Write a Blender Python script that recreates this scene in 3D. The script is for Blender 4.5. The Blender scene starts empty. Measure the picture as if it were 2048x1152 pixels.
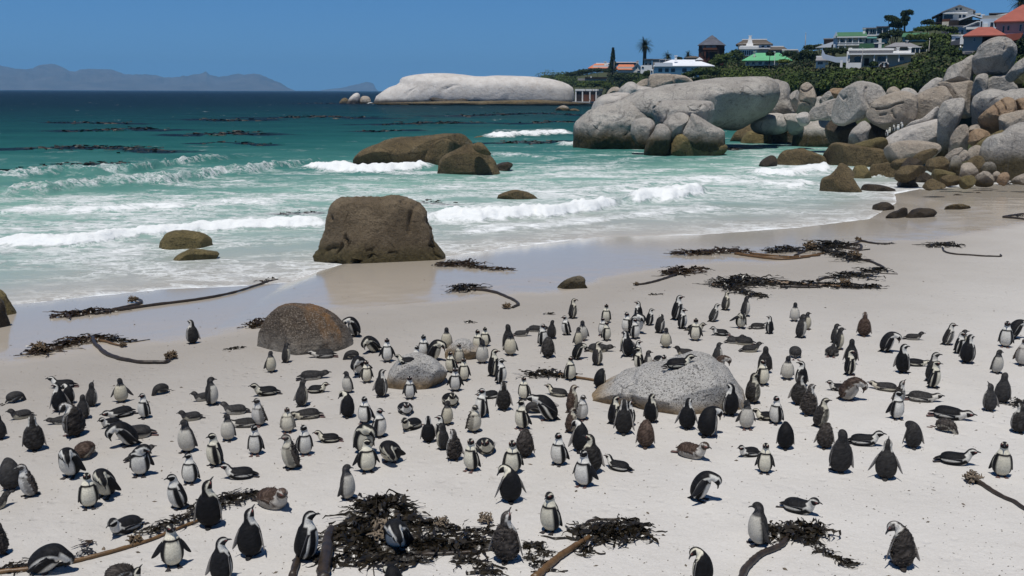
import bpy, bmesh, math, random
import numpy as np
from mathutils import Vector, Matrix
from mathutils.bvhtree import BVHTree

# ------------------------------------------------------------------ camera, world, sun, exposure
S = bpy.context.scene
IW, IH, FP = 2048.0, 1152.0, 2048.0 * 35.0 / 36.0
EYE = np.array([0.0, 0.0, 5.4])
PITCH, ROLL = math.radians(11.19), math.radians(0.2)
_f = np.array([0, math.cos(PITCH), -math.sin(PITCH)])
_r0 = np.array([1.0, 0, 0]); _u0 = np.array([0, math.sin(PITCH), math.cos(PITCH)])
_r = _r0 * math.cos(ROLL) + _u0 * math.sin(ROLL)
_u = _u0 * math.cos(ROLL) - _r0 * math.sin(ROLL)
cd = bpy.data.cameras.new("camera"); cam = bpy.data.objects.new("camera", cd)
S.collection.objects.link(cam)
cd.lens = 35; cd.sensor_width = 36; cd.clip_start = 0.1; cd.clip_end = 90000
cam.matrix_world = Matrix(((_r[0], _u[0], -_f[0], EYE[0]), (_r[1], _u[1], -_f[1], EYE[1]),
                           (_r[2], _u[2], -_f[2], EYE[2]), (0, 0, 0, 1)))
S.camera = cam

SUN_EL, SUN_AZ = 73.0, 249.0      # where the sun stands: elevation, direction in the x-y plane (from +x, counter-clockwise)
wd = bpy.data.worlds.new("World"); S.world = wd; wd.use_nodes = True
nt = wd.node_tree; nt.nodes.clear()
sky = nt.nodes.new("ShaderNodeTexSky"); sky.sky_type = 'NISHITA'; sky.sun_disc = False
sky.sun_elevation = math.radians(SUN_EL); sky.sun_rotation = math.radians(90.0 - SUN_AZ)
sky.altitude = 0; sky.air_density = 0.4; sky.dust_density = 0.0; sky.ozone_density = 6.0
hsv = nt.nodes.new("ShaderNodeHueSaturation"); hsv.inputs['Saturation'].default_value = 1.25
bg = nt.nodes.new("ShaderNodeBackground"); bg.inputs['Strength'].default_value = 0.072
wo = nt.nodes.new("ShaderNodeOutputWorld")
_tc = nt.nodes.new("ShaderNodeTexCoord"); _sx = nt.nodes.new("ShaderNodeSeparateXYZ"); nt.links.new(_tc.outputs['Generated'], _sx.inputs[0])
_mr = nt.nodes.new("ShaderNodeMapRange"); nt.links.new(_sx.outputs[2], _mr.inputs[0])      # clear blue right down to the horizon, easing out upwards
for _i, _v in enumerate((0.0, 0.55, 0.92, 0.0)): _mr.inputs[_i + 1].default_value = _v
_mx = nt.nodes.new("ShaderNodeMix"); _mx.data_type = 'RGBA'; nt.links.new(_mr.outputs[0], _mx.inputs[0])
_m2 = nt.nodes.new("ShaderNodeMapRange"); nt.links.new(_sx.outputs[2], _m2.inputs[0])      # paler towards the horizon
for _i, _v in enumerate((0.0, 0.22, 1.0, 0.0)): _m2.inputs[_i + 1].default_value = _v
_mh = nt.nodes.new("ShaderNodeMix"); _mh.data_type = 'RGBA'; nt.links.new(_m2.outputs[0], _mh.inputs[0])
_mh.inputs[6].default_value = (0.52, 2.55, 7.3, 1); _mh.inputs[7].default_value = (1.95, 4.6, 7.9, 1); nt.links.new(_mh.outputs[2], _mx.inputs[7])
nt.links.new(sky.outputs[0], hsv.inputs['Color']); nt.links.new(hsv.outputs[0], _mx.inputs[6])
nt.links.new(_mx.outputs[2], bg.inputs['Color']); nt.links.new(bg.outputs[0], wo.inputs['Surface'])
sd = bpy.data.lights.new("sun", 'SUN'); sd.energy = 4.25; sd.angle = math.radians(0.53); sd.color = (1.0, 0.965, 0.91)
so = bpy.data.objects.new("sun", sd); S.collection.objects.link(so)
_e, _a = math.radians(SUN_EL), math.radians(SUN_AZ)
SUNV = Vector((math.cos(_e) * math.cos(_a), math.cos(_e) * math.sin(_a), math.sin(_e)))
so.rotation_euler = SUNV.to_track_quat('Z', 'Y').to_euler()
so.location = (0, 0, 60)
S.view_settings.view_transform = 'Standard'; S.view_settings.look = 'None'
S.view_settings.exposure = 0.0; S.view_settings.gamma = 1.0; S.view_settings.use_curve_mapping = False
S.render.engine = 'CYCLES'
S.cycles.max_bounces = 6; S.cycles.diffuse_bounces = 3; S.cycles.glossy_bounces = 2
S.cycles.transparent_max_bounces = 6; S.cycles.volume_bounces = 0

# ------------------------------------------------------------------ helpers
C = S.collection
rng = np.random.default_rng(7)
random.seed(7)

def ray(px, py):
    return _f + _r * ((px - IW / 2) / FP) - _u * ((py - IH / 2) / FP)

def project(P):
    """world points (n,3) -> photograph pixels (n,2)"""
    d = np.atleast_2d(P) - EYE
    z = d @ _f
    return np.stack([IW / 2 + FP * (d @ _r) / z, IH / 2 - FP * (d @ _u) / z], 1)

def on_plane(px, py, z):
    d = ray(px, py); t = (z - EYE[2]) / d[2]
    return EYE + d * t

def at_dist(px, py, dist):
    """point on the ray through a pixel at a horizontal distance"""
    d = ray(px, py); return EYE + d * (dist / math.hypot(d[0], d[1]))

def tag(o, label=None, cat=None, group=None, kind=None):
    if label: o['label'] = label
    if cat: o['category'] = cat
    if group: o['group'] = group
    if kind: o['kind'] = kind
    return o

def mesh_of(name, V, F, mats=(), smooth=True, midx=None):
    """V (n,3); F list of arrays (k,3)/(k,4) or one array"""
    me = bpy.data.meshes.new(name)
    V = np.asarray(V, np.float32)
    Fs = F if isinstance(F, list) else [F]
    Fs = [np.asarray(f, np.int32) for f in Fs if len(f)]
    me.vertices.add(len(V)); me.vertices.foreach_set("co", V.ravel())
    nl = sum(f.size for f in Fs); npoly = sum(len(f) for f in Fs)
    me.loops.add(nl); me.polygons.add(npoly)
    me.loops.foreach_set("vertex_index", np.concatenate([f.ravel() for f in Fs]))
    tot = np.concatenate([np.full(len(f), f.shape[1], np.int32) for f in Fs])
    start = np.concatenate([[0], np.cumsum(tot)[:-1]]).astype(np.int32)
    me.polygons.foreach_set("loop_start", start)
    me.polygons.foreach_set("loop_total", tot)
    if midx is not None: me.polygons.foreach_set("material_index", np.asarray(midx, np.int32))
    me.polygons.foreach_set("use_smooth", np.full(npoly, smooth, dtype=bool))
    me.update(calc_edges=True)
    me.validate()
    for m in (mats if isinstance(mats, (list, tuple)) else [mats]): me.materials.append(m)
    return me

def link(name, me, parent=None, loc=None):
    o = bpy.data.objects.new(name, me); C.objects.link(o)
    if parent is not None: o.parent = parent
    if loc is not None: o.location = loc
    return o

def attr(me, name, vals, typ='FLOAT'):
    a = me.attributes.new(name, typ, 'POINT')
    if typ == 'FLOAT': a.data.foreach_set("value", np.asarray(vals, np.float32).ravel())
    else: a.data.foreach_set("color", np.asarray(vals, np.float32).ravel())

def empty(name, loc, rz=0.0):
    o = bpy.data.objects.new(name, None); C.objects.link(o)
    o.location = loc; o.rotation_euler = (0, 0, rz); o.empty_display_size = 0.2
    return o

class MB:
    """collects simple solids into one mesh"""
    def __init__(s): s.V = []; s.F = []; s.n = 0
    def add(s, V, F):
        V = np.asarray(V, float); s.V.append(V)
        for f in F: s.F.append([i + s.n for i in f])
        s.n += len(V); return s
    def box(s, x0, x1, y0, y1, z0, z1):
        V = [(x, y, z) for z in (z0, z1) for y in (y0, y1) for x in (x0, x1)]
        return s.add(V, [(0, 2, 3, 1), (4, 5, 7, 6), (0, 1, 5, 4), (2, 6, 7, 3), (0, 4, 6, 2), (1, 3, 7, 5)])
    def prism(s, poly, y0, y1):
        """polygon in x-z extruded along y"""
        n = len(poly)
        V = [(x, y0, z) for x, z in poly] + [(x, y1, z) for x, z in poly]
        F = [tuple(range(n)), tuple(range(2 * n - 1, n - 1, -1))]
        F += [(i, n + i, n + (i + 1) % n, (i + 1) % n) for i in range(n)]
        return s.add(V, F)
    def cyl(s, x, y, z0, z1, r0, r1=None, n=8):
        r1 = r0 if r1 is None else r1
        a = [2 * math.pi * i / n for i in range(n)]
        V = [(x + r0 * math.cos(t), y + r0 * math.sin(t), z0) for t in a] + [(x + r1 * math.cos(t), y + r1 * math.sin(t), z1) for t in a]
        return s.add(V, [tuple(range(n - 1, -1, -1)), tuple(range(n, 2 * n))] + [(i, (i + 1) % n, n + (i + 1) % n, n + i) for i in range(n)])
    def hip(s, x0, x1, y0, y1, z0, z1, ridge=0.35, t=0.12, along='x'):
        """hipped roof with an eaves edge of thickness t; ridge = inset share at each end (0 = gable)"""
        if along == 'x':
            i = (x1 - x0) * ridge; ym = (y0 + y1) / 2
            R = [(x0 + i, ym, z1), (x1 - i, ym, z1)]
            V = [(x0, y0, z0), (x1, y0, z0), (x1, y1, z0), (x0, y1, z0), (x0, y0, z0 + t), (x1, y0, z0 + t), (x1, y1, z0 + t), (x0, y1, z0 + t)] + R
            F = [(3, 2, 1, 0), (0, 1, 5, 4), (1, 2, 6, 5), (2, 3, 7, 6), (3, 0, 4, 7), (4, 5, 9, 8), (6, 7, 8, 9), (5, 6, 9), (7, 4, 8)]
        else:
            i = (y1 - y0) * ridge; xm = (x0 + x1) / 2
            R = [(xm, y0 + i, z1), (xm, y1 - i, z1)]
            V = [(x0, y0, z0), (x1, y0, z0), (x1, y1, z0), (x0, y1, z0), (x0, y0, z0 + t), (x1, y0, z0 + t), (x1, y1, z0 + t), (x0, y1, z0 + t)] + R
            F = [(3, 2, 1, 0), (0, 1, 5, 4), (1, 2, 6, 5), (2, 3, 7, 6), (3, 0, 4, 7), (4, 5, 8), (5, 6, 9, 8), (6, 7, 9), (7, 4, 8, 9)]
        return s.add(V, F)
    def build(s, name, mat, parent=None, smooth=False, loc=None):
        me = bpy.data.meshes.new(name)
        me.from_pydata([tuple(v) for v in np.concatenate(s.V)], [], s.F); me.update()
        me.materials.append(mat)
        if smooth: me.polygons.foreach_set("use_smooth", np.ones(len(me.polygons), bool))
        return link(name, me, parent, loc)

# gradient noise, vectorised
_perm = rng.permutation(256); _perm = np.concatenate([_perm, _perm, _perm])
_grad = rng.normal(size=(256, 3)); _grad /= np.linalg.norm(_grad, axis=1)[:, None]
def perlin(P):
    P = np.asarray(P, float); I = np.floor(P).astype(int); f = P - I; I &= 255
    w = f * f * f * (f * (f * 6 - 15) + 10); out = 0
    for dx in (0, 1):
        for dy in (0, 1):
            for dz in (0, 1):
                h = _perm[_perm[_perm[I[:, 0] + dx] + I[:, 1] + dy] + I[:, 2] + dz]
                g = np.einsum('ij,ij->i', _grad[h], f - np.array([dx, dy, dz]))
                out = out + g * (w[:, 0] if dx else 1 - w[:, 0]) * (w[:, 1] if dy else 1 - w[:, 1]) * (w[:, 2] if dz else 1 - w[:, 2])
    return out
def fbm(P, oct=4, lac=2.1, gain=0.5, ridged=False):
    P = np.asarray(P, float); a = 1.0; out = np.zeros(len(P)); tot = 0
    for k in range(oct):
        n = perlin(P + 17.3 * k)
        if ridged: n = 0.4 - np.abs(n) * 1.6
        out += a * n; tot += a; a *= gain; P = P * lac
    return out / tot * 1.6

def catmull(pts, n, closed=False):
    """Catmull-Rom through pts (k,d), n samples per span"""
    p = np.asarray(pts, float)
    if closed: q = np.concatenate([p[-1:], p, p[:2]]); spans = len(p)
    else: q = np.concatenate([2 * p[:1] - p[1:2], p, 2 * p[-1:] - p[-2:-1]]); spans = len(p) - 1
    t = np.linspace(0, 1, n, endpoint=False)[:, None]; out = []
    for i in range(spans):
        a, b, c, d = q[i], q[i + 1], q[i + 2], q[i + 3]
        out.append(0.5 * (2 * b + (c - a) * t + (2 * a - 5 * b + 4 * c - d) * t ** 2 + (3 * b - a - 3 * c + d) * t ** 3))
    if not closed: out.append(p[-1:])
    return np.concatenate(out)

# ------------------------------------------------------------------ materials
def new_mat(name):
    m = bpy.data.materials.new(name); m.use_nodes = True
    t = m.node_tree; t.nodes.clear()
    out = t.nodes.new("ShaderNodeOutputMaterial"); b = t.nodes.new("ShaderNodeBsdfPrincipled")
    t.links.new(b.outputs[0], out.inputs['Surface'])
    b.inputs['Specular IOR Level'].default_value = 0.3
    return m, t, b
def node(t, typ, **kw):
    n = t.nodes.new(typ)
    for k, v in kw.items():
        if k in n.inputs.keys() if isinstance(k, str) else False: n.inputs[k].default_value = v
        else: setattr(n, k, v)
    return n
def noise_node(t, scale, detail=4, rough=0.55, vec=None, dist=0.0):
    n = t.nodes.new("ShaderNodeTexNoise"); n.inputs['Scale'].default_value = scale
    n.inputs['Detail'].default_value = detail; n.inputs['Roughness'].default_value = rough
    n.inputs['Distortion'].default_value = dist
    if vec is not None: t.links.new(vec, n.inputs['Vector'])
    return n.outputs['Fac']
def ramp(t, fac, stops, interp='LINEAR'):
    n = t.nodes.new("ShaderNodeValToRGB"); cr = n.color_ramp; cr.interpolation = interp
    while len(cr.elements) > 1: cr.elements.remove(cr.elements[-1])
    for i, (p, c) in enumerate(stops):
        e = cr.elements[0] if i == 0 else cr.elements.new(p)
        e.position = p; c = (c, c, c) if not isinstance(c, (tuple, list)) else c
        e.color = (*c[:3], 1)
    t.links.new(fac, n.inputs[0]); return n.outputs[0]
def mix(t, fac, a, b, mode='MIX'):
    n = t.nodes.new("ShaderNodeMix"); n.data_type = 'RGBA'; n.blend_type = mode
    for sock, v in ((n.inputs[0], fac), (n.inputs[6], a), (n.inputs[7], b)):
        if isinstance(v, bpy.types.NodeSocket): t.links.new(v, sock)
        elif isinstance(v, (tuple, list)): sock.default_value = (*v[:3], 1)
        else: sock.default_value = v
    return n.outputs[2]
def mth(t, op, a, b=0.0, clamp=False, c=None):
    n = t.nodes.new("ShaderNodeMath"); n.operation = op; n.use_clamp = clamp
    for i, v in enumerate((a, b) if c is None else (a, b, c)):
        if isinstance(v, bpy.types.NodeSocket): t.links.new(v, n.inputs[i])
        else: n.inputs[i].default_value = v
    return n.outputs[0]
def mapr(t, v, a, b, c=0.0, d=1.0, smooth=True):
    n = t.nodes.new("ShaderNodeMapRange"); n.interpolation_type = 'SMOOTHSTEP' if smooth else 'LINEAR'
    t.links.new(v, n.inputs[0])
    for i, x in enumerate((a, b, c, d)): n.inputs[i + 1].default_value = x
    return n.outputs[0]
def bump(t, b, h, strength=0.3, dist=0.02, prev=None):
    n = t.nodes.new("ShaderNodeBump"); n.inputs['Strength'].default_value = strength; n.inputs['Distance'].default_value = dist
    t.links.new(h, n.inputs['Height'])
    if prev is not None: t.links.new(prev, n.inputs['Normal'])
    if b is not None: t.links.new(n.outputs[0], b.inputs['Normal'])
    return n.outputs[0]
def objco(t):
    return t.nodes.new("ShaderNodeTexCoord").outputs['Object']
def attr_node(t, name):
    n = t.nodes.new("ShaderNodeAttribute"); n.attribute_name = name; return n
def plain(name, col, rough=0.7, spec=0.3, var=0.18, scale=6.0, bstr=0.15, metal=0.0):
    """a plain painted / natural surface with a little uneven colour and relief"""
    m, t, b = new_mat(name); co = objco(t)
    n = noise_node(t, scale, 5, 0.6, co)
    c = mix(t, ramp(t, n, [(0.3, 0.0), (0.7, 1.0)]), tuple(x * (1 - var) for x in col), tuple(min(1, x * (1 + var)) for x in col))
    t.links.new(c, b.inputs['Base Color']); b.inputs['Roughness'].default_value = rough
    b.inputs['Specular IOR Level'].default_value = spec; b.inputs['Metallic'].default_value = metal
    if bstr: bump(t, b, noise_node(t, scale * 8, 3, 0.5, co), bstr, 0.01)
    return m

# ------------------------------------------------------------------ ground: sand, sea, land
SEA = -0.62
shore_px = [(-400, 690), (-150, 640), (0, 614), (150, 597), (330, 579), (470, 573), (575, 566), (640, 542), (700, 524), (880, 516), (1010, 496),
            (1200, 474), (1400, 470), (1600, 455), (1740, 438), (1795, 405), (1790, 388), (1840, 378)]
sw = np.array([on_plane(x, y, SEA)[:2] for x, y in shore_px])
sw = sw[np.argsort(sw[:, 0])]
shore = np.concatenate([[(-160, -60), (-60, 2)], sw, [(26, 63), (34, 68), (60, 100), (130, 240)]])
wet_px = [(-400, 800), (0, 722), (200, 705), (400, 672), (700, 622), (870, 603), (1020, 592), (1150, 582), (1260, 552), (1430, 524), (1560, 527), (1720, 486), (1860, 480), (2048, 452), (2200, 430)]
ww = np.array([on_plane(x, y, -0.25)[:2] for x, y in wet_px]); ww = ww[np.argsort(ww[:, 0])]
ww = np.concatenate([[(-80, -20)], ww, [(60, 60)]])
def shore_d(x, y):
    """metres inland (+) or out to sea (-) of the water's edge"""
    return (np.interp(x, shore[:, 0], shore[:, 1]) - y) * 0.88
def ground_z(x, y):
    s = shore_d(x, y)
    return np.where(s > 0, SEA + 0.64 * (1 - np.exp(-np.maximum(s, 0) / 8.5)), SEA + np.maximum(0.055 * s, -3.0))
def hit_ground(px, py):
    d = ray(px, py); a, b = 4.0, 400.0
    f = lambda t: (EYE + d * t)[2] - float(ground_z(*(EYE + d * t)[:2]))
    for _ in range(48):
        m = (a + b) / 2
        if f(m) > 0: a = m
        else: b = m
    return EYE + d * a
def polar_grid(az, rad):
    A, R = np.meshgrid(az, rad)
    X = R * np.sin(A); Y = R * np.cos(A)
    n, k = len(rad), len(az)
    i = np.arange((n - 1) * k).reshape(n - 1, k)[:, :-1].ravel()
    return X.ravel(), Y.ravel(), np.stack([i, i + 1, i + k + 1, i + k], 1)

# sand
m, t, b = new_mat("beach_sand"); co = objco(t)
w = attr_node(t, "wet").outputs['Fac']; cs = attr_node(t, "coarse").outputs['Fac']
n1 = noise_node(t, 0.9, 6, 0.6, co); n2 = noise_node(t, 34, 3, 0.7, co); n3 = noise_node(t, 7, 5, 0.65, co)
dry = mix(t, ramp(t, n1, [(0.3, 0.0), (0.7, 1.0)]), (0.475, 0.455, 0.425), (0.535, 0.515, 0.485))
dry = mix(t, mapr(t, n2, 0.35, 0.7, 0, 0.5), dry, (0.585, 0.565, 0.54))
dry = mix(t, mapr(t, n3, 0.62, 0.78, 0, 0.35), dry, (0.40, 0.365, 0.32))
spk = noise_node(t, 60, 2, 0.8, co)
cspk = mix(t, mapr(t, noise_node(t, 22, 3, 0.75, co), 0.52, 0.72, 0, 0.8), (0.55, 0.535, 0.505), (0.29, 0.265, 0.24))
dry = mix(t, mth(t, 'MULTIPLY', cs, 0.6), dry, cspk)
dry = mix(t, mapr(t, spk, 0.73, 0.80, 0, 0.7), dry, (0.17, 0.145, 0.12))
dry = mix(t, mapr(t, noise_node(t, 3.1, 4, 0.7, co, 2.0), 0.66, 0.74, 0, 0.35), dry, (0.62, 0.60, 0.575))
dry = mix(t, mapr(t, noise_node(t, 1.7, 6, 0.75, co, 1.0), 0.60, 0.74, 0, 0.30), dry, (0.40, 0.36, 0.31))
wn = mth(t, 'ADD', w, mth(t, 'MULTIPLY', mth(t, 'SUBTRACT', noise_node(t, 0.5, 5, 0.6, co), 0.5), 0.5))
damp = mapr(t, mth(t, 'ADD', attr_node(t, "damp").outputs['Fac'], mth(t, 'MULTIPLY', mth(t, 'SUBTRACT', noise_node(t, 0.25, 5, 0.6, co), 0.5), 0.35)), 0.0, 0.85, 0, 1, False); wetm = mapr(t, wn, 0.36, 0.56)
c = mix(t, damp, dry, (0.315, 0.29, 0.26)); c = mix(t, wetm, c, (0.415, 0.367, 0.305))
t.links.new(c, b.inputs['Base Color'])
t.links.new(mapr(t, wn, 0.30, 0.62, 0.85, 0.13), b.inputs['Roughness'])
t.links.new(mapr(t, wn, 0.30, 0.6, 0.15, 0.40), b.inputs['Specular IOR Level'])
vd = t.nodes.new("ShaderNodeTexVoronoi"); vd.feature = 'SMOOTH_F1'; vd.inputs['Scale'].default_value = 4.2; vd.inputs['Smoothness'].default_value = 0.6; t.links.new(co, vd.inputs['Vector'])
dim = mth(t, 'MULTIPLY', mapr(t, vd.outputs['Distance'], 0.05, 0.35, -1, 0), mapr(t, noise_node(t, 0.7, 3, 0.6, co), 0.42, 0.62))      # trodden dimples
hgt = mth(t, 'ADD', mth(t, 'ADD', mth(t, 'MULTIPLY', n3, 1.1), mth(t, 'MULTIPLY', n2, 0.3)), mth(t, 'MULTIPLY', dim, 0.85))
hgt = mth(t, 'MULTIPLY', hgt, mapr(t, wn, 0.1, 0.5, 1.0, 0.03))
bump(t, b, hgt, 0.55, 0.05)
M_sand = m
az = np.radians(np.linspace(-42, 44, 420)); rad = np.concatenate([np.linspace(3, 9, 20), 9 * (74 / 9) ** (np.linspace(0, 1, 520)[1:])])
X, Y, F = polar_grid(az, rad)
Z = ground_z(X, Y)
s_ = shore_d(X, Y)
drym = np.clip((s_ - 4) / 6, 0, 1)
P2 = np.stack([X, Y, 0 * X], 1)
Z = Z + drym * (0.05 * fbm(P2 * 0.35, 3) + 0.016 * fbm(P2 * 1.9, 3))
wy = np.interp(X, ww[:, 0], ww[:, 1])
wet = np.clip(0.5 + (Y - wy) * 0.16, 0, 1)
wet = np.maximum(wet, np.clip(1.2 - np.abs(s_) * 0.6, 0, 1))
dampv = np.clip(1.0 - (wy - Y) / 17.0, 0, 1) * np.clip(1.25 - np.maximum(X - 8, 0) * 0.055, 0.1, 1)
cz = np.exp(-(((X - 17) / 9) ** 2 + ((Y - 29) / 6.5) ** 2)) * 1.4
me = mesh_of("sand_beach", np.stack([X, Y, Z], 1), F, M_sand)
attr(me, "wet", wet); attr(me, "damp", dampv); attr(me, "coarse", np.clip(cz, 0, 1) * (1 - wet))
tag(link("sand_beach", me), kind='structure')

# sea
def line_world(px, z=SEA):
    return np.array([on_plane(x, y, z)[:2] for x, y in px])
breakers = [  # pixel line of the foaming foot of each wave, half thickness in metres, crest height, foam amount
    ([(-60, 492), (60, 492), (160, 490), (260, 477), (340, 470), (430, 462), (560, 456), (680, 452)], 1.15, 0.36, 1.15),
    ([(840, 444), (930, 443), (1020, 440), (1120, 433), (1190, 422), (1250, 410)], 1.6, 0.52, 1.15),
    ([(1250, 410), (1310, 400), (1360, 398), (1416, 384)], 1.7, 0.60, 1.1),
    ([(600, 338), (660, 343), (740, 345), (800, 341), (872, 338)], 1.7, 0.6, 1.15),
    ([(-80, 398), (80, 388), (180, 378), (300, 370), (420, 356), (560, 338), (640, 322)], 3.2, 0.6, 0.55),
    ([(-60, 362), (120, 352), (260, 345), (360, 330), (470, 318)], 3.4, 0.55, 0.42),
    ([(1110, 292), (1180, 294), (1220, 290), (1240, 294)], 2.0, 0.5, 0.75),
    ([(960, 277), (1010, 275), (1060, 272), (1150, 268)], 4.5, 0.6, 0.85),
    ([(1500, 353), (1545, 352), (1590, 350), (1640, 343), (1670, 336)], 2.2, 0.4, 0.95),
    ([(1525, 375), (1570, 374), (1640, 370)], 1.8, 0.25, 0.85),
    ([(1640, 322), (1680, 326), (1700, 332)], 1.4, 0.25, 0.8),
    ([(1700, 345), (1740, 352), (1790, 360)], 1.2, 0.2, 0.8),
    ([(1440, 262), (1456, 266), (1475, 268)], 2.0, 0.5, 0.9),
    ([(950, 318), (1010, 312), (1080, 318), (1150, 325)], 1.8, 0.25, 0.55),
    ([(-60, 430), (100, 425), (260, 420), (420, 415), (600, 408)], 2.2, 0.18, 0.8),
    ([(870, 478), (1000, 462), (1150, 450), (1300, 432), (1500, 418)], 1.6, 0.10, 0.72),
    ([(1120, 400), (1300, 372), (1450, 362), (1560, 360)], 2.2, 0.2, 0.7),
    ([(120, 545), (145, 535), (165, 524)], 0.28, 0.1, 1.0),
    ([(725, 206), (740, 208), (752, 209)], 5.0, 0.8, 1.0),
]
yrow = np.concatenate([np.linspace(760, 560, 90), np.linspace(558, 300, 260), np.linspace(299, 200, 130), np.linspace(199.5, 186, 34)])
rad = np.array([(EYE[2] - SEA) / math.tan(PITCH + math.atan((y - IH / 2) / FP)) for y in yrow])
rad = np.concatenate([[6, 9], rad[rad > 12], [2500, 5000, 9000, 15500]]); rad = np.unique(rad)
az = np.radians(np.linspace(-40, 44, 620))
X, Y, F = polar_grid(az, rad)
sdist = -shore_d(X, Y)
R_ = np.hypot(X, Y)
foam = np.zeros(len(X)); hz = np.zeros(len(X))
near = R_ < 700
for k, (px, wd_, h_, fo) in enumerate(breakers):
    L = catmull(line_world(px), 6)
    bb = near & (X > L[:, 0].min() - 9) & (X < L[:, 0].max() + 9) & (Y > L[:, 1].min() - 14) & (Y < L[:, 1].max() + 24)
    idx = np.nonzero(bb)[0]
    if not len(idx): continue
    P = np.stack([X[idx], Y[idx]], 1)
    o = np.argsort(L[:, 0]); ly = np.interp(P[:, 0], L[o, 0], L[o, 1])
    x0, x1 = L[:, 0].min(), L[:, 0].max(); fade = np.minimum(3.0, 0.15 * (x1 - x0) + 0.2)
    end = np.clip((P[:, 0] - x0) / fade + 0.3, 0, 1) * np.clip((x1 - P[:, 0]) / fade + 0.3, 0, 1)
    wob = fbm(np.stack([P[:, 0] * 0.55, P[:, 1] * 0.1 + k * 9, 0 * P[:, 0]], 1), 4) * wd_ * 0.9
    dd = (P[:, 1] - ly + wob) / wd_          # < 0 towards the beach
    prof = np.where(dd < 0.35, np.exp(-((dd - 0.35) / 0.42) ** 2), np.exp(-((dd - 0.35) / 1.6) ** 2))
    hz[idx] = np.maximum(hz[idx], h_ * prof * end * (1 + 0.8 * fbm(np.stack([P[:, 0] * 1.3, P[:, 1] * 1.3, 0 * wob], 1), 5, gain=.65)))
    fr = np.where(dd < 0.3, np.exp(-((dd - 0.3) / 0.55) ** 4), np.exp(-(dd - 0.3) / 4.5))
    foam[idx] = np.maximum(foam[idx], fo * fr * end)
P3 = np.stack([X, Y, 0 * X], 1)
amp = np.interp(sdist, [0, 3, 20, 60, 200, 900], [0.0, 0.03, 0.14, 0.24, 0.32, 0.0])
Zs = SEA + hz + amp * fbm(P3 * np.array([0.16, 0.42, 1]), 4) * near
sheet = np.interp(sdist, [-1, 0.0, 0.22, 0.7, 2.5, 8, 17, 26, 36, 50, 70, 100], [1.0, 1.0, 0.74, 0.56, 0.54, 0.60, 0.74, 0.70, 0.52, 0.36, 0.22, 0.08])
sheet *= 0.75 + 0.7 * fbm(P3 * np.array([0.10, 0.22, 1]), 3)
foam = np.maximum(foam, np.where(sdist < 90, sheet, 0))
Zs = np.where(sdist < 1.5, np.minimum(Zs, SEA + 0.03 + 0.02 * np.clip(sdist, -2, 5) + hz), Zs)
# the last film of water lies just over the sand
Zs = np.where(sdist < 0.0, ground_z(X, Y) - 0.01 - 0.06 * np.clip(-sdist, 0, 8), Zs)
m, t, b = new_mat("sea_water"); co = objco(t)
dp = attr_node(t, "offshore").outputs['Fac']; fm = attr_node(t, "foam").outputs['Fac']
mp = t.nodes.new("ShaderNodeMapping"); mp.inputs['Scale'].default_value = (0.55, 1.0, 1.0); t.links.new(co, mp.inputs[0])
nb = noise_node(t, 0.09, 4, 0.6, mp.outputs[0])
lg = mth(t, 'MULTIPLY', mth(t, 'LOGARITHM', mth(t, 'ADD', dp, 1.0), 10.0), 0.25)        # 0..~1.1 over 0..40 km
lg = mth(t, 'ADD', lg, mth(t, 'MULTIPLY', mth(t, 'SUBTRACT', nb, 0.5), 0.10))
col = ramp(t, lg, [(0.0, (0.42, 0.385, 0.34)), (0.15, (0.36, 0.365, 0.335)), (0.27, (0.245, 0.335, 0.305)), (0.36, (0.185, 0.33, 0.28)), (0.425, (0.05, 0.165, 0.145)),
                   (0.49, (0.015, 0.085, 0.078)), (0.56, (0.007, 0.043, 0.046)), (0.65, (0.004, 0.016, 0.024)), (0.8, (0.002, 0.006, 0.014)), (1.0, (0.002, 0.005, 0.012))])
col = mix(t, mapr(t, mth(t, 'ADD', attr_node(t, "canopy").outputs['Fac'], mth(t, 'MULTIPLY', mth(t, 'SUBTRACT', noise_node(t, 0.8, 4, 0.7, co), 0.5), 0.5)), 0.2, 0.62, 0, 0.88), col, (0.007, 0.009, 0.018))
mp2 = t.nodes.new("ShaderNodeMapping"); mp2.inputs['Scale'].default_value = (0.7, 1.0, 1.0); t.links.new(co, mp2.inputs[0])
fn1 = noise_node(t, 1.5, 8, 0.72, mp2.outputs[0], 0.8); fn2 = noise_node(t, 0.35, 4, 0.6, mp2.outputs[0], 0.4)
fnn = mth(t, 'ADD', mth(t, 'MULTIPLY', fn1, 0.75), mth(t, 'MULTIPLY', fn2, 0.35))
fv = mth(t, 'ADD', fm, mth(t, 'MULTIPLY', mth(t, 'SUBTRACT', fnn, 0.55), 2.4))
fac = mapr(t, fv, 0.40, 0.86)
ve = t.nodes.new("ShaderNodeTexVoronoi"); ve.feature = 'DISTANCE_TO_EDGE'; ve.inputs['Scale'].default_value = 0.62
wv_ = t.nodes.new("ShaderNodeMix"); wv_.data_type = 'VECTOR'; wv_.inputs[0].default_value = 0.55; nz2 = t.nodes.new("ShaderNodeTexNoise"); nz2.inputs['Scale'].default_value = 0.55; nz2.inputs['Detail'].default_value = 6; nz2.inputs['Roughness'].default_value = 0.7
sc3 = t.nodes.new("ShaderNodeVectorMath"); sc3.operation = 'SCALE'; sc3.inputs[3].default_value = 6.0; t.links.new(mp2.outputs[0], nz2.inputs['Vector']); t.links.new(nz2.outputs['Color'], sc3.inputs[0])
ad3 = t.nodes.new("ShaderNodeVectorMath"); ad3.operation = 'ADD'; t.links.new(mp2.outputs[0], ad3.inputs[0]); t.links.new(sc3.outputs[0], ad3.inputs[1]); t.links.new(ad3.outputs[0], ve.inputs['Vector'])
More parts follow.
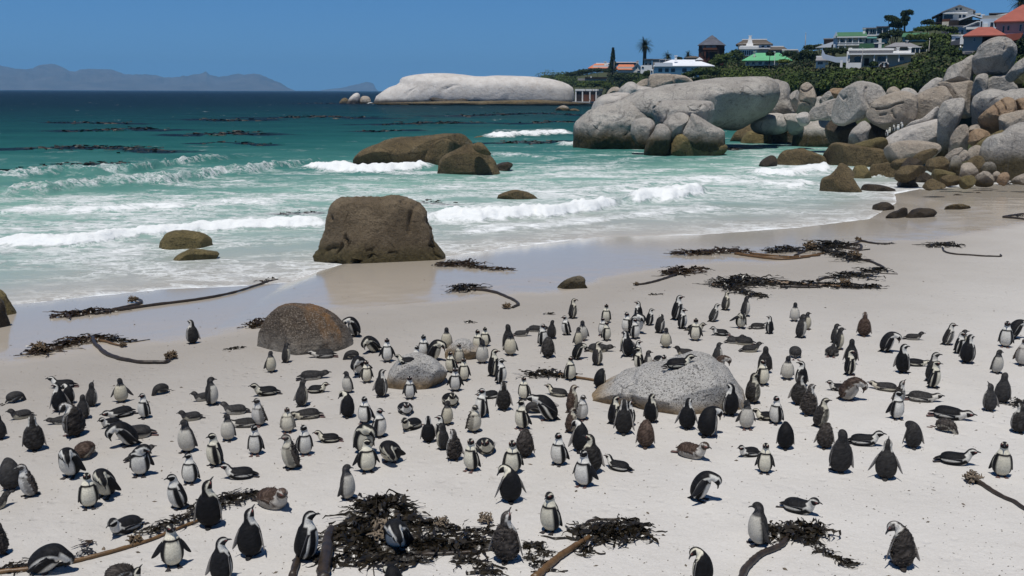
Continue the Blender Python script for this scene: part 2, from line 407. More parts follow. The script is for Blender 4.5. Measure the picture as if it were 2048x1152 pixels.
lace = mth(t, 'MULTIPLY', mapr(t, ve.outputs['Distance'], 0.0, 0.17, 1, 0), mapr(t, mth(t, 'ADD', fm, mth(t, 'MULTIPLY', mth(t, 'SUBTRACT', fn2, 0.5), 1.2)), 0.22, 0.62))
fac = mth(t, 'MAXIMUM', fac, mth(t, 'MULTIPLY', lace, 0.8))
cap = noise_node(t, 0.22, 5, 0.75, mp2.outputs[0]); caps = mth(t, 'MULTIPLY', mapr(t, cap, 0.665, 0.72), mapr(t, dp, 60, 160))
fac = mth(t, 'MAXIMUM', fac, mth(t, 'MULTIPLY', caps, 0.85))
t.links.new(mix(t, fac, col, (0.74, 0.76, 0.76)), b.inputs['Base Color'])
t.links.new(mapr(t, fac, 0, 1, 0.16, 0.75), b.inputs['Roughness'])
b.inputs['Specular IOR Level'].default_value = 0.0
wv1 = noise_node(t, 2.6, 4, 0.6, mp.outputs[0], 0.3); wv2 = noise_node(t, 0.5, 5, 0.6, mp.outputs[0])
bn = bump(t, None, wv2, 0.7, 0.35); bn = bump(t, None, wv1, 0.6, 0.07, bn)
bn = bump(t, b, mth(t, 'MULTIPLY', fn1, fac), 0.8, 0.12, bn)
gl = t.nodes.new("ShaderNodeBsdfGlossy"); gl.inputs['Roughness'].default_value = 0.10; t.links.new(bn, gl.inputs['Normal'])
lw = t.nodes.new("ShaderNodeLayerWeight"); lw.inputs['Blend'].default_value = 0.5; t.links.new(bn, lw.inputs['Normal'])
ms = t.nodes.new("ShaderNodeMixShader")      # wind-roughened water mirrors only part of the sky at a grazing view
shal = mapr(t, dp, 0.0, 30.0, 0.26, 0.10)
t.links.new(mth(t, 'MULTIPLY', mth(t, 'MULTIPLY', mapr(t, lw.outputs['Facing'], 0.35, 1.0, 0.1, 1.0), shal), mth(t, 'SUBTRACT', 1.0, fac)), ms.inputs[0])
t.links.new(b.outputs[0], ms.inputs[1]); t.links.new(gl.outputs[0], ms.inputs[2])
t.links.new(ms.outputs[0], [n for n in t.nodes if n.type == 'OUTPUT_MATERIAL'][0].inputs['Surface'])
BEDS = [([(66, 298), (120, 294), (180, 296), (240, 297), (308, 303)], 2.6, 300, "largest floating kelp bed, dark raft left of the offshore rocks"), ([(14, 343), (60, 340), (110, 337), (160, 330), (235, 330)], 2.0, 260, "floating kelp bed nearest the beach at the left"),
        ([(165, 262), (210, 260), (260, 257), (292, 260)], 4.0, 150, "long thin floating kelp bed behind the largest raft"), ([(408, 270), (450, 266), (498, 269)], 3.6, 170, "compact floating kelp bed between the raft and the offshore rocks"),
        ([(408, 287), (450, 285), (520, 290)], 1.6, 70, "faint kelp streak just shoreward of the compact floating bed"), ([(118, 245), (128, 245)], 2.5, 20, "small floating kelp spot far out at the left"), ([(176, 246), (205, 246), (235, 247)], 4.0, 60, "short floating kelp streak far out at the left"),
        ([(430, 240), (455, 241), (478, 240)], 5.5, 80, "far floating kelp streak toward the open bay"), ([(556, 236), (600, 234), (660, 233), (720, 237)], 6.0, 200, "wide floating kelp streak short of the whaleback rock"),
        ([(786, 249), (830, 247), (880, 245), (934, 246)], 4.5, 200, "dark floating kelp bed below the whaleback rock's left part"), ([(730, 263), (765, 262), (804, 261)], 2.2, 70, "thin kelp streak just beyond the long offshore rock"),
        ([(930, 232), (1000, 229), (1080, 227), (1140, 230)], 7.0, 200, "broad floating kelp bed in front of the whaleback rock's middle"), ([(1005, 287), (1035, 284), (1070, 286), (1110, 283)], 2.2, 120, "floating kelp in the broken water left of the giant boulder"),
        ([(1060, 247), (1100, 244), (1142, 243)], 4.0, 90, "floating kelp streak close to the giant boulder's left end"), ([(620, 207), (660, 207), (688, 208)], 10., 80, "kelp streak off the tip of the whaleback group"), ([(1448, 297), (1462, 299), (1476, 296)], 1.0, 50, "kelp fringe at the right foot of the brown weedy shelf"),
        ([(1560, 286), (1580, 288), (1600, 289)], .8, 40, "kelp fringe below the long brown shelf"), ([(570, 428), (590, 427), (612, 426)], .5, 26, "kelp scrap drifting left of the big pitted block rock"), ([(838, 404), (850, 405), (900, 410)], .4, 26, "kelp scrap drifting right of the big pitted block rock")]
canopy = np.zeros(len(X))
for k, (line, hw, nb, lab) in enumerate(BEDS):
    L = catmull(line_world(line), 12); o_ = np.argsort(L[:, 0]); idx = np.nonzero((X > L[:, 0].min() - 3 * hw) & (X < L[:, 0].max() + 3 * hw) & (np.abs(Y - L[:, 1].mean()) < 14 * hw + 10))[0]
    if not len(idx): continue
    ly = np.interp(X[idx], L[o_, 0], L[o_, 1]); ex_ = np.maximum(np.maximum(L[:, 0].min() - X[idx], X[idx] - L[:, 0].max()), 0) / (hw * 2)
    wob = fbm(np.stack([X[idx] * .5 / hw, Y[idx] * .5 / hw, 0 * ly + k], 1), 3)
    canopy[idx] = np.maximum(canopy[idx], np.exp(-(((Y[idx] - ly) / (hw * 1.25)) ** 2 + ex_ ** 2) * 1.2) * (1 + .9 * wob))
me = mesh_of("sea", np.stack([X, Y, Zs], 1), F, m)
attr(me, "offshore", np.maximum(sdist, 0)); attr(me, "canopy", np.clip(canopy, 0, 1)); attr(me, "foam", np.clip(foam, 0, 1.2))
tag(link("sea", me), kind='structure')

# hill behind the rocks: foot and ridge of the land for each column of the view
cols = np.array([900, 1060, 1090, 1150, 1200, 1300, 1400, 1500, 1600, 1700, 1800, 1900, 2048, 2300, 2700], float)
d_ft = np.array([560, 545, 540, 530, 500, 300, 230, 185, 155, 138, 122, 110, 100, 95, 95], float)
y_ft = np.array([200, 200, 200, 200, 200, 185, 178, 176, 176, 176, 178, 178, 185, 190, 190], float)
d_rg = np.array([600, 600, 600, 600, 600, 520, 470, 430, 400, 380, 350, 330, 310, 300, 300], float)
y_rg = np.array([198, 180, 166, 154, 146, 138, 130, 116, 108, 92, 72, 64, 40, 20, 0], float)
zof = lambda y, d: EYE[2] + (182 - y) / FP * d
z_ft = zof(y_ft, d_ft); z_rg = zof(y_rg, d_rg)
az_c = np.arctan((cols - IW / 2) / FP)
def hill_z(x, y):
    a = np.arctan2(x, y); d = np.hypot(x, y)
    df = np.interp(a, az_c, d_ft); dr = np.interp(a, az_c, d_rg); zf = np.interp(a, az_c, z_ft); zr = np.interp(a, az_c, z_rg)
    tt = np.clip((d - df) / (dr - df), 0, 1)
    up = zf + (zr - zf) * tt
    shore_side = np.clip((df - d) / 24.0, 0, 1)
    lo = zf - (zf + 2.2) * shore_side
    back = np.clip((d - dr) / 200, 0, 1)
    return np.where(d < df, lo, up) - back * 8
m, t, b = new_mat("hill_ground"); co = objco(t)
n = noise_node(t, 0.25, 6, 0.65, co)
t.links.new(ramp(t, n, [(0.3, (0.030, 0.042, 0.014)), (0.55, (0.05, 0.058, 0.022)), (0.72, (0.07, 0.055, 0.035))]), b.inputs['Base Color'])
b.inputs['Roughness'].default_value = 0.95; bump(t, b, noise_node(t, 3, 5, 0.7, co), 0.6, 0.3)
az = np.arctan((np.linspace(880, 2900, 260) - IW / 2) / FP); rad = np.linspace(62, 900, 300)
X, Y, F = polar_grid(az, rad)
Z = hill_z(X, Y) + 0.5 * fbm(np.stack([X, Y, 0 * X], 1) * 0.06, 4)
tag(link("hill", mesh_of("hill", np.stack([X, Y, Z], 1), F, m)), kind='structure')
def hit_hill(px, py):
    d = ray(px, py); ts = np.linspace(60, 640, 1200); P = EYE + d * ts[:, None]
    below = np.nonzero(P[:, 2] < hill_z(P[:, 0], P[:, 1]))[0]
    return P[below[0]] if len(below) else P[-1]

# mountains across the bay, and the air between
mt_px = np.array([(-1800, 150), (-1200, 118), (-600, 140), (-300, 122), (-120, 138), (-40, 131), (0, 130), (15, 132), (30, 136), (50, 136), (66, 135), (78, 129), (90, 128), (104, 126), (116, 129), (130, 136), (140, 143), (150, 143),
                  (160, 138), (175, 137), (200, 138), (222, 138), (240, 144), (252, 148), (266, 149), (275, 148), (290, 149), (300, 150), (312, 150), (325, 155), (340, 156), (360, 154), (380, 150), (398, 147), (408, 145), (412, 143),
                  (420, 150), (436, 154), (452, 152), (465, 148), (476, 146), (488, 149), (508, 146), (520, 148), (540, 158), (560, 168), (575, 176), (590, 181)], float)
isl_px = np.array([(640, 181), (655, 178), (680, 176), (700, 172), (718, 168), (735, 163), (743, 164), (748, 168), (752, 178), (756, 181)], float)
MD = 12000.0
def range_mesh(name, px, D, depth):
    xs = np.arange(px[0, 0], px[-1, 0] + 0.1, 2.0); top = np.interp(xs, px[:, 0], px[:, 1]); top = top + 2.2 * fbm(np.stack([xs * .045, 0 * xs, 0 * xs + D], 1), 5, gain=.6) * np.clip((181 - top) / 12, 0, 1)
    nr = 22; V = []
    for i in range(nr):
        q = i / (nr - 1)                     # 0 foot .. 1 ridge .. then the back
        h = np.where(q <= 0.75, q / 0.75, (1 - q) / 0.25)
        for x, tp in zip(xs, top):
            P = at_dist(x, tp, D); base = P.copy()
            z = max(0.0, P[2] - SEA)
            dirv = base[:2] / np.hypot(*base[:2])
            V.append((base[0] + dirv[0] * (q - 0.75) * depth, base[1] + dirv[1] * (q - 0.75) * depth, SEA - 3 + (z + 3) * h ** 0.9))
    V = np.array(V); k = len(xs)
    q = np.repeat(np.arange(nr) / (nr - 1), k)
    n = fbm(V * np.array([1 / 420., 1 / 900., 1 / 300.]), 5, ridged=True)
    V[:, 2] += n * 95 * (np.sin(np.clip(q / 0.75, 0, 1) * math.pi)) * np.clip((V[:, 2]) / 60, 0, 1)
    i = np.arange((nr - 1) * k).reshape(nr - 1, k)[:, :-1].ravel()
    return mesh_of(name, V, np.stack([i, i + 1, i + k + 1, i + k], 1), M_mount)
M_mount = plain("mountain_rock", (0.10, 0.09, 0.08), 0.95, 0.1, 0.4, 0.004, 0)
tag(link("mountains", range_mesh("mountains", mt_px, MD, 2600.0)), kind='structure')
tag(link("distant_island", range_mesh("distant_island", isl_px, MD + 1500, 900.0)), kind='structure')
hm = bpy.data.materials.new("haze_air"); hm.use_nodes = True; ht = hm.node_tree; ht.nodes.clear()
ho = ht.nodes.new("ShaderNodeOutputMaterial"); pv = ht.nodes.new("ShaderNodeVolumePrincipled")
pv.inputs['Color'].default_value = (0.26, 0.60, 1.0, 1); pv.inputs['Density'].default_value = 0.9e-4; pv.inputs['Anisotropy'].default_value = 0.0
ht.links.new(pv.outputs[0], ho.inputs['Volume'])
hb = MB().box(-17000, 17000, -17000, 17000, -5.0, 420.0)
tag(hb.build("haze", hm), kind='stuff')

# ------------------------------------------------------------------ rocks
def rock_mat(name, lo, hi, speck=None, sscale=30, samt=0.5, stain=None, stainamt=0.5, tide=None, patch=None, bstr=0.5, bscale=6.0, rough=0.85, crack=0.55):
    """granite: mottled base, mineral grains, stains, an algae band below the tide line (tide = (height, colour)), a patch of another colour"""
    m, t, b = new_mat(name); co = objco(t)
    geo = t.nodes.new("ShaderNodeNewGeometry"); xyz = t.nodes.new("ShaderNodeSeparateXYZ"); t.links.new(geo.outputs['Position'], xyz.inputs[0])
    n1 = noise_node(t, bscale * 0.15, 6, 0.65, co, 0.4); n2 = noise_node(t, bscale, 5, 0.7, co)
    c = mix(t, ramp(t, n1, [(0.32, 0.0), (0.68, 1.0)]), lo, hi)
    if stain: c = mix(t, mapr(t, noise_node(t, bscale * 0.32, 7, 0.72, co, 1.2), 0.50, 0.72, 0, stainamt), c, stain)
    if patch: c = mix(t, mapr(t, noise_node(t, bscale * 0.12, 4, 0.6, co, 0.5), patch[1], patch[1] + 0.12, 0, 0.85), c, patch[0])
    if speck:
        c = mix(t, mapr(t, noise_node(t, sscale, 2, 0.8, co), 0.52, 0.62, 0, samt), c, speck)
        c = mix(t, mapr(t, noise_node(t, sscale * 1.7, 2, 0.8, co), 0.58, 0.68, 0, samt * 0.7), c, tuple(min(0.8, x * 1.7) for x in hi))
    if tide:
        z = mth(t, 'ADD', xyz.outputs[2], mth(t, 'MULTIPLY', mth(t, 'SUBTRACT', noise_node(t, 0.5, 6, 0.7, co), 0.5), tide[2]))
        c = mix(t, mapr(t, z, tide[0] - tide[3], tide[0] + tide[3], 1, 0), c, mix(t, ramp(t, n2, [(0.35, 0.0), (0.65, 1.0)]), tuple(x * 0.45 for x in tide[1]), tide[1]))
    mv = t.nodes.new("ShaderNodeMapping"); mv.inputs['Scale'].default_value = (1.0, 1.0, 0.22); t.links.new(co, mv.inputs[0])
    c = mix(t, mapr(t, noise_node(t, bscale * 0.7, 6, 0.75, mv.outputs[0], 0.6), 0.55, 0.70, 0, 0.38), c, tuple(x * 0.38 for x in lo))      # run-off streaks
    vo = t.nodes.new("ShaderNodeTexVoronoi"); vo.feature = 'DISTANCE_TO_EDGE'; vo.inputs['Scale'].default_value = bscale * 0.22; vo.inputs['Randomness'].default_value = 1.0
    wv = t.nodes.new("ShaderNodeMix"); wv.data_type = 'VECTOR'; wv.inputs[0].default_value = 0.22; nz_ = t.nodes.new("ShaderNodeTexNoise"); nz_.inputs['Scale'].default_value = bscale * 0.4; nz_.inputs['Detail'].default_value = 5
    t.links.new(co, nz_.inputs['Vector']); t.links.new(co, wv.inputs[4]); t.links.new(nz_.outputs['Color'], wv.inputs[5]); t.links.new(wv.outputs[1], vo.inputs['Vector'])
    crk = mapr(t, vo.outputs['Distance'], 0.0, 0.035, 1, 0); crk = mth(t, 'MULTIPLY', crk, mapr(t, noise_node(t, bscale * 0.25, 3, 0.5, co), 0.55, 0.66))
    c = mix(t, mth(t, 'MULTIPLY', crk, crack), c, tuple(x * 0.25 for x in lo))
    t.links.new(c, b.inputs['Base Color']); b.inputs['Roughness'].default_value = rough
    bn = bump(t, None, mth(t, 'MULTIPLY', crk, -1.0), 1.4 * crack, 0.5 / bscale)
    bn = bump(t, None, noise_node(t, bscale * 0.45, 7, 0.68, co), bstr, 1.3 / bscale, bn)
    bn = bump(t, None, n2, bstr, 0.6 / bscale, bn)
    bump(t, b, noise_node(t, bscale * 5, 4, 0.7, co), bstr, 0.12 / bscale, bn)
    return m
OLIVE = (0.085, 0.066, 0.030)
K = {}
K['grey'] = rock_mat("granite_grey", (0.29, 0.265, 0.235), (0.48, 0.45, 0.405), (0.12, 0.11, 0.10), 9, 0.4, (0.11, 0.105, 0.10), 0.85, (1.2, OLIVE, 1.6, 0.7), None, 0.75, 2.2)
K['pale'] = rock_mat("granite_pale", (0.37, 0.34, 0.305), (0.54, 0.505, 0.46), (0.20, 0.19, 0.18), 9, 0.3, (0.20, 0.185, 0.17), 0.5, (0.9, OLIVE, 1.2, 0.5), None, 0.6, 2.2)
K['tan'] = rock_mat("granite_tan", (0.28, 0.235, 0.185), (0.46, 0.40, 0.33), (0.15, 0.12, 0.095), 9, 0.35, (0.13, 0.10, 0.08), 0.55, (0.3, OLIVE, 1.0, 0.4), None, 0.75, 2.2)
K['orange'] = rock_mat("granite_orange", (0.23, 0.155, 0.095), (0.38, 0.275, 0.18), (0.14, 0.085, 0.05), 9, 0.35, (0.12, 0.07, 0.045), 0.5, None, None, 0.7, 2.2)
K['white'] = rock_mat("guano_rock", (0.46, 0.43, 0.395), (0.60, 0.575, 0.54), None, 9, 0.3, (0.34, 0.25, 0.19), 0.4, (1.2, (0.10, 0.08, 0.06), 2.0, 1.0), None, 0.4, 1.6, crack=0.3)
K['brown'] = rock_mat("weedy_rock", (0.085, 0.062, 0.031), (0.225, 0.168, 0.085), (0.025, 0.02, 0.014), 14, 0.75, (0.022, 0.018, 0.013), 0.8, None, ((0.16, 0.135, 0.09), 0.52), 1.0, 3.0)
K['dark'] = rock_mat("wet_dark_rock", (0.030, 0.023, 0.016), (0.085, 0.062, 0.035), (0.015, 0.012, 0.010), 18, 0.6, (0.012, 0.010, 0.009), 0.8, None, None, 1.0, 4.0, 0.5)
K['block'] = rock_mat("pitted_brown_rock", (0.105, 0.077, 0.045), (0.215, 0.165, 0.105), (0.045, 0.033, 0.02), 26, 0.65, (0.06, 0.047, 0.03), 0.5, (-0.05, (0.12, 0.095, 0.042), 0.7, 0.35), None, 1.0, 7.0)
K['beach'] = rock_mat("speckled_granite", (0.34, 0.325, 0.30), (0.44, 0.425, 0.40), (0.06, 0.055, 0.05), 30, 0.9, (0.42, 0.41, 0.39), 0.4, (0.10, (0.34, 0.25, 0.15), 0.35, 0.12), None, 0.6, 9.0)
K['rust'] = rock_mat("dark_rust_granite", (0.062, 0.045, 0.032), (0.125, 0.094, 0.066), (0.34, 0.29, 0.235), 26, 0.6, (0.035, 0.028, 0.022), 0.6, (0.12, (0.26, 0.235, 0.20), 0.7, 0.3), ((0.26, 0.125, 0.035), 0.455), 1.0, 5.0)
K['olive'] = rock_mat("olive_rock", (0.11, 0.088, 0.036), (0.225, 0.178, 0.078), (0.03, 0.025, 0.016), 20, 0.7, (0.035, 0.028, 0.02), 0.6, None, None, 1.0, 6.0)
ROCKS = {}
_ico = {}
def ico(n):
    if n not in _ico:
        bm = bmesh.new(); bmesh.ops.create_icosphere(bm, subdivisions=n, radius=1.0)
        _ico[n] = (np.array([v.co[:] for v in bm.verts]), np.array([[v.index for v in f.verts] for f in bm.faces])); bm.free()
    return _ico[n]
WATER = ('broad grey boulder', 'brown weedy shelf', 'long brown shelf', 'smooth brown lump', 'pale low dome at the water', 'long low brown slab', 'black barnacled rock', 'humped brown barnacled',
         'pyramid shaped brown', 'rounded brown rock right', 'dark double humped', 'flat black rock', 'long brown humped', 'middle brown hump', 'round brown barnacled', 'black mussel ledge', 'low dark wet shelf', 'white topped pointed',
         'rounded grey rock between', 'small brown rock', 'low brown rock just', 'low reddish', 'black weedy rock', 'dark grey humped')
STACKED = ('upright pale', 'giant grey', 'big round', 'balanced', 'wrinkled', 'tan boulder with', 'tapered', 'orange brown', 'tilted', 'orange half', 'cap behind', 'flat topped grey', 'knob')
def boulder(name, label, pts, d=None, D=None, mat='grey', n=5, rough=0.05, lean=0.0, cracks=(), seed=None, bury=None, box=0.8, group=None, shift=0.9, cat='boulder', pit=0.0, fine=0.034, facets=None, under=None):
    pts = np.asarray(pts, float)
    if bury is None: bury = 1.0 if any(k in label for k in STACKED) else 1.7
    seed = seed if seed is not None else int(abs(pts[0, 0] * 7 + pts[0, 1] * 13))
    low = pts[np.argmax(pts[:, 1])]
    if d is None:
        g_ = hit_ground(*low); d = float(np.hypot(*(g_ if g_[2] > SEA else on_plane(*low, SEA))[:2]))
    if 57 < d < 135 and pts[:, 0].mean() > 1130: d = float(np.interp(d, [57, 58.5, 61, 64, 69, 75, 85, 95, 110, 135], [57, 58.5, 64, 69, 79, 85, 92, 99, 112, 135]))
    if any(k in label for k in WATER):
        dw = on_plane(low[0], low[1] - 2.5, SEA); d = float(np.hypot(dw[0], dw[1]))
    if 'white topped' in label and 'slab' in label and 'below' not in label: d = 116.0
    wpx = np.ptp(pts[:, 0]); size = wpx * d / FP
    if D is None: D = max(0.33 * size, 0.33 * np.ptp(pts[:, 1]) * d / FP)
    dc = d + D * shift
    c = pts.mean(0); c[0] = (pts[:, 0].min() + pts[:, 0].max()) / 2; c[1] = pts[:, 1].min() * 0.45 + pts[:, 1].max() * 0.55
    Cw = at_dist(c[0], c[1], dc)
    fw = np.array([Cw[0], Cw[1], 0]); fw /= np.linalg.norm(fw); rt = np.array([fw[1], -fw[0], 0])
    cv = catmull(pts, 10, True)
    uv = []
    for x, y in cv:
        dr = ray(x, y); tt = ((Cw - EYE) @ fw) / (dr @ fw); P = EYE + dr * tt - Cw
        uv.append((P @ rt, P[2]))
    uv = np.array(uv)
    th = np.arctan2(uv[:, 1], uv[:, 0]); R = np.hypot(uv[:, 0], uv[:, 1])
    # outermost radius for each direction
    bins = np.linspace(-math.pi, math.pi, 181); Rb = np.full(181, np.nan)
    u2 = np.concatenate([uv, uv[:1]])
    for i in range(len(uv)):
        for q in np.linspace(0, 1, 6, endpoint=False):
            p = u2[i] * (1 - q) + u2[i + 1] * q; k = int(round((math.atan2(p[1], p[0]) + math.pi) / (2 * math.pi) * 180))
            r = math.hypot(*p)
            if np.isnan(Rb[k]) or r > Rb[k]: Rb[k] = r
    ok = ~np.isnan(Rb); Rb = np.interp(bins, bins[ok], Rb[ok]); Rb[0] = Rb[-1] = (Rb[0] + Rb[-1]) / 2
    V0, F = ico(n)
    nx, ny, nz = V0[:, 0], V0[:, 1], V0[:, 2]
    lat = np.arcsin(np.clip(ny, -1, 1)); tht = np.arctan2(nz, nx)
    r = np.interp(tht, bins, Rb); cl = np.cos(lat) ** box; sl = np.sign(ny) * np.abs(np.sin(lat)) ** 0.92
    U = r * cl * np.cos(tht); Z = r * cl * np.sin(tht); Y = D * sl
    Z = np.where(Z < 0, Z * bury, Z)
    Y = Y + lean * Z
    V = np.stack([U, Y, Z], 1)
    sc = max(size, 0.3)
    n1 = fbm(V / sc * 2.6 + seed, 5, gain=.55); n2 = fbm(V / sc * 9.0 + seed * 1.7, 3, ridged=True)
    nrm = V / (np.array([sc, 2 * D, sc]) ** 2); nrm /= np.linalg.norm(nrm, axis=1)[:, None] + 1e-9
    edge = np.clip(np.abs(Y) / (0.35 * D), 0.25, 1)          # keep the outline close to the traced one
    V = V + nrm * (n1 * rough * sc * edge + n2 * fine * sc * 0.5)[:, None]
    if pit:
        pn = fbm(V / sc * 7.0 + seed + 50, 4, gain=.6); lowm = np.clip(.75 - (V[:, 2] / (np.ptp(V[:, 2]) + 1e-6)) * 1.6, .15, 1); V = V - nrm * (np.clip(pn - 0.06, 0, .35) * pit * sc * 2.2 * lowm)[:, None]
    if under:          # the lower face recedes under an overhang right of / below the given picture point
        q = project(Cw + V[:, :1] * rt + V[:, 1:2] * fw + V[:, 2:3] * np.array([0, 0, 1.0])); wx = np.clip((q[:, 0] - under[0]) / 50.0, 0, 1); dz = np.maximum(0, (q[:, 1] - under[1])) * d / FP
        V[:, 1] = V[:, 1] + wx * dz * under[2] * (V[:, 1] < D * .5)
    fr_ = np.random.default_rng(seed + 3)
    smoothy = any(k in label for k in ('dome', 'egg', 'knob', 'giant', 'smooth', 'broad grey', 'whaleback'))
    for _ in range(facets if facets is not None else (0 if ('giant' in label or 'whaleback' in label) else 2 if smoothy else 7)):          # split and worn faces
        nv = fr_.normal(size=3); nv[1] = -abs(nv[1]) - (.9 if n > 4 else .4); nv[0] *= .8; nv /= np.linalg.norm(nv)
        pj = V @ nv; lim = np.quantile(pj, .995) * fr_.uniform(*((.70, .93) if n > 4 else (.55, .86))); V = V - np.outer(np.maximum(0, pj - lim) * .9, nv)
    Wv = Cw + V[:, :1] * rt + V[:, 1:2] * fw + V[:, 2:3] * np.array([0, 0, 1.0])
    for line, w, dep in cracks:
        px = project(Wv); L = catmull(np.asarray(line, float), 8)
        dist = np.min(np.hypot(px[:, None, 0] - L[None, :, 0], px[:, None, 1] - L[None, :, 1]), 1)
        g = np.exp(-(dist / w) ** 2) * (V[:, 1] < 0.1 * D)
        Wv = Wv + fw * (g * dep)[:, None] - np.array([0, 0, 1.0]) * (g * dep * 0.3)[:, None]
    base = Cw.copy(); base[2] = Wv[:, 2].min()
    me = mesh_of(name, Wv - base, F, K[mat])
    o = link(name, me, None, base); tag(o, label, cat, group)
    ROCKS[label] = (o, Wv, F)
    return o
B = boulder
# the white whaleback island rock and its neighbours
B("whaleback_rock", "huge white whaleback rock across the bay beside the bathing hut", [(748, 196), (775, 179), (798, 170), (802, 159), (826, 152), (856, 148.5), (892, 147.5), (930, 150), (962, 153), (1003, 152), (1060, 155), (1098, 160), (1128, 168), (1145, 178), (1148, 192), (1138, 204), (1050, 209), (900, 208), (775, 206)], 470, 16, 'white', 6, 0.016, 0.1, [([(895, 173), (905, 177), (912, 176)], 3, 1.0), ([(818, 178), (822, 186), (822, 194)], 2, .7), ([(1040, 186), (1058, 185)], 3, .8), ([(880, 154), (894, 155)], 2.5, .7)], box=0.7, fine=0.006)
B("rock_shelf", "low dark wet shelf along the foot of the white whaleback rock", [(734, 206), (752, 199), (800, 199), (850, 203), (930, 203), (1000, 202), (1080, 201), (1130, 199), (1158, 200), (1180, 203), (1190, 209), (1140, 211), (1000, 212), (880, 213), (770, 211)], 462, 8, 'brown', 5, 0.02, cat='rock')
B("rock", "dark hollowed rock at the middle of the shelf below the white whaleback", [(858, 199), (868, 195), (885, 198), (905, 200), (928, 197), (937, 202), (932, 208), (905, 211), (882, 210)], 458, 3, 'dark', 4, 0.06)
B("rock", "white topped pointed rock off the left tip of the whaleback", [(692, 209), (697, 199), (705, 190), (713, 186), (719, 189), (720, 200), (718, 210)], 455, 3.5, 'white', 4, 0.05)
B("rock", "rounded grey rock between the pointed rock and the whaleback", [(719, 209), (722, 195), (730, 192), (739, 195), (742, 206), (735, 210)], 458, 3, 'tan', 4)
B("rock", "small brown rock at the far left end of the whaleback group", [(678, 208), (684, 198), (692, 196), (698, 202), (696, 209)], 452, 3, 'brown', 4)
B("rock", "small brown rock alone in the water before the bathing hut", [(1110, 223), (1117, 214), (1127, 211), (1137, 215), (1138, 224)], 270, 1.6, 'tan', 4)
B("rock", "low brown rock just left of the giant boulder far out in the water", [(1139, 221), (1146, 217), (1156, 219), (1160, 224)], 260, 1.2, 'brown', 3)
B("rock", "low reddish rock awash between the two breaking waves", [(945, 279), (953, 273), (966, 272), (976, 278)], 118, 0.6, 'brown', 4, cat='rock')
# rocks behind the giant boulder
B("boulder", "tan wrinkled boulder below the long white roofed house", [(1296, 174), (1297, 157), (1304, 149), (1323, 148), (1345, 149), (1369, 152), (1386, 163), (1386, 178), (1332, 186), (1300, 184)], 150, 3.5, 'tan', 5, 0.05, 0.1, [([(1345, 150), (1347, 162), (1344, 175)], 2.0, .4)])
B("boulder", "rounded tan boulder left of the wrinkled boulder under the white house", [(1270, 172), (1284, 160), (1299, 159), (1302, 176), (1282, 182)], 156, 2, 'tan', 4)
B("boulder", "sloping pale boulder behind the left shoulder of the giant boulder", [(1237, 188), (1241, 176), (1256, 165), (1267, 165), (1278, 172), (1300, 175), (1308, 184), (1280, 192), (1250, 194)], 138, 3, 'pale', 5, 0.06)
B("boulder", "small orange tan boulder nearest the bathing hut", [(1213, 192), (1218, 180), (1227, 174), (1239, 176), (1243, 190)], 150, 2, 'tan', 4)
B("boulder", "small pale stone showing over the middle of the giant boulder's top", [(1495, 162), (1502, 155), (1512, 155), (1519, 161)], 130, 1, 'pale', 3)
B("boulder", "small pale stone showing over the right end of the giant boulder's top", [(1526, 161), (1532, 154), (1539, 155), (1544, 162)], 132, 1, 'pale', 3)
# the giant boulder and what leans on it
B("boulder", "pale slab at the back left of the giant boulder", [(1181, 222), (1186, 208), (1198, 195), (1215, 188), (1239, 185), (1260, 188), (1256, 200), (1230, 214), (1202, 222)], 111, 3, 'pale', 5, 0.04)
B("giant_boulder", "giant grey boulder with a long pale back and dark overhanging right end", [(1232, 214), (1249, 199), (1275, 184), (1309, 177), (1332, 171), (1369, 166), (1404, 160), (1438, 156), (1472, 155), (1528, 155), (1551, 162), (1561, 180), (1557, 200), (1542, 224), (1514, 240), (1484, 258), (1462, 261), (1430, 256), (1400, 246), (1330, 240), (1260, 232)], 104, 5.5, 'grey', 6, 0.035, 0.35, [([(1378, 183), (1420, 180), (1450, 184)], 3, .15)], box=0.62, shift=1.0, fine=0.012, under=(1400, 184, 0.95))
B("boulder", "upright pale boulder tucked behind the giant boulder's overhanging right end", [(1545, 161), (1565, 162), (1575, 167), (1580, 180), (1581, 199), (1589, 214), (1589, 230), (1570, 234), (1540, 232), (1528, 200)], 119, 2.5, 'grey', 5, 0.04, 0.2)
B("boulder", "broad grey boulder rising from the water at the left foot of the giant", [(1148, 262), (1152, 246), (1164, 234), (1180, 222), (1202, 212), (1226, 207), (1250, 199), (1277, 199), (1296, 205), (1308, 215), (1318, 236), (1316, 252), (1305, 275), (1292, 296), (1278, 302), (1258, 300), (1239, 295), (1210, 292), (1181, 293), (1157, 292), (1149, 286)], 95, 4.2, 'grey', 6, 0.04, 0.3, [([(1201, 246), (1196, 254), (1190, 264)], 2.2, .25), ([(1263, 257), (1257, 263), (1252, 267)], 2.2, .25)], box=0.7, under=(1100, 248, 0.35))
B("boulder", "flat topped grey boulder with a curved crack below the giant's back", [(1304, 217), (1320, 203), (1352, 201.5), (1386, 202), (1419, 203), (1428, 212), (1428, 228), (1422, 248), (1397, 256), (1352, 260), (1318, 254)], 96.5, 3.0, 'grey', 6, 0.03, 0.15, [([(1320, 203), (1314, 209), (1305, 215)], 2.2, .5), ([(1376, 213), (1382, 220), (1392, 221), (1397, 217), (1401, 209)], 1.1, .22)], box=0.6, under=(1340, 222, 0.5))
B("boulder", "rounded knob on the broad boulder left of the egg shaped one", [(1265, 246), (1279, 236), (1300, 237), (1310, 249), (1304, 268), (1293, 292), (1275, 290), (1262, 268)], 93.6, 1.5, 'grey', 5, 0.04, 0.2)
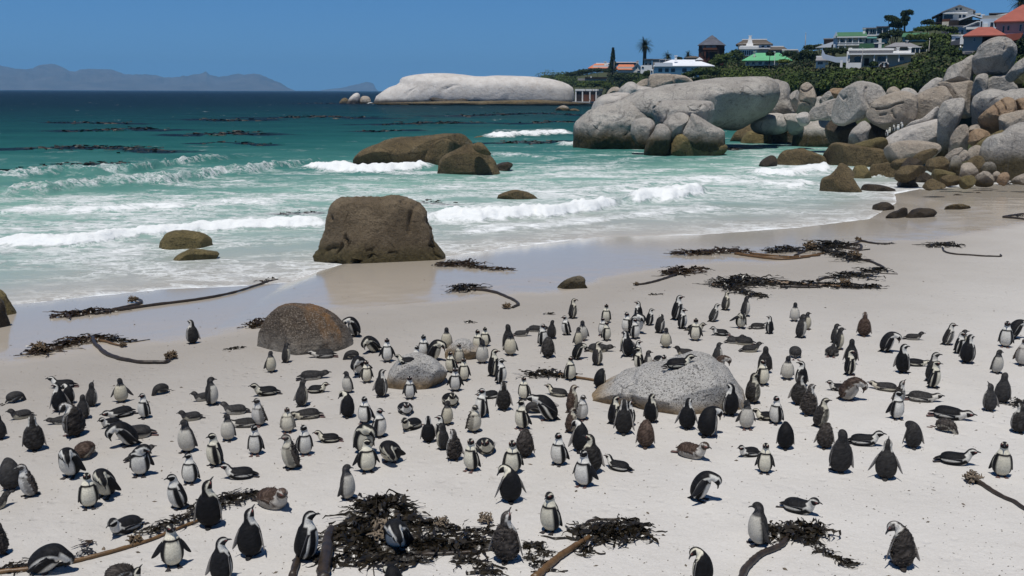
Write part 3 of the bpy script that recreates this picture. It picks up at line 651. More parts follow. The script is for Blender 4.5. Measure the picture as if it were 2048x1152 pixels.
B("boulder", "egg shaped grey boulder standing in the water at the giant's foot", [(1288, 297), (1294, 282), (1307, 263), (1314, 250), (1325, 248), (1337, 256), (1342, 270), (1340, 288), (1330, 306), (1311, 309), (1293, 306)], 91.5, 1.6, 'grey', 5, 0.025, under=(1240, 280, 0.3))
B("boulder", "smooth grey dome split from its right neighbour, above the brown shelf", [(1326, 250), (1339, 234), (1356, 225.5), (1369, 227), (1379, 236), (1372, 254), (1364, 272), (1342, 274)], 93.5, 1.7, 'grey', 5, 0.025)
B("boulder", "smooth grey sloping dome at the right end of the giant's foot", [(1360, 268), (1369, 251), (1380, 236), (1384, 227), (1404, 237), (1427, 251), (1446, 261), (1450, 275), (1447, 290), (1421, 294), (1386, 292), (1366, 282)], 92.6, 2.0, 'grey', 5, 0.03)
B("rock_shelf", "brown weedy shelf in the water under the split domes", [(1333, 310), (1341, 288), (1350, 269), (1369, 267), (1393, 277), (1421, 281), (1446, 288), (1455, 294), (1443, 304), (1404, 311), (1369, 314), (1344, 314)], 90.5, 1.6, 'olive', 5, 0.05, cat='rock')
B("rock", "added dark filler rock standing in for shade under the big round boulder", [(1650, 262), (1664, 240), (1700, 236), (1716, 256), (1708, 292), (1668, 294)], 94, 1.5, 'dark', 5, 0.06)  # added filler: its dark colour stands in for the shade under the overhang
B("rock", "dark filler rock added as shade in the gap under the tan cracked boulder", [(1728, 268), (1742, 244), (1772, 250), (1792, 262), (1780, 284), (1736, 288)], 90, 1.5, 'dark', 5, 0.06)  # second added filler, the gap's shade put into the dark rock colour
# shelf right of the giant
B("boulder", "white topped flat slab under the giant boulder's overhang", [(1502, 250), (1506, 240), (1523, 231), (1543, 227), (1561, 227.5), (1572, 234.5), (1579, 250), (1560, 258), (1520, 258)], 98, 2.2, 'pale', 5, 0.03)
B("boulder", "white topped slab to the right of the flat slab, same height", [(1567, 233), (1573, 228), (1588, 227), (1600, 229), (1607, 243), (1606, 256), (1580, 258)], 98.5, 1.8, 'pale', 5, 0.03)
B("rock_shelf", "long brown shelf below the two white topped slabs", [(1459, 280), (1477, 260), (1499, 247), (1540, 250), (1588, 250), (1603, 252), (1596, 268), (1592, 281), (1552, 283), (1530, 288), (1484, 288), (1462, 286)], 95, 1.8, 'brown', 5, 0.03, cat='rock')
B("rock", "smooth brown lump in front of the long brown shelf", [(1485, 275), (1495, 264), (1512, 261), (1531, 265), (1543, 278), (1537, 290), (1484, 290)], 92, 1.2, 'olive', 4, 0.04)
B("boulder", "tall loaf shaped tan boulder with two deep cracks", [(1594, 226), (1597, 196), (1601, 174), (1609, 166), (1616, 165), (1625, 172), (1631, 186), (1633, 198), (1628, 214), (1623, 226), (1609, 232)], 108, 1.4, 'tan', 6, 0.03, 0.1, [([(1601, 178), (1608, 182), (1616, 181), (1624, 175)], 1.3, .3), ([(1601, 202), (1612, 203), (1619, 207)], 1.3, .25)])
B("boulder", "small shaded grey boulder behind the tall loaf shaped one", [(1579, 192), (1588, 182), (1598, 181), (1600, 204), (1592, 214), (1582, 204)], 116, 1, 'grey', 4)
B("boulder", "small pale boulder wedged right of the tall loaf shaped one", [(1627, 216), (1632, 196), (1644, 194), (1645, 210), (1634, 220)], 116, 1, 'pale', 4)
B("boulder", "grey half of the split boulder with the orange half on its right", [(1638, 204), (1645, 192), (1658, 182), (1664, 190), (1669, 203), (1645, 210)], 114, 1.1, 'grey', 4)
B("boulder", "orange half of the split boulder behind the big round one", [(1658, 184), (1664, 177), (1676, 176.5), (1689, 178), (1688, 192), (1673, 202), (1664, 198)], 115, 1.1, 'orange', 4)
B("boulder", "sloping grey slab left of the big round boulder", [(1612, 238), (1624, 217), (1638, 209), (1655, 202), (1674, 198), (1676, 215), (1668, 228), (1662, 240), (1638, 240), (1624, 242)], 102, 2, 'grey', 5, 0.04, 0.3)
B("boulder", "pale crumbly stones under the loaf shaped boulder", [(1592, 233), (1602, 225), (1616, 226), (1620, 240), (1610, 248), (1600, 246)], 100, 1.1, 'pale', 4, 0.1)
B("boulder", "big round grey boulder leaning right with a dark underside", [(1663, 230), (1667, 212), (1672, 199), (1678, 187), (1688, 177), (1703, 169), (1718, 164), (1734, 164), (1753, 169), (1764, 175), (1770, 184), (1772, 194), (1764, 204), (1752, 216), (1740, 228), (1723, 238), (1709, 243), (1688, 250), (1672, 247), (1664, 240)], 88, 2.6, 'grey', 6, 0.05, 0.2, [([(1732, 176), (1730, 190), (1734, 204), (1739, 212)], 2.2, .22), ([(1682, 192), (1687, 198), (1692, 194)], 2.4, .2)], under=(1600, 222, 0.7))
B("boulder", "big tan boulder with a long horizontal crack, right of the round one", [(1732, 230), (1738, 216), (1745, 206), (1756, 197), (1773, 190), (1793, 185), (1812, 184), (1828, 189), (1835, 200), (1835, 218), (1830, 238), (1817, 255), (1795, 265), (1775, 262), (1757, 253), (1742, 244)], 85, 2.4, 'tan', 6, 0.05, 0.15, [([(1753, 218), (1768, 217), (1780, 214), (1792, 208), (1806, 205)], 1.7, .35), ([(1784, 222), (1787, 230), (1790, 235)], 1.5, .25), ([(1760, 230), (1772, 228)], 1.6, .25)], under=(1690, 236, 0.8))
B("boulder", "narrow wedge boulder standing in the dark gap under the round one", [(1692, 288), (1700, 266), (1712, 251), (1725, 241), (1736, 239), (1744, 248), (1738, 264), (1732, 284), (1712, 292)], 84, 0.9, 'grey', 4, 0.05)
B("boulder", "pale low dome at the water's edge left of the wedge boulder", [(1585, 277), (1593, 260), (1609, 245), (1628, 237), (1648, 236), (1662, 238), (1667, 250), (1675, 266), (1682, 280), (1676, 293), (1640, 297), (1600, 296), (1587, 291)], 85, 2.2, 'pale', 5, 0.02)
B("boulder", "small round boulder against the bushes above the tan boulder", [(1773, 192), (1775, 179), (1783, 174), (1793, 173), (1801, 178), (1800, 192)], 106, 1, 'tan', 4)
B("boulder", "pale low dome just above the tan cracked boulder", [(1796, 190), (1806, 177), (1820, 176.5), (1833, 184), (1838, 196), (1815, 200)], 102, 1.3, 'pale', 4)
B("boulder", "long pale slab sloping up to the right among the bushes", [(1830, 194), (1838, 182), (1854, 167), (1869, 157), (1879, 156), (1888, 161), (1884, 176), (1860, 190), (1838, 198)], 104, 1.6, 'pale', 5, 0.04)
B("boulder", "big grey brown boulder right of the tan cracked boulder", [(1829, 206), (1832, 193), (1846, 183), (1867, 175), (1882, 172), (1892, 174), (1900, 186), (1906, 198), (1900, 216), (1884, 232), (1862, 244), (1840, 246), (1830, 230)], 90, 2, 'tan', 5, 0.04, 0.2)
B("boulder", "orange grey block carrying the upper boulder of the pile", [(1874, 170), (1887, 164), (1904, 166), (1940, 162), (1948, 170), (1948, 198), (1944, 216), (1917, 216), (1902, 200), (1890, 180)], 93, 1.9, 'tan', 5, 0.06)
B("boulder", "tapered grey boulder left of the balanced top boulder", [(1886, 162), (1891, 147), (1896, 137), (1907, 129), (1924, 122), (1936, 114), (1948, 112), (1950, 140), (1946, 150), (1944, 164), (1923, 168), (1907, 170), (1889, 168)], 96, 2.0, 'grey', 5, 0.05, 0.15)
B("boulder", "great grey boulder balanced on top of the pile below the red roofs", [(1945, 132), (1945, 117), (1953, 105), (1957, 95), (1967, 86), (1984, 77.5), (1999, 74), (2014, 76), (2027, 84), (2034, 96), (2032, 112), (2028, 127), (2020, 140), (2009, 150), (1992, 149), (1967, 150), (1954, 150), (1947, 143)], 93, 2.3, 'grey', 6, 0.06, 0.1, [([(2010, 80), (2012, 90), (2008, 98)], 2.2, .2)], under=(1880, 112, 0.5))
B("boulder", "rough grey boulder propping the left side of the balanced one", [(1946, 170), (1953, 152), (1967, 147), (1976, 151), (1976, 170), (1971, 183), (1956, 196), (1946, 202), (1943, 186)], 92, 1.3, 'grey', 5, 0.1)
B("boulder", "crumbling rough rock under the right side of the balanced boulder", [(1970, 170), (1979, 157), (1999, 151), (2018, 153), (2025, 164), (2036, 176), (2030, 192), (2004, 194), (1974, 190)], 93, 1.6, 'grey', 5, 0.14)
B("boulder", "smooth grey slab at the right edge beside the balanced boulder", [(2010, 156), (2029, 130), (2048, 116), (2080, 102), (2100, 130), (2070, 142), (2045, 148), (2024, 164)], 88, 1.3, 'grey', 5, 0.03)
B("boulder", "long smooth grey boulder under the pile reaching the right edge", [(1943, 222), (1944, 205), (1948, 194), (1963, 184), (1980, 179), (1997, 180), (2011, 183), (2024, 179), (2048, 178), (2090, 180), (2095, 198), (2040, 206), (2010, 214), (1992, 232), (1976, 252), (1960, 258), (1948, 246)], 79, 2.0, 'grey', 5, 0.04, 0.2, under=(1890, 212, 0.7))
B("boulder", "orange brown cracked block leaning on the long smooth boulder", [(1956, 240), (1968, 224), (1985, 211), (2001, 200), (2013, 194), (2028, 200), (2034, 217), (2028, 230), (2008, 242), (2000, 258), (1988, 266), (1966, 262)], 76, 1.3, 'orange', 6, 0.05, 0.1, [([(1988, 209), (1995, 218), (1999, 229)], 1.5, .25), ([(2003, 200), (2010, 211), (2012, 219)], 1.5, .25)], under=(1900, 222, 0.7))
B("boulder", "orange rock at the right edge beside the cracked block", [(2029, 202), (2058, 195), (2085, 206), (2085, 226), (2050, 230), (2034, 222)], 77.5, 1.2, 'orange', 4)
B("boulder", "rough tan rock at the right edge below the orange ones", [(1998, 236), (2015, 226), (2040, 222), (2075, 224), (2080, 248), (2030, 260), (2005, 264)], 75, 1.3, 'tan', 5, 0.1)
B("boulder", "large pale grey boulder at the right edge above the beach", [(1960, 304), (1968, 284), (1984, 272), (2004, 266), (2023, 253), (2048, 246), (2092, 250), (2105, 345), (2060, 360), (2020, 359), (1990, 352), (1968, 340), (1959, 322)], 68, 2.2, 'grey', 6, 0.03, 0.25, under=(1900, 300, 0.35))
B("boulder", "dark standing slab beside the white slab", [(1874, 296), (1875, 250), (1877, 225), (1886, 205), (1906, 195), (1923, 193), (1929, 200), (1924, 232), (1914, 255), (1902, 282), (1898, 300), (1884, 306)], 78, 1.0, 'grey', 5, 0.05, -0.1, under=(1820, 235, 0.4))
B("boulder", "shaded brown boulder against the right side of the standing slab", [(1898, 306), (1901, 277), (1914, 255), (1932, 249), (1938, 266), (1934, 296), (1917, 312)], 75.5, 0.9, 'tan', 5, 0.07, -0.2)
for _i, (_p, _d, _m, _l) in enumerate([
    ([(1934, 258), (1942, 251), (1955, 249), (1962, 258), (1950, 266)], 77, 'tan', "small pale tan stone below the orange cracked block"),
    ([(1933, 276), (1944, 262), (1962, 258), (1983, 268), (1970, 280), (1948, 284)], 75.5, 'orange', "small rusty stone in the hollow beside the pale right edge boulder"),
    ([(1934, 296), (1952, 286), (1985, 268), (2014, 254), (2014, 264), (1986, 282), (1962, 298), (1944, 304)], 73.5, 'olive', "long thin ochre slab leaning on the pale right edge boulder"),
    ([(1934, 312), (1938, 298), (1950, 291), (1962, 290), (1963, 306), (1948, 320)], 71, 'tan', "upright tan stone at the left foot of the pale right edge boulder")]):
    B("boulder", _l, _p, _d, None, _m, 4, 0.08)
B("boulder", "white sunlit slab sloping down to the left of the standing slab", [(1764, 282), (1785, 268), (1806, 257), (1848, 245), (1880, 241), (1882, 275), (1872, 296), (1811, 300), (1772, 296)], 80, 2.0, 'pale', 5, 0.03, 0.4)
B("boulder", "thin pale slab above the white sunlit slab", [(1799, 262), (1818, 244), (1850, 235), (1868, 218), (1879, 213), (1884, 232), (1860, 246), (1830, 258)], 84, 1.0, 'pale', 4, 0.06)
B("boulder", "brownish grey rounded rock below the white sunlit slab", [(1766, 304), (1782, 288), (1823, 281), (1875, 288), (1878, 304), (1840, 320), (1800, 324)], 74, 1.6, 'tan', 5, 0.05)
B("boulder", "ochre wedge between the wedge boulder and the white slab", [(1696, 294), (1735, 280), (1766, 275), (1778, 287), (1768, 302), (1715, 300)], 79, 1.1, 'olive', 4, 0.06)
B("boulder", "long low brown slab at the tide line below the ochre wedge", [(1645, 318), (1652, 300), (1671, 286), (1711, 290), (1748, 296), (1786, 306), (1800, 314), (1800, 332), (1776, 338), (1711, 333), (1680, 328)], 69.5, 1.7, 'brown', 5, 0.04)
B("rock", "black barnacled rock at the left end of the tide line rocks", [(1517, 331), (1529, 315), (1544, 310), (1554, 313), (1555, 330), (1532, 335)], 69, 0.6, 'dark', 4, 0.08)
B("rock", "humped brown barnacled rock left of the long low slab", [(1550, 328), (1565, 304), (1588, 298), (1606, 297), (1616, 301), (1632, 307), (1648, 314), (1654, 330), (1632, 334), (1588, 331), (1558, 332)], 69, 1.0, 'brown', 5, 0.06)
B("rock", "pyramid shaped brown rock standing in the foam", [(1640, 378), (1644, 358), (1658, 352), (1672, 338), (1680, 328), (1687, 328), (1697, 335), (1708, 347), (1707, 358), (1714, 366), (1725, 376), (1718, 384), (1683, 387), (1654, 384)], 58.5, 1.0, 'brown', 5, 0.07, 0.1)
B("rock", "rounded brown rock right behind the pyramid shaped one", [(1704, 350), (1706, 335), (1720, 329), (1730, 332), (1738, 341), (1744, 354), (1729, 360), (1708, 359)], 62.5, 0.7, 'olive', 4, 0.08)
B("rock", "dark double humped rock above the swash", [(1739, 348), (1743, 331), (1758, 328), (1776, 325), (1783, 332), (1797, 338), (1801, 352), (1779, 358), (1749, 357)], 63, 0.9, 'brown', 5, 0.08)
B("rock", "flat black rock lying at the foot of the pyramid shaped one", [(1718, 381), (1726, 370), (1749, 369), (1771, 372), (1787, 378), (1798, 384), (1767, 386), (1735, 385)], 58.5, 0.7, 'dark', 4, 0.08)
for _p, _d, _m, _l in [
    ([(1847, 344), (1853, 318), (1873, 313), (1888, 314), (1900, 328), (1892, 346)], 65, 'brown', "shadowed square block in the tumble of rocks above the beach"),
    ([(1886, 318), (1905, 300), (1920, 295), (1927, 300), (1912, 313), (1896, 322)], 67.5, 'tan', "tilted tan slab on top of the shadowed square block"),
    ([(1914, 316), (1926, 300), (1936, 303), (1939, 315), (1927, 324)], 66.5, 'tan', "small tan block right of the tilted tan slab"),
    ([(1897, 348), (1901, 323), (1908, 310), (1917, 311), (1923, 325), (1925, 349)], 64.5, 'grey', "narrow upright grey stone in the middle of the tumbled rocks"),
    ([(1919, 348), (1924, 324), (1936, 320), (1950, 332), (1957, 346), (1944, 357), (1924, 356)], 63.5, 'tan', "rounded olive tan stone right of the narrow upright stone"),
    ([(1960, 342), (1969, 327), (1980, 323), (1991, 329), (1992, 343), (1978, 348)], 63, 'grey', "grey brown stone against the pale right edge boulder"),
    ([(1947, 360), (1963, 344), (1978, 344), (1988, 354), (1984, 367), (1955, 367)], 62, 'tan', "pale tan stone resting on the sand under the grey brown stone"),
    ([(1993, 362), (2001, 346), (2014, 344), (2019, 358), (2007, 366)], 61.8, 'orange', "orange stone on the sand nearest the right edge boulder"),
    ([(1983, 356), (1991, 341), (2000, 346), (1998, 362)], 62.6, 'tan', "small brown stone between the pale tan and the orange stones"),
    ([(1917, 369), (1924, 353), (1947, 352), (1953, 363), (1938, 371)], 61, 'olive', "olive stone at the sand's edge below the narrow upright stone"),
    ([(1812, 364), (1818, 345), (1837, 343), (1857, 347), (1864, 359), (1844, 368)], 61.5, 'dark', "dark grey humped rock at the swash edge below the brownish rocks"),
    ([(1853, 353), (1863, 339), (1888, 340), (1913, 348), (1898, 358), (1867, 358)], 62.6, 'olive', "flat olive rock right of the dark humped rock"),
    ([(1844, 374), (1849, 364), (1864, 359), (1886, 367), (1890, 376), (1859, 380)], 59.3, 'brown', "weedy orange brown lump at the end of the swash"),
    ([(1790, 370), (1801, 359), (1822, 360), (1838, 371), (1842, 379), (1815, 377)], 59.8, 'dark', "black weedy rock in the foam left of the orange brown lump"),
    ([(1879, 365), (1888, 352), (1919, 352), (1925, 363), (1896, 370)], 61.4, 'brown', "brown rock behind the weedy orange lump"),
    ([(1816, 324), (1841, 303), (1875, 297), (1878, 308), (1852, 320), (1826, 326)], 68.5, 'brown', "rusty slab under the brownish grey rounded rock"),
    ([(1788, 350), (1800, 336), (1822, 331), (1848, 333), (1852, 346), (1814, 358), (1792, 358)], 63.5, 'brown', "brown barnacled rock behind the dark humped rock"),
    ([(1800, 338), (1812, 318), (1832, 316), (1846, 326), (1842, 342), (1815, 344)], 66, 'dark', "dark mussel covered rock under the rusty slab"),
    ([(2022, 364), (2034, 352), (2062, 347), (2064, 364)], 61.5, 'tan', "flat tan stone at the right edge of the sand"),
    ([(1925, 340), (1940, 318), (1962, 312), (1972, 330), (1962, 346)], 66, 'brown', "shadowed brown rock left of the grey brown stone"),
    ([(1780, 330), (1796, 318), (1820, 316), (1830, 330), (1806, 338)], 67, 'brown', "low brown rock at the right end of the long low slab")]:
    B("rock", _l, _p, _d, None, _m, 4, 0.12, shift=0.8, facets=12, box=0.6)
# rocks in the water and on the beach
B("rock", "long brown humped rock offshore with a wave breaking before it", [(708, 322), (723, 303), (758, 288), (788, 277), (835, 274), (882, 269), (920, 269), (938, 280), (944, 290), (915, 310), (885, 328), (864, 335), (823, 328), (764, 328)], 75, 2.4, 'brown', 6, 0.035, 0.2)
B("rock", "middle brown hump leaning on the long offshore rock", [(815, 324), (844, 294), (879, 277), (899, 280), (911, 294), (909, 312), (882, 335), (838, 334)], 72.5, 1.3, 'brown', 5, 0.04)
B("rock", "round brown barnacled rock at the right end of the offshore group", [(875, 340), (882, 318), (905, 303), (940, 288), (964, 294), (981, 312), (994, 330), (999, 348), (937, 353), (880, 350)], 69, 1.6, 'brown', 5, 0.04)
B("rock", "small brown cap behind the round barnacled offshore rock", [(944, 292), (950, 286), (964, 286), (979, 303), (981, 312), (955, 304)], 72, 0.5, 'brown', 4)
B("rock", "black mussel ledge at the right foot of the offshore group", [(985, 345), (996, 326), (1012, 323), (1026, 329), (1018, 338), (1005, 343)], 70.5, 0.5, 'dark', 4, 0.1)
B("block_rock", "big flat topped pitted brown rock at the water's edge", [(627, 512), (638, 495), (650, 463), (653, 448), (659, 419), (676, 401), (700, 397), (761, 395), (791, 393), (814, 398), (841, 410), (852, 423), (853, 436), (863, 460), (866, 480), (880, 496), (887, 510), (858, 522), (805, 526), (717, 528), (653, 524)], None, 1.75, 'block', 6, 0.045, 0.0, [([(826, 418), (820, 440), (818, 462)], 4, .12), ([(655, 500), (668, 494), (680, 497)], 4, .15)], box=0.62, pit=0.20, fine=0.045, bury=1.1, facets=4)
B("rock", "olive domed rock in the wash, larger of the pair on the left", [(318, 496), (327, 475), (337, 466), (362, 461), (390, 464), (410, 469), (423, 479), (423, 492), (405, 498), (350, 499)], None, 0.8, 'olive', 5, 0.06, pit=0.02)
B("rock", "olive low rock in the wash, smaller of the pair on the left", [(345, 521), (357, 510), (375, 500), (395, 499), (410, 502), (438, 507), (424, 518), (400, 523), (355, 524)], None, 0.6, 'olive', 5, 0.08, pit=0.02)
B("rock", "barnacled rock cut by the left edge, rear of the two", [(-60, 575), (-12, 578), (8, 585), (20, 603), (36, 624), (10, 632), (-60, 632)], None, 0.5, 'olive', 5, 0.06)
B("rock", "dark brown rock cut by the left edge, front of the two", [(-60, 604), (-4, 598), (10, 613), (13, 630), (21, 650), (0, 662), (-60, 664)], None, 0.4, 'dark', 5, 0.06)
B("beach_boulder", "dark domed boulder with a rusty right side on the damp sand", [(510, 712), (512, 694), (520, 663), (537, 633), (563, 616), (598, 611), (634, 614), (664, 628), (684, 646), (700, 666), (709, 688), (690, 696), (664, 702), (634, 706), (575, 709), (527, 708)], None, 0.95, 'rust', 6, 0.03, 0.0, pit=0.012)
B("beach_boulder", "pale speckled rock with a penguin lying on its top", [(770, 786), (778, 747), (793, 727), (816, 714), (841, 710), (867, 719), (885, 734), (894, 750), (870, 766), (843, 776), (830, 780), (798, 779)], None, 0.62, 'beach', 5, 0.05)
B("beach_boulder", "small speckled rock behind the one with the lying penguin", [(890, 706), (907, 687), (922, 679), (938, 683), (948, 693), (962, 697), (969, 708), (940, 721), (905, 720)], None, 0.4, 'beach', 5, 0.06)
B("beach_boulder", "largest pale speckled rock in the middle of the penguin crowd", [(1172, 806), (1186, 785), (1225, 770), (1234, 760), (1264, 755), (1279, 744), (1301, 740), (1327, 735), (1355, 727), (1383, 718), (1401, 717), (1420, 722), (1438, 735), (1457, 748), (1468, 764), (1478, 779), (1489, 796), (1481, 806), (1449, 810), (1401, 822), (1355, 832), (1318, 833), (1272, 834), (1216, 826), (1185, 818)], None, 1.25, 'beach', 6, 0.03, 0.0, [([(1232, 765), (1262, 790), (1270, 830)], 7, .12)])
B("rock", "small ochre stone alone on the wet sand", [(1112, 577), (1125, 565), (1140, 556), (1160, 553), (1170, 558), (1170, 569), (1178, 576), (1145, 579)], None, 0.28, 'tan', 4, 0.08)
B("rock", "brown rock awash behind the breaking wave, right of the big block", [(994, 396), (1008, 385), (1030, 380), (1055, 384), (1066, 390), (1082, 396), (1040, 399)], None, 0.5, 'brown', 4, 0.1)
for _p, _m, _l in [
    ([(1743, 414), (1760, 404), (1778, 406), (1789, 415), (1780, 421), (1755, 420)], 'dark', "black wet rock with foam running over it"),
    ([(1769, 434), (1785, 424), (1795, 421), (1808, 415), (1816, 420), (1813, 433), (1795, 437)], 'dark', "dark rock on the wet sand, left of the touching pair"),
    ([(1811, 433), (1822, 420), (1845, 417), (1866, 419), (1874, 427), (1860, 435), (1830, 437)], 'dark', "dark brown rock on the wet sand, right of the touching pair"),
    ([(1888, 417), (1905, 409), (1925, 408), (1944, 416), (1920, 420)], 'brown', "flat brown stone on the wet sand past the dark pair"),
    ([(1903, 394), (1912, 388), (1927, 391), (1925, 396)], 'dark', "tiny dark stone on the far sand, left of two"),
    ([(1948, 393), (1954, 384), (1964, 387), (1969, 394)], 'dark', "tiny dark stone on the far sand, right of two")]:
    B("rock", _l, _p, None, None, _m, 4, 0.08)

# ------------------------------------------------------------------ penguins
ST_LEN = np.array([0, .028, .045, .06, .07, .07, .06, .045, .035, .03, .03, .03, .028, .022])
ST_RV = np.array([.012, .066, .096, .112, .114, .106, .090, .071, .059, .054, .050, .042, .031, .0175])
ST_RD = np.array([.012, .060, .082, .092, .092, .086, .078, .067, .059, .058, .062, .058, .041, .0175])
ST_RL = np.array([.012, .076, .106, .120, .120, .108, .092, .074, .061, .056, .057, .053, .038, .0155])
NS = len(ST_LEN); SUB = 4; NK = 28
def chain(P0, phi, pitch, yaw, twist, fat):
    """rings of the trunk from rump to the base of the bill: (centre, tangent, ventral, lateral, station, radii)"""
    t = np.array([math.sin(phi), 0, math.cos(phi)]); v = np.array([math.cos(phi), 0, -math.sin(phi)]); l = np.array([0, 1.0, 0])
    c = np.array(P0, float); out = []
    us = np.linspace(0, NS - 1, (NS - 1) * SUB + 1)
    rv = catmull(ST_RV[:, None], SUB)[:, 0]; rd = catmull(ST_RD[:, None], SUB)[:, 0]; rl = catmull(ST_RL[:, None], SUB)[:, 0]
    for i, u in enumerate(us):
        if i:
            k = int(math.ceil(u - 1e-9)); a, b, g = pitch[k] / SUB, yaw[k] / SUB, twist[k] / SUB
            t, v = t * math.cos(a) + v * math.sin(a), v * math.cos(a) - t * math.sin(a)
            t, l = t * math.cos(b) + l * math.sin(b), l * math.cos(b) - t * math.sin(b)
            v, l = v * math.cos(g) + l * math.sin(g), l * math.cos(g) - v * math.sin(g)
            c = c + t * ST_LEN[k] / SUB
        f = 1 + (fat - 1) * float(np.interp(u, [0, 2, 6, 8], [0, 1, 1, 0]))
        out.append((c.copy(), t.copy(), v.copy(), l.copy(), u, rv[i] * f, rd[i] * f, rl[i] * f))
    return out
CB = {  # plumage: back, belly, head, breast-band, side speckle
    'A': ((.0095, .0095, .0105), (.64, .62, .565)), 'G': ((.026, .0245, .0235), (.58, .55, .49)), 'J': ((.030, .0285, .028), (.47, .445, .39)),
    'M': ((.030, .0255, .0225), (.54, .52, .48)), 'D': ((.020, .018, .0165), (.50, .48, .43)), 'R': ((.045, .030, .0225), (.52, .49, .44))}
def smooth01(x, a, b):
    t = np.clip((x - a) / (b - a), 0, 1); return t * t * (3 - 2 * t)
def plumage(kind, s, th, rs, nz):
    """colour of the skin at station s and angle th (degrees from the belly line)"""
    back, belly = CB[kind]
    back = np.array(back) * rs.uniform(0.8, 1.25); belly = np.array(belly) * rs.uniform(0.9, 1.06)
    if rs.random() < 0.45: belly = belly * np.array([1.0, 0.97, 0.86])
    n = len(s); th = th + nz * 7; sw = s + nz * 0.10
    col = np.tile(back, (n, 1))
    def put(mask, c):
        nonlocal col
        m = np.clip(mask, 0, 1)[:, None]; col = col * (1 - m) + np.array(c) * m
    if kind == 'J':
        put((1 - smooth01(th, 74, 86)) * (1 - smooth01(sw, 6.6, 7.3)), belly)
        put((1 - smooth01(th, 60, 110)) * smooth01(sw, 6.8, 7.6) * 0.55, back * 2.6 + 0.03)     # pale throat
        put(np.exp(-((th - 95) / 22) ** 2) * np.exp(-((s - 10.6) / 0.8) ** 2) * 0.5, (.22, .20, .19))
        put(np.exp(-((th - 150) / 60) ** 2) * (s > 9) * 0.5, back * 0.7)
        return col
    w_edge = 95 if kind in 'AG' else 90
    put((1 - smooth01(th, w_edge - 5, w_edge + 5)) * smooth01(sw, 0.6, 1.2) * (1 - smooth01(sw, 9.6, 10.1)), belly)   # belly, flank and breast
    # black horseshoe: down both flanks and across the breast
    bw = {'A': 1.0, 'G': 0.85, 'M': 0.6, 'D': 0.8, 'R': 0.5}[kind]
    band = smooth01(th, 45, 50) * (1 - smooth01(th, 83, 87)) * (sw < 6.4) + (1 - smooth01(th, 74, 82)) * smooth01(sw, 5.95, 6.1) * (1 - smooth01(sw, 6.5, 6.7))
    put(band * bw, back * 0.9)
    # white C round the face, black mask and crown
    wide = 128 if kind in 'AGD' else 118
    put((1 - smooth01(th, wide, wide + 8)) * smooth01(s, 7.0, 7.6) * (1 - smooth01(s, 9.7, 10.1)), belly * 1.02)
    put(smooth01(th, 116, 121) * (1 - smooth01(th, 138, 144)) * smooth01(s, 9.2, 9.7) * (1 - smooth01(s, 12.4, 12.8)), belly * 1.02)
    put((1 - smooth01(th, 116, 121)) * smooth01(s, 9.75, 10.1), back * 0.9)
    if rs.random() < 0.55: put(np.exp(-((th - 104) / 8) ** 2) * np.exp(-((s - 12.1) / 0.45) ** 2) * 0.8, (.45, .14, .12))
    if kind in 'MR':
        put(np.clip(nz * 1.6 + 0.1, 0, 1) * (s > 8) * 0.6, back * 1.5 + 0.05)
    return col
def tube(rings, close=True):
    """rings: list of (k,3) -> V, quads, cap fans"""
    k = len(rings[0]); V = np.concatenate(rings); n = len(rings)
    i = np.arange(n - 1)[:, None] * k; j = np.arange(k)[None, :]; j2 = (j + 1) % k
    Q = np.stack([i + j, i + j2, i + k + j2, i + k + j], -1).reshape(-1, 4)
    T = []
    if close:
        V = np.concatenate([V, [rings[0].mean(0)], [rings[-1].mean(0)]]); a, b = len(V) - 2, len(V) - 1
        jj = np.arange(k); T = np.concatenate([np.stack([np.full(k, a), (jj + 1) % k, jj], 1), np.stack([np.full(k, b), (n - 1) * k + jj, (n - 1) * k + (jj + 1) % k], 1)])
    return V, Q, np.asarray(T)
class Acc:
    def __init__(s): s.V = []; s.Q = []; s.T = []; s.C = []; s.n = 0
    def add(s, V, Q, T, Cc):
        s.V.append(V); s.Q.append(np.asarray(Q) + s.n)
        if len(T): s.T.append(np.asarray(T) + s.n)
        Cc = np.asarray(Cc, float); s.C.append(np.tile(Cc, (len(V), 1)) if Cc.ndim == 1 else Cc); s.n += len(V)
    def out(s):
        return np.concatenate(s.V), [np.concatenate(s.Q)] + ([np.concatenate(s.T)] if s.T else []), np.concatenate(s.C)
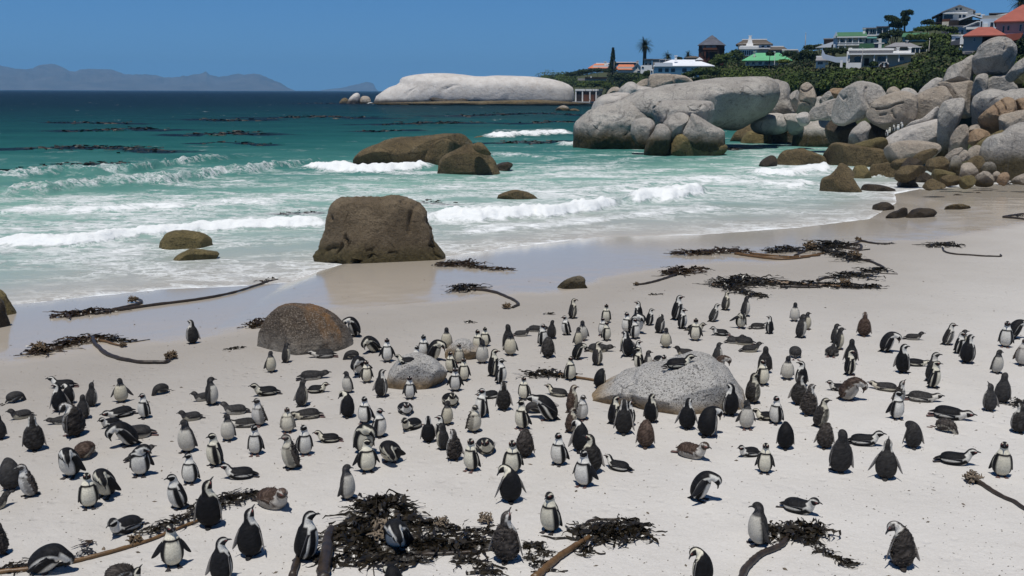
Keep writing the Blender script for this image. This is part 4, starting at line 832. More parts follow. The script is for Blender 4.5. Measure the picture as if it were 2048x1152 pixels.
def penguin_geo(kind, pose, turn, ex, seed):
    rs = np.random.default_rng(seed); fat = float(ex.get('fat', 1.0)) * rs.uniform(1.07, 1.20)
    z = lambda: np.zeros(NS)
    pitch, yaw, twist = z(), z(), z(); lean = float(ex.get('lean', rs.uniform(-1, 13))); hd = float(ex.get('hd', 0))
    fl = float(ex['fl']) * .75 if 'fl' in ex else 1.5 + rs.uniform(0, 4); fr = float(ex.get('fr', fl)); fl2 = fl * rs.uniform(0.7, 1.2); fswing = rs.uniform(-6, 8)
    prone = pose in 'LFH'
    if pose in 'SN':
        phi = lean; P0 = (-.035 - .001 * lean, 0, .012)
        pitch[2:6] = -lean * 0.10; pitch[7] = -6; pitch[8] = 0
        tot = pitch.sum() + phi; need = 88 + hd + rs.uniform(-8, 8) - tot
        pitch[9:14] += need * np.array([.10, .28, .34, .22, .06])
        if pose == 'N':
            pitch[:] = 0; phi = lean + 6; pitch[5:9] = 14; pitch[10:12] = 6
        twist[7:10] = turn / 3
    elif pose == 'U':
        phi = lean; P0 = (-.042, 0, .012); pitch[7] = -8
        need = 38 - (pitch.sum() + phi); pitch[9:14] += need * np.array([.10, .28, .34, .22, .06]); twist[7:10] = turn / 3
    elif pose == 'B':
        phi = lean; P0 = (-.042 - .001 * lean, 0, .014); pitch[4] = 6; pitch[5:10] = np.array([12, 20, 24, 24, 20]) + hd
        pitch[10:14] = np.array([18, 20, 14, 4]); yaw[6:10] = turn * 0.28; twist[7:9] = turn * 0.2
    elif pose == 'P':
        phi = lean; P0 = (-.042, 0, .012); pitch[6:9] = 14; twist[6:9] = np.sign(turn) * 28; pitch[9:14] = np.array([26, 34, 26, 14, 4]); yaw[6:9] = turn * 0.12
    elif pose in 'LF':
        phi = 84 if pose == 'F' else 80; P0 = (-.27, 0, .070 if pose == 'F' else .066)
        up = 4 if pose == 'F' else 13
        pitch[2:5] = [5, 2, 0] if pose == 'L' else [4, 2, 0]
        pitch[5:9] = -up * np.array([.6, 1.2, 1.4, 1.0]); tot = pitch.sum() + phi
        need = 92 - hd - tot; pitch[9:14] += need * np.array([.1, .28, .34, .22, .06]); yaw[6:10] = turn * .2 + rs.uniform(-6, 6)
    elif pose == 'H':
        phi = 52; P0 = (-.17, 0, .075); pitch[3:6] = 16; pitch[6:10] = [16, 18, 16, 14]; pitch[10:13] = 4; yaw[6:9] = turn * .2
    R = chain(P0, math.radians(phi), np.radians(pitch), np.radians(yaw), np.radians(twist), fat)
    A = Acc(); th = np.linspace(0, 2 * math.pi, NK, endpoint=False)
    ct, s_ = np.cos(th), np.sin(th)
    rings = []; S_, T_ = [], []
    for c, t, v, l, u, rv, rd, rl in R:
        rings.append(c + np.outer(np.where(ct > 0, rv, rd) * ct, v) + np.outer(rl * s_, l))
        S_.append(np.full(NK, u)); T_.append(np.degrees(np.abs(((th + math.pi) % (2 * math.pi)) - math.pi)))
    V, Q, T = tube(rings)
    S_ = np.concatenate(S_ + [[0.0], [NS - 1.0]]); T_ = np.concatenate(T_ + [[90.0], [90.0]])
    if prone: V[:, 2] = np.where(V[:, 2] < 0.012, 0.012 - (0.012 - V[:, 2]) * 0.12, V[:, 2]); V[:, 2] -= 0.012
    nz = fbm(V * 26 + seed % 97, 3) + 0.25 * rs.normal(size=len(V))
    if kind in 'MDR':
        c0 = np.concatenate([np.tile(r[0], (NK, 1)) for r in R] + [[R[0][0]], [R[-1][0]]]); dirv = V - c0
        dirv /= np.linalg.norm(dirv, axis=1)[:, None] + 1e-6
        amp = {'M': .011, 'D': .002, 'R': .005}[kind] * (S_ < 8.2) * smooth01(T_, 60, 100)
        V = V + dirv * (amp * (rs.normal(size=len(V)) * 0.6 + 1.2 * fbm(V * 40, 2)))[:, None]
    col = plumage(kind, S_, T_, rs, np.clip(nz, -1.2, 1.2) * {'A': .35, 'G': .5, 'J': .5, 'M': 1.3, 'D': .7, 'R': 1.0}[kind])
    dark = col.mean(1) < 0.16
    if kind in 'DMR':
        sp = rs.random(len(V)); col = np.where((dark & (sp > .66))[:, None], col * 1.8 + .008, col); col = np.where((dark & (sp < .25))[:, None], col * .65, col)
    else: col = col * (1 + np.where(dark, .25, .03) * rs.normal(size=len(V)))[:, None]
    A.add(V, Q, T, np.clip(col, .004, .8))
    ring = lambda u: R[int(round(u * SUB))]
    back = np.array(CB[kind][0])
    # flippers: flat tapering blades rooted in the shoulder
    for side, ang in ((1, fl), (-1, fl2)):
        if side == -1 and 'fr' in ex: ang = fr
        c, t, v, l, u, rv, rd, rl = ring(5.75)
        root = c + l * side * rl * 0.88 + v * .006
        if prone or pose in 'BP':          # the flipper lies along the trunk, not along the bent neck
            _, t2, v2, l2 = ring(3.4)[:4]; t, v, l = t2, v2, l2
            if prone: root = root - np.array([0, 0, .02])
        a = math.radians(ang if not prone else max(4, ang * .6)); b = math.radians(fswing if not prone else -4 + fswing * .4)
        d = -t * math.cos(a) + l * side * math.sin(a); lo_ = (l * side * .86 + v * .5) / .995; nrm = lo_ * math.cos(a) + t * math.sin(a)
        w = np.cross(d, nrm); w = w if w @ v > 0 else -w
        d = d * math.cos(b) + w * math.sin(b); w = np.cross(nrm, d); w = w if w @ v > 0 else -w
        Ls = np.array([0, .1, .25, .45, .65, .82, .94, 1.0]) * .25 * rs.uniform(.95, 1.05)
        Ws = np.array([.027, .037, .048, .048, .042, .031, .019, .005]); Ts = np.array([.018, .014, .012, .010, .008, .006, .005, .002])
        q = np.linspace(0, 2 * math.pi, 10, endpoint=False); rr = []; cc = []
        for L, W_, T0 in zip(Ls, Ws, Ts):
            bendout = nrm * (0.012 * math.sin(min(1, L / .12) * math.pi / 2)) - w * ((0.28 if not prone else -0.10) * L * L / .235)
            rr.append(root + d * L + bendout + np.outer(np.cos(q) * W_, w) + np.outer(np.sin(q) * T0, nrm))
            inner = np.sin(q) < -0.55
            base = back * (1.5 if kind != 'A' else 1.25); edge = (np.abs(np.cos(q)) > .93) & (kind in 'AG')
            cc.append(np.where(inner[:, None], np.array([.30, .28, .26]), np.where(edge[:, None], base * 3 + .03, base)) * rs.uniform(.75, 1.3, size=(10, 1)))
        Vf, Qf, Tf = tube(rr)
        if prone or pose == 'B': Vf[:, 2] = np.maximum(Vf[:, 2], .006 + .004 * rs.random(len(Vf)))
        A.add(Vf, Qf, Tf, np.concatenate(cc + [[base], [base]]))
    # tail wedge
    c, t, v, l, u, rv, rd, rl = ring(1.0)
    if not prone: d = np.array([-.86, 0, -.5]); root = c - v * .02; d = d / np.linalg.norm(d)
    else: d = -t * .95 + np.array([0, 0, -.15]); root = c + np.array([0, 0, .006])
    Lt = .105; rr = []
    n_ = np.array([0, 0, 1.0]) - d * d[2]; n_ /= np.linalg.norm(n_); q = np.linspace(0, 2 * math.pi, 8, endpoint=False)
    for f, W_, T0 in ((-.25, .04, .03), (.1, .045, .024), (.45, .036, .016), (.8, .026, .009), (1.0, .012, .004)):
        rr.append(root + d * Lt * f + np.outer(np.cos(q) * W_, l) + np.outer(np.sin(q) * T0, n_))
    Vt, Qt, Tt = tube(rr); Vt[:, 2] = np.maximum(Vt[:, 2], .004); A.add(Vt, Qt, Tt, back * 1.1)
    # feet: tarsus and a three toed webbed sole
    fcol = np.array([.028, .024, .024]) if rs.random() < .7 else np.array([.09, .055, .05])
    for side in (1, -1):
        if not prone:
            x0, y0 = .015 + rs.uniform(-.012, .012) + (.045 * side if pose == 'N' else 0), side * (.047 + .01 * (fl > 15)); yw = side * math.radians(12)
            q = np.linspace(0, 2 * math.pi, 8, endpoint=False)
            rr = [np.stack([x0 - .012 + r_ * np.cos(q) - .02 * h, y0 + r_ * np.sin(q), 0 * q + h], 1) for h, r_ in ((.008, .016), (.04, .018), (.09, .034), (.13, .03))]
            Vl, Ql, Tl = tube(rr); A.add(Vl, Ql, Tl, fcol)
            up = 1
        else:
            x0, y0, yw, up = -.27, side * .05, math.pi - side * .25, 1
        prof = [(-.022, .010, .018, 0), (.0, .016, .022, 0), (.035, .024, .016, 0), (.06, .034, .010, .15), (.082, .036, .006, .5)]
        q = np.linspace(0, 2 * math.pi, 12, endpoint=False); rr = []
        for xx, W_, H_, sc in prof:
            lob = 1 + sc * (np.abs(np.cos(q * 1.0)) ** .5 - 1) ; yy = np.cos(q) * W_
            xf = xx + sc * .018 * np.cos(3 * math.pi * yy / .04 * .5) ** 2
            zz = np.maximum(np.sin(q), -.05) * H_
            rr.append(np.stack([x0 + xf * math.cos(yw) - yy * math.sin(yw), y0 + xf * math.sin(yw) + yy * math.cos(yw), zz + .002], 1))
        Vp, Qp, Tp = tube(rr); A.add(Vp, Qp, Tp, fcol * rs.uniform(.8, 1.6, size=(len(Vp), 1)))
    V, F, Cc = A.out()
    # bill: hooked, deep at the base
    c, t, v, l, u, rv, rd, rl = R[-1]; rr = []
    for f, hv, hd_, wl, drop in ((-.010, .015, .0165, .0135, 0), (.004, .0135, .0145, .0105, 0), (.022, .0105, .0105, .0075, .001), (.038, .0095, .008, .006, .002), (.047, .008, .005, .0045, .005), (.053, .003, .001, .0015, .009)):
        rr.append(c + t * f + v * drop + np.outer(np.where(np.cos(q) > 0, hv, hd_) * np.cos(q), v) + np.outer(np.sin(q) * wl, l))
    Vb, Qb, Tb = tube(rr)
    # loose moult feathers
    tuft = None
    if kind in 'MR':
        m_ = 200 if kind == 'M' else 110; sel = np.nonzero((S_ < 7.8) & (S_ > 1.2) & (T_ > 78))[0]
        if kind == 'M': sel = sel[(fbm(rings and np.concatenate(rings)[np.minimum(sel, len(rings) * NK - 1)] * 14 + seed % 31, 2) > -.12)]
        pick = rs.choice(sel, min(m_, len(sel)), replace=False); pv, pf = [], []
        for i, k in enumerate(pick):
            c0 = R[min(int(k // NK), len(R) - 1)][0]; o_ = V[k] - c0; o_ /= np.linalg.norm(o_) + 1e-6
            tdir = o_ * .75 + rs.normal(size=3) * .45; sd_ = np.cross(tdir, rs.normal(size=3)); sd_ /= np.linalg.norm(sd_) + 1e-6; L = rs.uniform(.012, .032) * (1 if kind == 'M' else .7)
            b0 = V[k] - o_ * .006; pv += [b0 - sd_ * .006, b0 + sd_ * .006, b0 + tdir * L]; pf.append([3 * i, 3 * i + 1, 3 * i + 2])
        tuft = (np.array(pv), np.array(pf))
    return V, F, Cc, (Vb, [Qb, Tb]), tuft
m, t, b = new_mat("penguin_plumage"); co = objco(t)
ca = attr_node(t, "tint").outputs['Color']
n = noise_node(t, 55, 3, 0.7, co)
t.links.new(mix(t, 1.0, ca, ramp(t, n, [(0.25, 0.72), (0.75, 1.22)]), 'MULTIPLY'), b.inputs['Base Color'])
b.inputs['Roughness'].default_value = 0.62; b.inputs['Specular IOR Level'].default_value = 0.12
bump(t, b, noise_node(t, 90, 3, 0.7, co), 0.5, 0.01)
M_plum = m
M_bill = plain("penguin_bill", (.022, .021, .022), .35, .5, .3, 40, 0)
M_tuftM = plain("moult_feathers_grey", (.075, .062, .052), .9, .1, .5, 30, 0)
M_tuftR = plain("moult_feathers_russet", (.085, .052, .036), .9, .1, .45, 30, 0)
SEC = {'A1': (0, 860), 'A2': (512, 860), 'A3': (1024, 860), 'A4': (1536, 860), 'B1': (0, 600), 'B2': (512, 600), 'C': (1024, 560), 'B4': (1536, 600)}
_bv = []
for lb in ROCKS:
    o, Wv, F = ROCKS[lb]
    if o.name.startswith('beach_boulder'): _bv.append(BVHTree.FromPolygons([tuple(p) for p in Wv], [tuple(f) for f in F]))
def hit_rock(px, py):
    d = Vector(ray(px, py)).normalized(); best = None
    for bv in _bv:
        h = bv.ray_cast(Vector(EYE), d)
        if h[0] is not None and (best is None or h[3] < best[1]): best = (np.array(h[0]), h[3])
    return best[0] if best else None
def fine_ground(x, y):
    s = float(shore_d(x, y)); k = min(max((s - 4) / 6, 0), 1)
    return float(ground_z(x, y)) + k * (0.05 * float(fbm(np.array([[x, y, 0]]) * .35, 3)[0]) + .016 * float(fbm(np.array([[x, y, 0]]) * 1.9, 3)[0]))
FAR_BIRDS = [(1779, 262), (1786, 258), (1794, 258), (1801, 251), (1773, 268), (1812, 250)]
def place_penguin(row, i):
    sec, bb, kind, pose, hdg, turn, ext, label = row.strip().split('|')
    x0, y0, x1, y1 = [float(q) for q in bb.split(',')]
    if sec != 'X':
        ox, oy = SEC[sec]; x0, x1 = ox + x0 / 3.945, ox + x1 / 3.945; y0, y1 = oy + y0 / 3.945, oy + y1 / 3.945
    ex = dict(e.split('=') for e in ext.split(',')) if ext else {}
    V, F, Cc, (Vb, Fb), tuft = penguin_geo(kind, pose, float(turn), ex, 1000 + i * 7)
    rockbird = 'rock' in ex
    cx = (x0 + x1) / 2; s = 1.0; px, py = cx, y1 - 3
    for it in range(6):
        P = hit_rock(px, py) if rockbird else None
        if P is None: P = hit_ground(px, py); P[2] = fine_ground(P[0], P[1])
        elif rockbird: P = P + np.array([0, 0.10, 0.0]); P[2] = (hit_rock(*project(P)[0]) if hit_rock(*project(P)[0]) is not None else P)[2] - 0.035
        rot = math.radians(float(hdg)) - math.atan2(P[0], P[1])
        cr, sr = math.cos(rot), math.sin(rot)
        Wv = np.concatenate([V, Vb]) * s; Wv = np.stack([Wv[:, 0] * cr - Wv[:, 1] * sr, Wv[:, 0] * sr + Wv[:, 1] * cr, Wv[:, 2]], 1) + P
        q = project(Wv); bx0, by0 = q.min(0); bx1, by1 = q.max(0)
        kk = (y1 - y0) / (by1 - by0) if pose not in 'LFH' else math.sqrt(((y1 - y0) / (by1 - by0)) * ((x1 - x0) / (bx1 - bx0)))
        s = min(max(s * kk, 0.76), 1.16 if pose in 'BN' else 1.28)
        px += cx - (bx0 + bx1) / 2; py += (y1 - by1) * (0.9 if not rockbird else 0.4)
    me = mesh_of("penguin", V * s, F, M_plum)
    attr(me, "tint", np.concatenate([Cc, np.ones((len(Cc), 1))], 1), 'FLOAT_COLOR')
    o = link("penguin", me, None, P); o.rotation_euler = (0, 0, rot)
    tag(o, label, "penguin", "penguins gathered on the beach")
    link("beak", mesh_of("beak", Vb * s, Fb, M_bill), o)
    if tuft is not None: link("moult_feathers", mesh_of("moult_feathers", tuft[0] * s, tuft[1], M_tuftM if kind == 'M' else M_tuftR, False), o)
    return s
BIRDS = """
A1|-5,215,178,495|J|B|95|0||grey penguin turned away, hunched behind the scruffy one by the left edge
A1|80,265,345,548|M|S|195|0|lean=22|scruffy moulting penguin with brown shoulder fluff, stooping before the grey hunched one
A1|488,135,650,395|A|B|240|35||black and white penguin facing out with head bowed, before the russet hump
A1|535,72,750,285|R|H|60|0||russet backed penguin curled into a hump behind the bowing one
A1|615,335,790,640|A|S|268|0||penguin facing the camera with dark face, touching the bent one beside it
A1|730,300,955,555|A|B|235|50|lean=15|penguin bent over sideways, its head against the upright one beside it
A1|1025,108,1215,380|A|P|255|70|lean=8|penguin with long white breast twisting its neck to preen, crouched grey one behind
A1|945,135,1265,262|J|L|5|0||grey penguin lying behind the preening one, red by its eye
A1|1422,180,1590,440|A|S|250|-35||small penguin facing out above the kelp stalk, head turned aside
A1|1590,22,1800,305|A|S|205|10|lean=10|clean penguin in profile standing at the head of the lying one, tail on sand
A1|1715,260,2050,395|A|L|183|0||glossy black penguin lying flat, facing left above the long kelp stalk
A1|1250,345,1535,640|A|S|205|0|lean=22|large penguin leaning forward, facing left, just above the kelp stalk
A1|1545,365,1735,795|A|U|75|-45||jet black back view penguin with beak up, standing at the kelp's dark blades
A1|870,625,1150,832|A|L|220|0|hd=-15|black penguin lying with face down to the sand, tail raised, alone on bare sand
A1|1228,740,1475,1120|A|S|275|10|fl=28|pink browed penguin facing the camera, flippers spread, in front of the kelp holdfast
X|468,1008,526,1122|A|U|72|-40|fl=12|black back view penguin with white cheek stripe, beyond the kelp toward the frame bottom
X|408,1073,470,1172|A|S|55|-45||penguin seen from behind cut by the bottom edge, white ringed face in profile
X|58,1082,143,1152|A|B|320|30|lean=45|penguin doubled over across the kelp stalk at the bottom left corner
X|196,1128,262,1182|M|H|20|0||ragged grey fluff back of a moulting penguin cut by the bottom edge
X|246,1133,292,1215|A|U|10|0||penguin head with raised beak poking in at the bottom edge beside ragged fluff
X|-22,1045,20,1115|M|S|150|0||brown ragged penguin half cut by the left edge, above the bottom corner
X|-30,1000,6,1030|J|L|10|0||dark sliver of a penguin at the left edge, second from the bottom
X|-14,830,13,881|J|S|110|0||dark penguin half cut by the left edge beside the scaly backed one
A2|145,30,390,325|M|S|195|0|lean=18|mottled faced moulting penguin with brown clumps, facing left
A2|312,-42,447,215|A|S|280|-40||slim penguin with raised head right behind the mottled moulting one
A2|785,-55,935,210|A|B|285|40||penguin with bowed head standing behind the white ruffled one
A2|768,68,970,350|A|S|280|45|fat=1.12,fl=22|fat white ruffled penguin shedding feathers, flipper drooping
A2|968,80,1185,262|A|B|250|45|lean=38,fl=10|round bellied penguin folded double, its belly a white ball
A2|618,268,830,570|J|S|330|0||lone slate grey young penguin with pink eye patch above the big kelp heap
A2|-20,415,228,632|R|L|300|0|hd=-8|chestnut penguin lying face on with white forehead bands
A2|228,635,565,1035|A|S|8|0|lean=16,fat=1.1|big penguin in profile facing right, standing at the big kelp heap
A2|1000,695,1252,972|A|B|255|35|lean=25|penguin stooping in the middle of the big kelp heap
X|758,1128,818,1200|A|B|100|30||black penguin head cut by the bottom edge below the kelp heap
A2|1845,605,2090,1068|M|U|78|-30|fl=15|penguin with a ragged brown mane seen from behind, beside the big kelp heap
A2|1905,268,2110,590|A|P|95|40|fl=22|black back view penguin with flippers held out, white faced one behind it
X|1006,880,1046,950|A|S|262|0||white fronted penguin with slim dark head just behind the flipper spreading one
A2|1620,65,1785,345|A|S|235|20|lean=6|white fronted penguin facing left in front of the brown ragged one
A2|1735,45,1882,195|A|L|278|0||penguin lying face on with pink brows like a dark dome
A2|1500,-10,1640,250|M|S|120|0|lean=6|brown ragged back penguin standing shoulder to shoulder with a white fronted one
X|870,848,902,901|J|S|140|0||greyish penguin wedged left of the brown ragged one
X|840,832,874,888|A|S|92|0||jet black back view penguin at the head of a tight group of four
A3|20,-15,175,230|M|B|85|0||dark brown shaggy back of a moulting penguin behind a white fronted one
A3|290,20,468,298|A|S|240|0|fat=1.06|scruffy sided penguin with pale belly facing left on open sand
X|1132,838,1182,908|A|P|75|60||black penguin from behind with head bent left, behind the cream bellied walker
A3|530,30,738,362|D|S|110|45|lean=6,fat=1.08|speckled charcoal penguin seen from behind with white neck
A3|503,155,658,470|A|S|245|0|fl=20|cream bellied penguin walking toward the camera before the speckled one
A3|720,195,968,342|A|L|165|0||penguin lying with head left next to the cream bellied walker
A3|1295,35,1530,232|R|L|320|0|hd=-8|brown mottled penguin lying on its own below the large speckled rock
A3|978,-85,1125,155|R|B|88|0||russet scaly backed headless looking penguin below the large speckled rock
A3|1395,320,1645,582|A|B|345|15|lean=14,fr=35|penguin preening its breast with flipper lifted, alone on bare sand
A3|1802,80,1962,218|A|L|215|0||dark penguin lying behind the small upright front facing one
A3|1910,100,2080,358|A|S|270|-5|fl=10|small front facing penguin with a dark belly smear, one lying behind it
A3|1832,565,2052,930|J|S|200|0||young blue grey penguin facing left beside the curved kelp stalk
X|1370,1093,1434,1178|A|P|110|55||black penguin cut by the bottom edge, head bent down to its shoulder
A3|213,485,402,835|A|S|240|0||tidy white fronted penguin facing left, alone above the kelp with a stout stalk
A4|60,-70,212,165|A|B|95|0||penguin seen from behind with head hidden, standing right of the lying one
A4|385,-60,502,158|M|B|80|0||black penguin with brown shoulder ruff behind the grey leaning one
A4|478,-8,674,358|J|S|110|0|lean=-6|smooth grey penguin seen from behind, leaning back on its tail
A4|590,8,948,130|A|L|2|0||penguin lying facing right between two grey upright ones
A4|808,45,1042,408|G|U|88|0|fl=24|grey penguin from behind with beak up and flippers spread on bare sand
A4|1040,-75,1252,160|J|B|105|25|fl=14|dark grey penguin bending away, left flipper out, beside the fluffy one
A4|1262,-118,1492,68|M|H|330|20|fat=1.1|woolly grey moulting penguin curled into a ball
A4|1280,155,1700,282|A|L|358|0||black backed penguin lying facing right, stretched full length near the right edge
A4|1740,90,1932,388|A|S|282|-12||white breasted penguin facing the camera nearest the right edge
A4|98,488,392,670|A|L|335|0|hd=-6|penguin lying low with white face on bare sand above the curved kelp stalk
A4|942,715,1182,1122|M|P|105|45|lean=8,fl=18|moulting penguin with ragged nape seen from behind, nearest the bottom right corner
B1|1455,155,1595,350|G|S|125|10||lone grey penguin on the wet sand by itself, back turned
B1|345,608,637,702|A|L|180|0||penguin lying facing left, topmost of the left hand crowd
B1|408,655,548,890|A|S|110|35|fl=20|black backed penguin with flipper out, under the topmost lying one
B1|500,695,582,830|A|P|60|60||penguin preening half hidden behind the black backed one
B1|650,632,785,852|J|U|40|0||dark young penguin with beak lifted, seen from the side
B1|875,615,1052,818|J|S|262|-15|fat=1.05,fl=30|pale bellied young penguin facing out with one flipper raised
B1|1065,735,1212,945|A|S|220|0||crisp white penguin facing left by the pale bellied young one
B1|1213,655,1372,788|J|H|215|0||lone grey young penguin crouching head down on open sand at the crowd's edge
B1|8,680,182,838|J|H|25|0||brown penguin bent into a ball near the left edge, pale flank showing
B1|78,815,252,945|J|L|205|0||young penguin lying with brown cheek just below the brown ball
B1|188,905,354,1205|D|S|88|0|fat=1.05|scaly dark penguin from behind, standing alone near the left edge
B1|398,905,560,985|J|F|185|0||dark young penguin lying flat behind the clumpy brown one
B1|470,805,668,1088|M|P|120|50|fat=1.1|clumpy brown moulting penguin with grey face twisting round
B1|600,822,695,950|J|S|70|0||small dark penguin half hidden right of the clumpy brown one
B1|832,785,1048,935|A|F|205|0||black penguin lying with tail to the upper right above two others
B1|806,885,948,1012|A|L|215|0|hd=-8|penguin lying with white face, overlapped by a stooping one
B1|862,935,1088,1172|A|B|195|0|lean=28|tall penguin stooping forward over the lying white faced one
B1|862,960,1256,1102|J|L|188|0||long grey young penguin lying behind the stooping tall one
B1|1380,940,1582,1218|J|S|230|0||young penguin with cream belly looking left, bird lying behind it
B1|1532,675,1662,802|J|L|215|0||grey young penguin lying at the heels of a standing young one
B1|1580,605,1768,834|J|S|352|0||young penguin facing right with beak level, at the heels a lying one
B1|1412,848,1602,958|J|L|205|0||dark young penguin lying above the cream bellied young one
B1|1728,788,1972,908|J|L|190|0||young penguin lying facing left, uppermost of a lying pair
B1|1718,895,1888,1126|J|S|250|-20||small young penguin standing before the lower of a lying pair
B1|1798,895,2022,1012|G|F|180|0||penguin lying flat with white side stripe, lower of a lying pair
X|489,850,535,914|A|S|258|-15|fl=8|white fronted penguin facing out by the grey shaggy mottled group
X|497,796,542,856|M|S|230|0||penguin with spiky back feathers facing left
X|501,761,560,793|A|L|192|0||black penguin lying facing left with white curl on its side, above the spiky one
B2|58,400,166,582|J|S|300|0||little white bellied penguin in front of the dark rusty boulder
B2|172,348,302,498|J|S|20|-15|lean=10|grey young penguin stooping against the dark rusty boulder
B2|403,375,638,462|G|F|182|0||grey penguin lying flat at the right foot of the dark rusty boulder
B2|678,400,872,502|J|H|195|0||grey young penguin lying head down behind the bending white necked one
B2|776,430,888,600|A|B|240|0|lean=30|penguin bending its white neck forward behind a front facing one
B2|820,475,920,662|A|S|275|0||penguin facing the camera right of the speckled rock's left bird, bender behind
B2|695,95,816,300|A|B|200|0||penguin with bowed head behind the right side of the dark rusty boulder
B2|848,280,972,422|A|B|215|10|lean=32|penguin bending down on the open sand past the dark rusty boulder
B2|978,300,1092,497|A|S|272|0|fl=16|small penguin facing the camera with flippers apart
B2|1108,402,1264,516|A|L|195|0|rock=1|penguin lying on top of the pale speckled rock
B2|1232,362,1298,525|A|S|275|30||penguin whose head shows over the pale speckled rock
B2|1285,272,1382,460|A|S|255|0||penguin with bold breast band standing behind the pale speckled rock
B2|1362,310,1482,492|A|B|335|0|lean=10|penguin looking down behind the right end of the pale speckled rock
B2|1460,215,1550,388|J|S|268|0||slim grey headed young penguin behind the pale speckled rock's group
B2|1718,232,1802,412|A|S|240|0||dark headed penguin, rear of a pair behind the small speckled rock
B2|1768,212,1848,372|A|S|265|0||penguin with the highest head of a pair behind the small speckled rock
B2|1732,310,1834,508|J|S|275|0||whitish young penguin in front of the pair by the small speckled rock
B2|1490,405,1602,580|A|S|240|10||penguin facing left at the left of the small speckled rock
B2|1552,350,1648,505|M|S|278|0||brownish headed penguin standing against the small speckled rock
B2|1590,455,1688,648|A|S|275|0||bold banded penguin in front of the brownish headed one
B2|1508,530,1638,730|A|S|268|0|fl=14|bold banded penguin with red brow and green stained breast
B2|1808,385,1942,606|A|S|12|0||dark penguin in profile facing right, left one of two alike
B2|1862,460,2002,668|A|S|340|0||dark penguin with white collar facing right, nearer one of two alike
X|1003,648,1032,702|J|S|110|0||dark grey young penguin with its back turned, overlapping a pale bellied one
X|1006,664,1037,713|J|S|265|0||pale bellied young penguin at the front of the dark grey one
B2|318,545,592,638|J|F|0|0||brown grey young penguin lying flat facing right on open sand
B2|272,625,437,848|J|S|35|0|lean=14|grey young penguin leaning forward facing right, at the flat brown one's tail
B2|425,645,542,738|A|L|345|0|hd=-8|penguin lying facing right behind the leaning grey one
B2|648,560,802,742|J|S|225|0||sandy headed young penguin with breast in shade facing left
B2|906,545,1062,772|G|S|40|0|lean=6|grey backed penguin facing right, left of the pale speckled rock
B2|1158,598,1268,792|A|S|270|0||penguin facing the camera in front of the pale speckled rock
B2|623,715,802,942|A|P|80|50|lean=8|glossy black penguin from behind twisting to preen, tail on sand
B2|808,760,937,988|A|S|240|5||penguin facing left with crisp white front, rear of two
B2|903,852,1028,1098|A|S|310|10||penguin with red brow looking right, front of two
B2|1123,785,1232,908|A|L|278|0|hd=-5|penguin lying face on like a black ball, upper of two lying together
B2|1168,890,1318,1032|A|L|230|0|hd=-6|penguin lying with head to the lower left, lower of two lying together
B2|173,845,332,1058|M|S|265|0|fat=1.12|stocky scruffy penguin facing the camera with dirty white belly
B2|268,830,522,948|G|F|190|0||penguin lying flat behind the stocky scruffy one
B2|466,1000,670,1132|A|L|185|0|hd=-6|black penguin lying facing left on bare sand, white patch at its rear
B2|1403,912,1512,1120|A|S|170|0||penguin with red brow looking left at its jet black neighbour
B2|1448,820,1562,998|J|S|310|0||dark capped young penguin with white flank, under a lying black ball
B2|1468,725,1598,842|A|L|280|0|hd=-5|penguin lying face on with white blazes, behind a dark capped young one
B2|1628,825,1798,1058|M|S|315|-10|fat=1.05|shaggy pale moulting penguin facing the camera, black one leaning behind
B2|1678,695,1868,942|A|S|215|0|lean=-6|penguin leaning left with tail out behind the shaggy pale one
B2|1768,665,1902,782|A|F|205|0||black penguin lying flat next to a charcoal upright one
B2|1893,640,2022,882|D|S|98|0||charcoal penguin seen from behind, smooth and plain
C|423,145,537,307|G|S|15|0|lean=8|grey penguin facing right at the top of the crowd, first from the wet sand
C|698,188,787,345|A|S|270|0||small front facing penguin at the top of the crowd on its own
C|363,280,492,442|A|S|205|0|lean=16|penguin leaning forward facing left near the top of the crowd
C|478,370,562,528|J|S|310|0||light bellied young penguin, front one of a young pair
C|518,318,597,487|J|S|265|0||light bellied young penguin, rear one of a young pair
C|678,297,765,445|A|S|245|0||penguin facing left behind its twin under the small lone one
C|698,325,788,487|A|S|305|0||penguin facing right in front of its twin under the small lone one
C|936,165,1052,325|A|S|165|0|lean=6|sleek black penguin facing left at the top of a tight cluster
C|866,252,955,425|A|S|235|0||banded penguin at the left side of a tight cluster
C|943,235,1028,430|A|B|300|20||penguin with bowed white nape inside a tight cluster
C|1028,228,1148,362|A|S|12|0|lean=14|penguin leaning right beside the tight cluster
C|1103,268,1228,422|G|P|20|60|lean=8|greyish penguin turning its head back, right of the tight cluster
C|1233,118,1378,320|A|S|10|0|lean=14|tall dark penguin striding right at the top of the crowd
C|1288,222,1402,390|A|S|350|0|lean=6|penguin facing right with legs showing, below the tall striding one
C|1403,300,1492,488|A|S|270|0||front facing penguin with a lumpy bird behind its shoulders
C|1383,300,1512,410|A|L|350|0||penguin half hidden behind the front facing banded one
C|1628,90,1748,242|G|S|15|0|lean=12|grey penguin leaning toward the dark kelp pile
C|1508,185,1680,332|G|S|18|0|lean=30|grey penguin sloping forward, tail on the sand, below the kelp pile
C|1783,125,1902,292|J|S|12|0|lean=10|dark young penguin standing under the tail of the kelp pile
C|1718,255,1848,388|A|B|280|10|fr=45|penguin with head bowed and one flipper stuck out
C|1558,360,1728,442|A|L|190|0|hd=-15|penguin lying face down to the sand under the sloping grey one
C|1693,395,1822,505|J|L|8|0||dark young penguin lying, top of a lying trio
C|1698,430,1928,522|J|F|175|0||dark young penguin lying with tail to the right, middle of a lying trio
C|1783,485,1988,572|J|L|8|0||dark young penguin lying, lowest of a lying trio
C|1888,300,2000,390|G|F|20|0||grey penguin lying behind a sleek upright black one
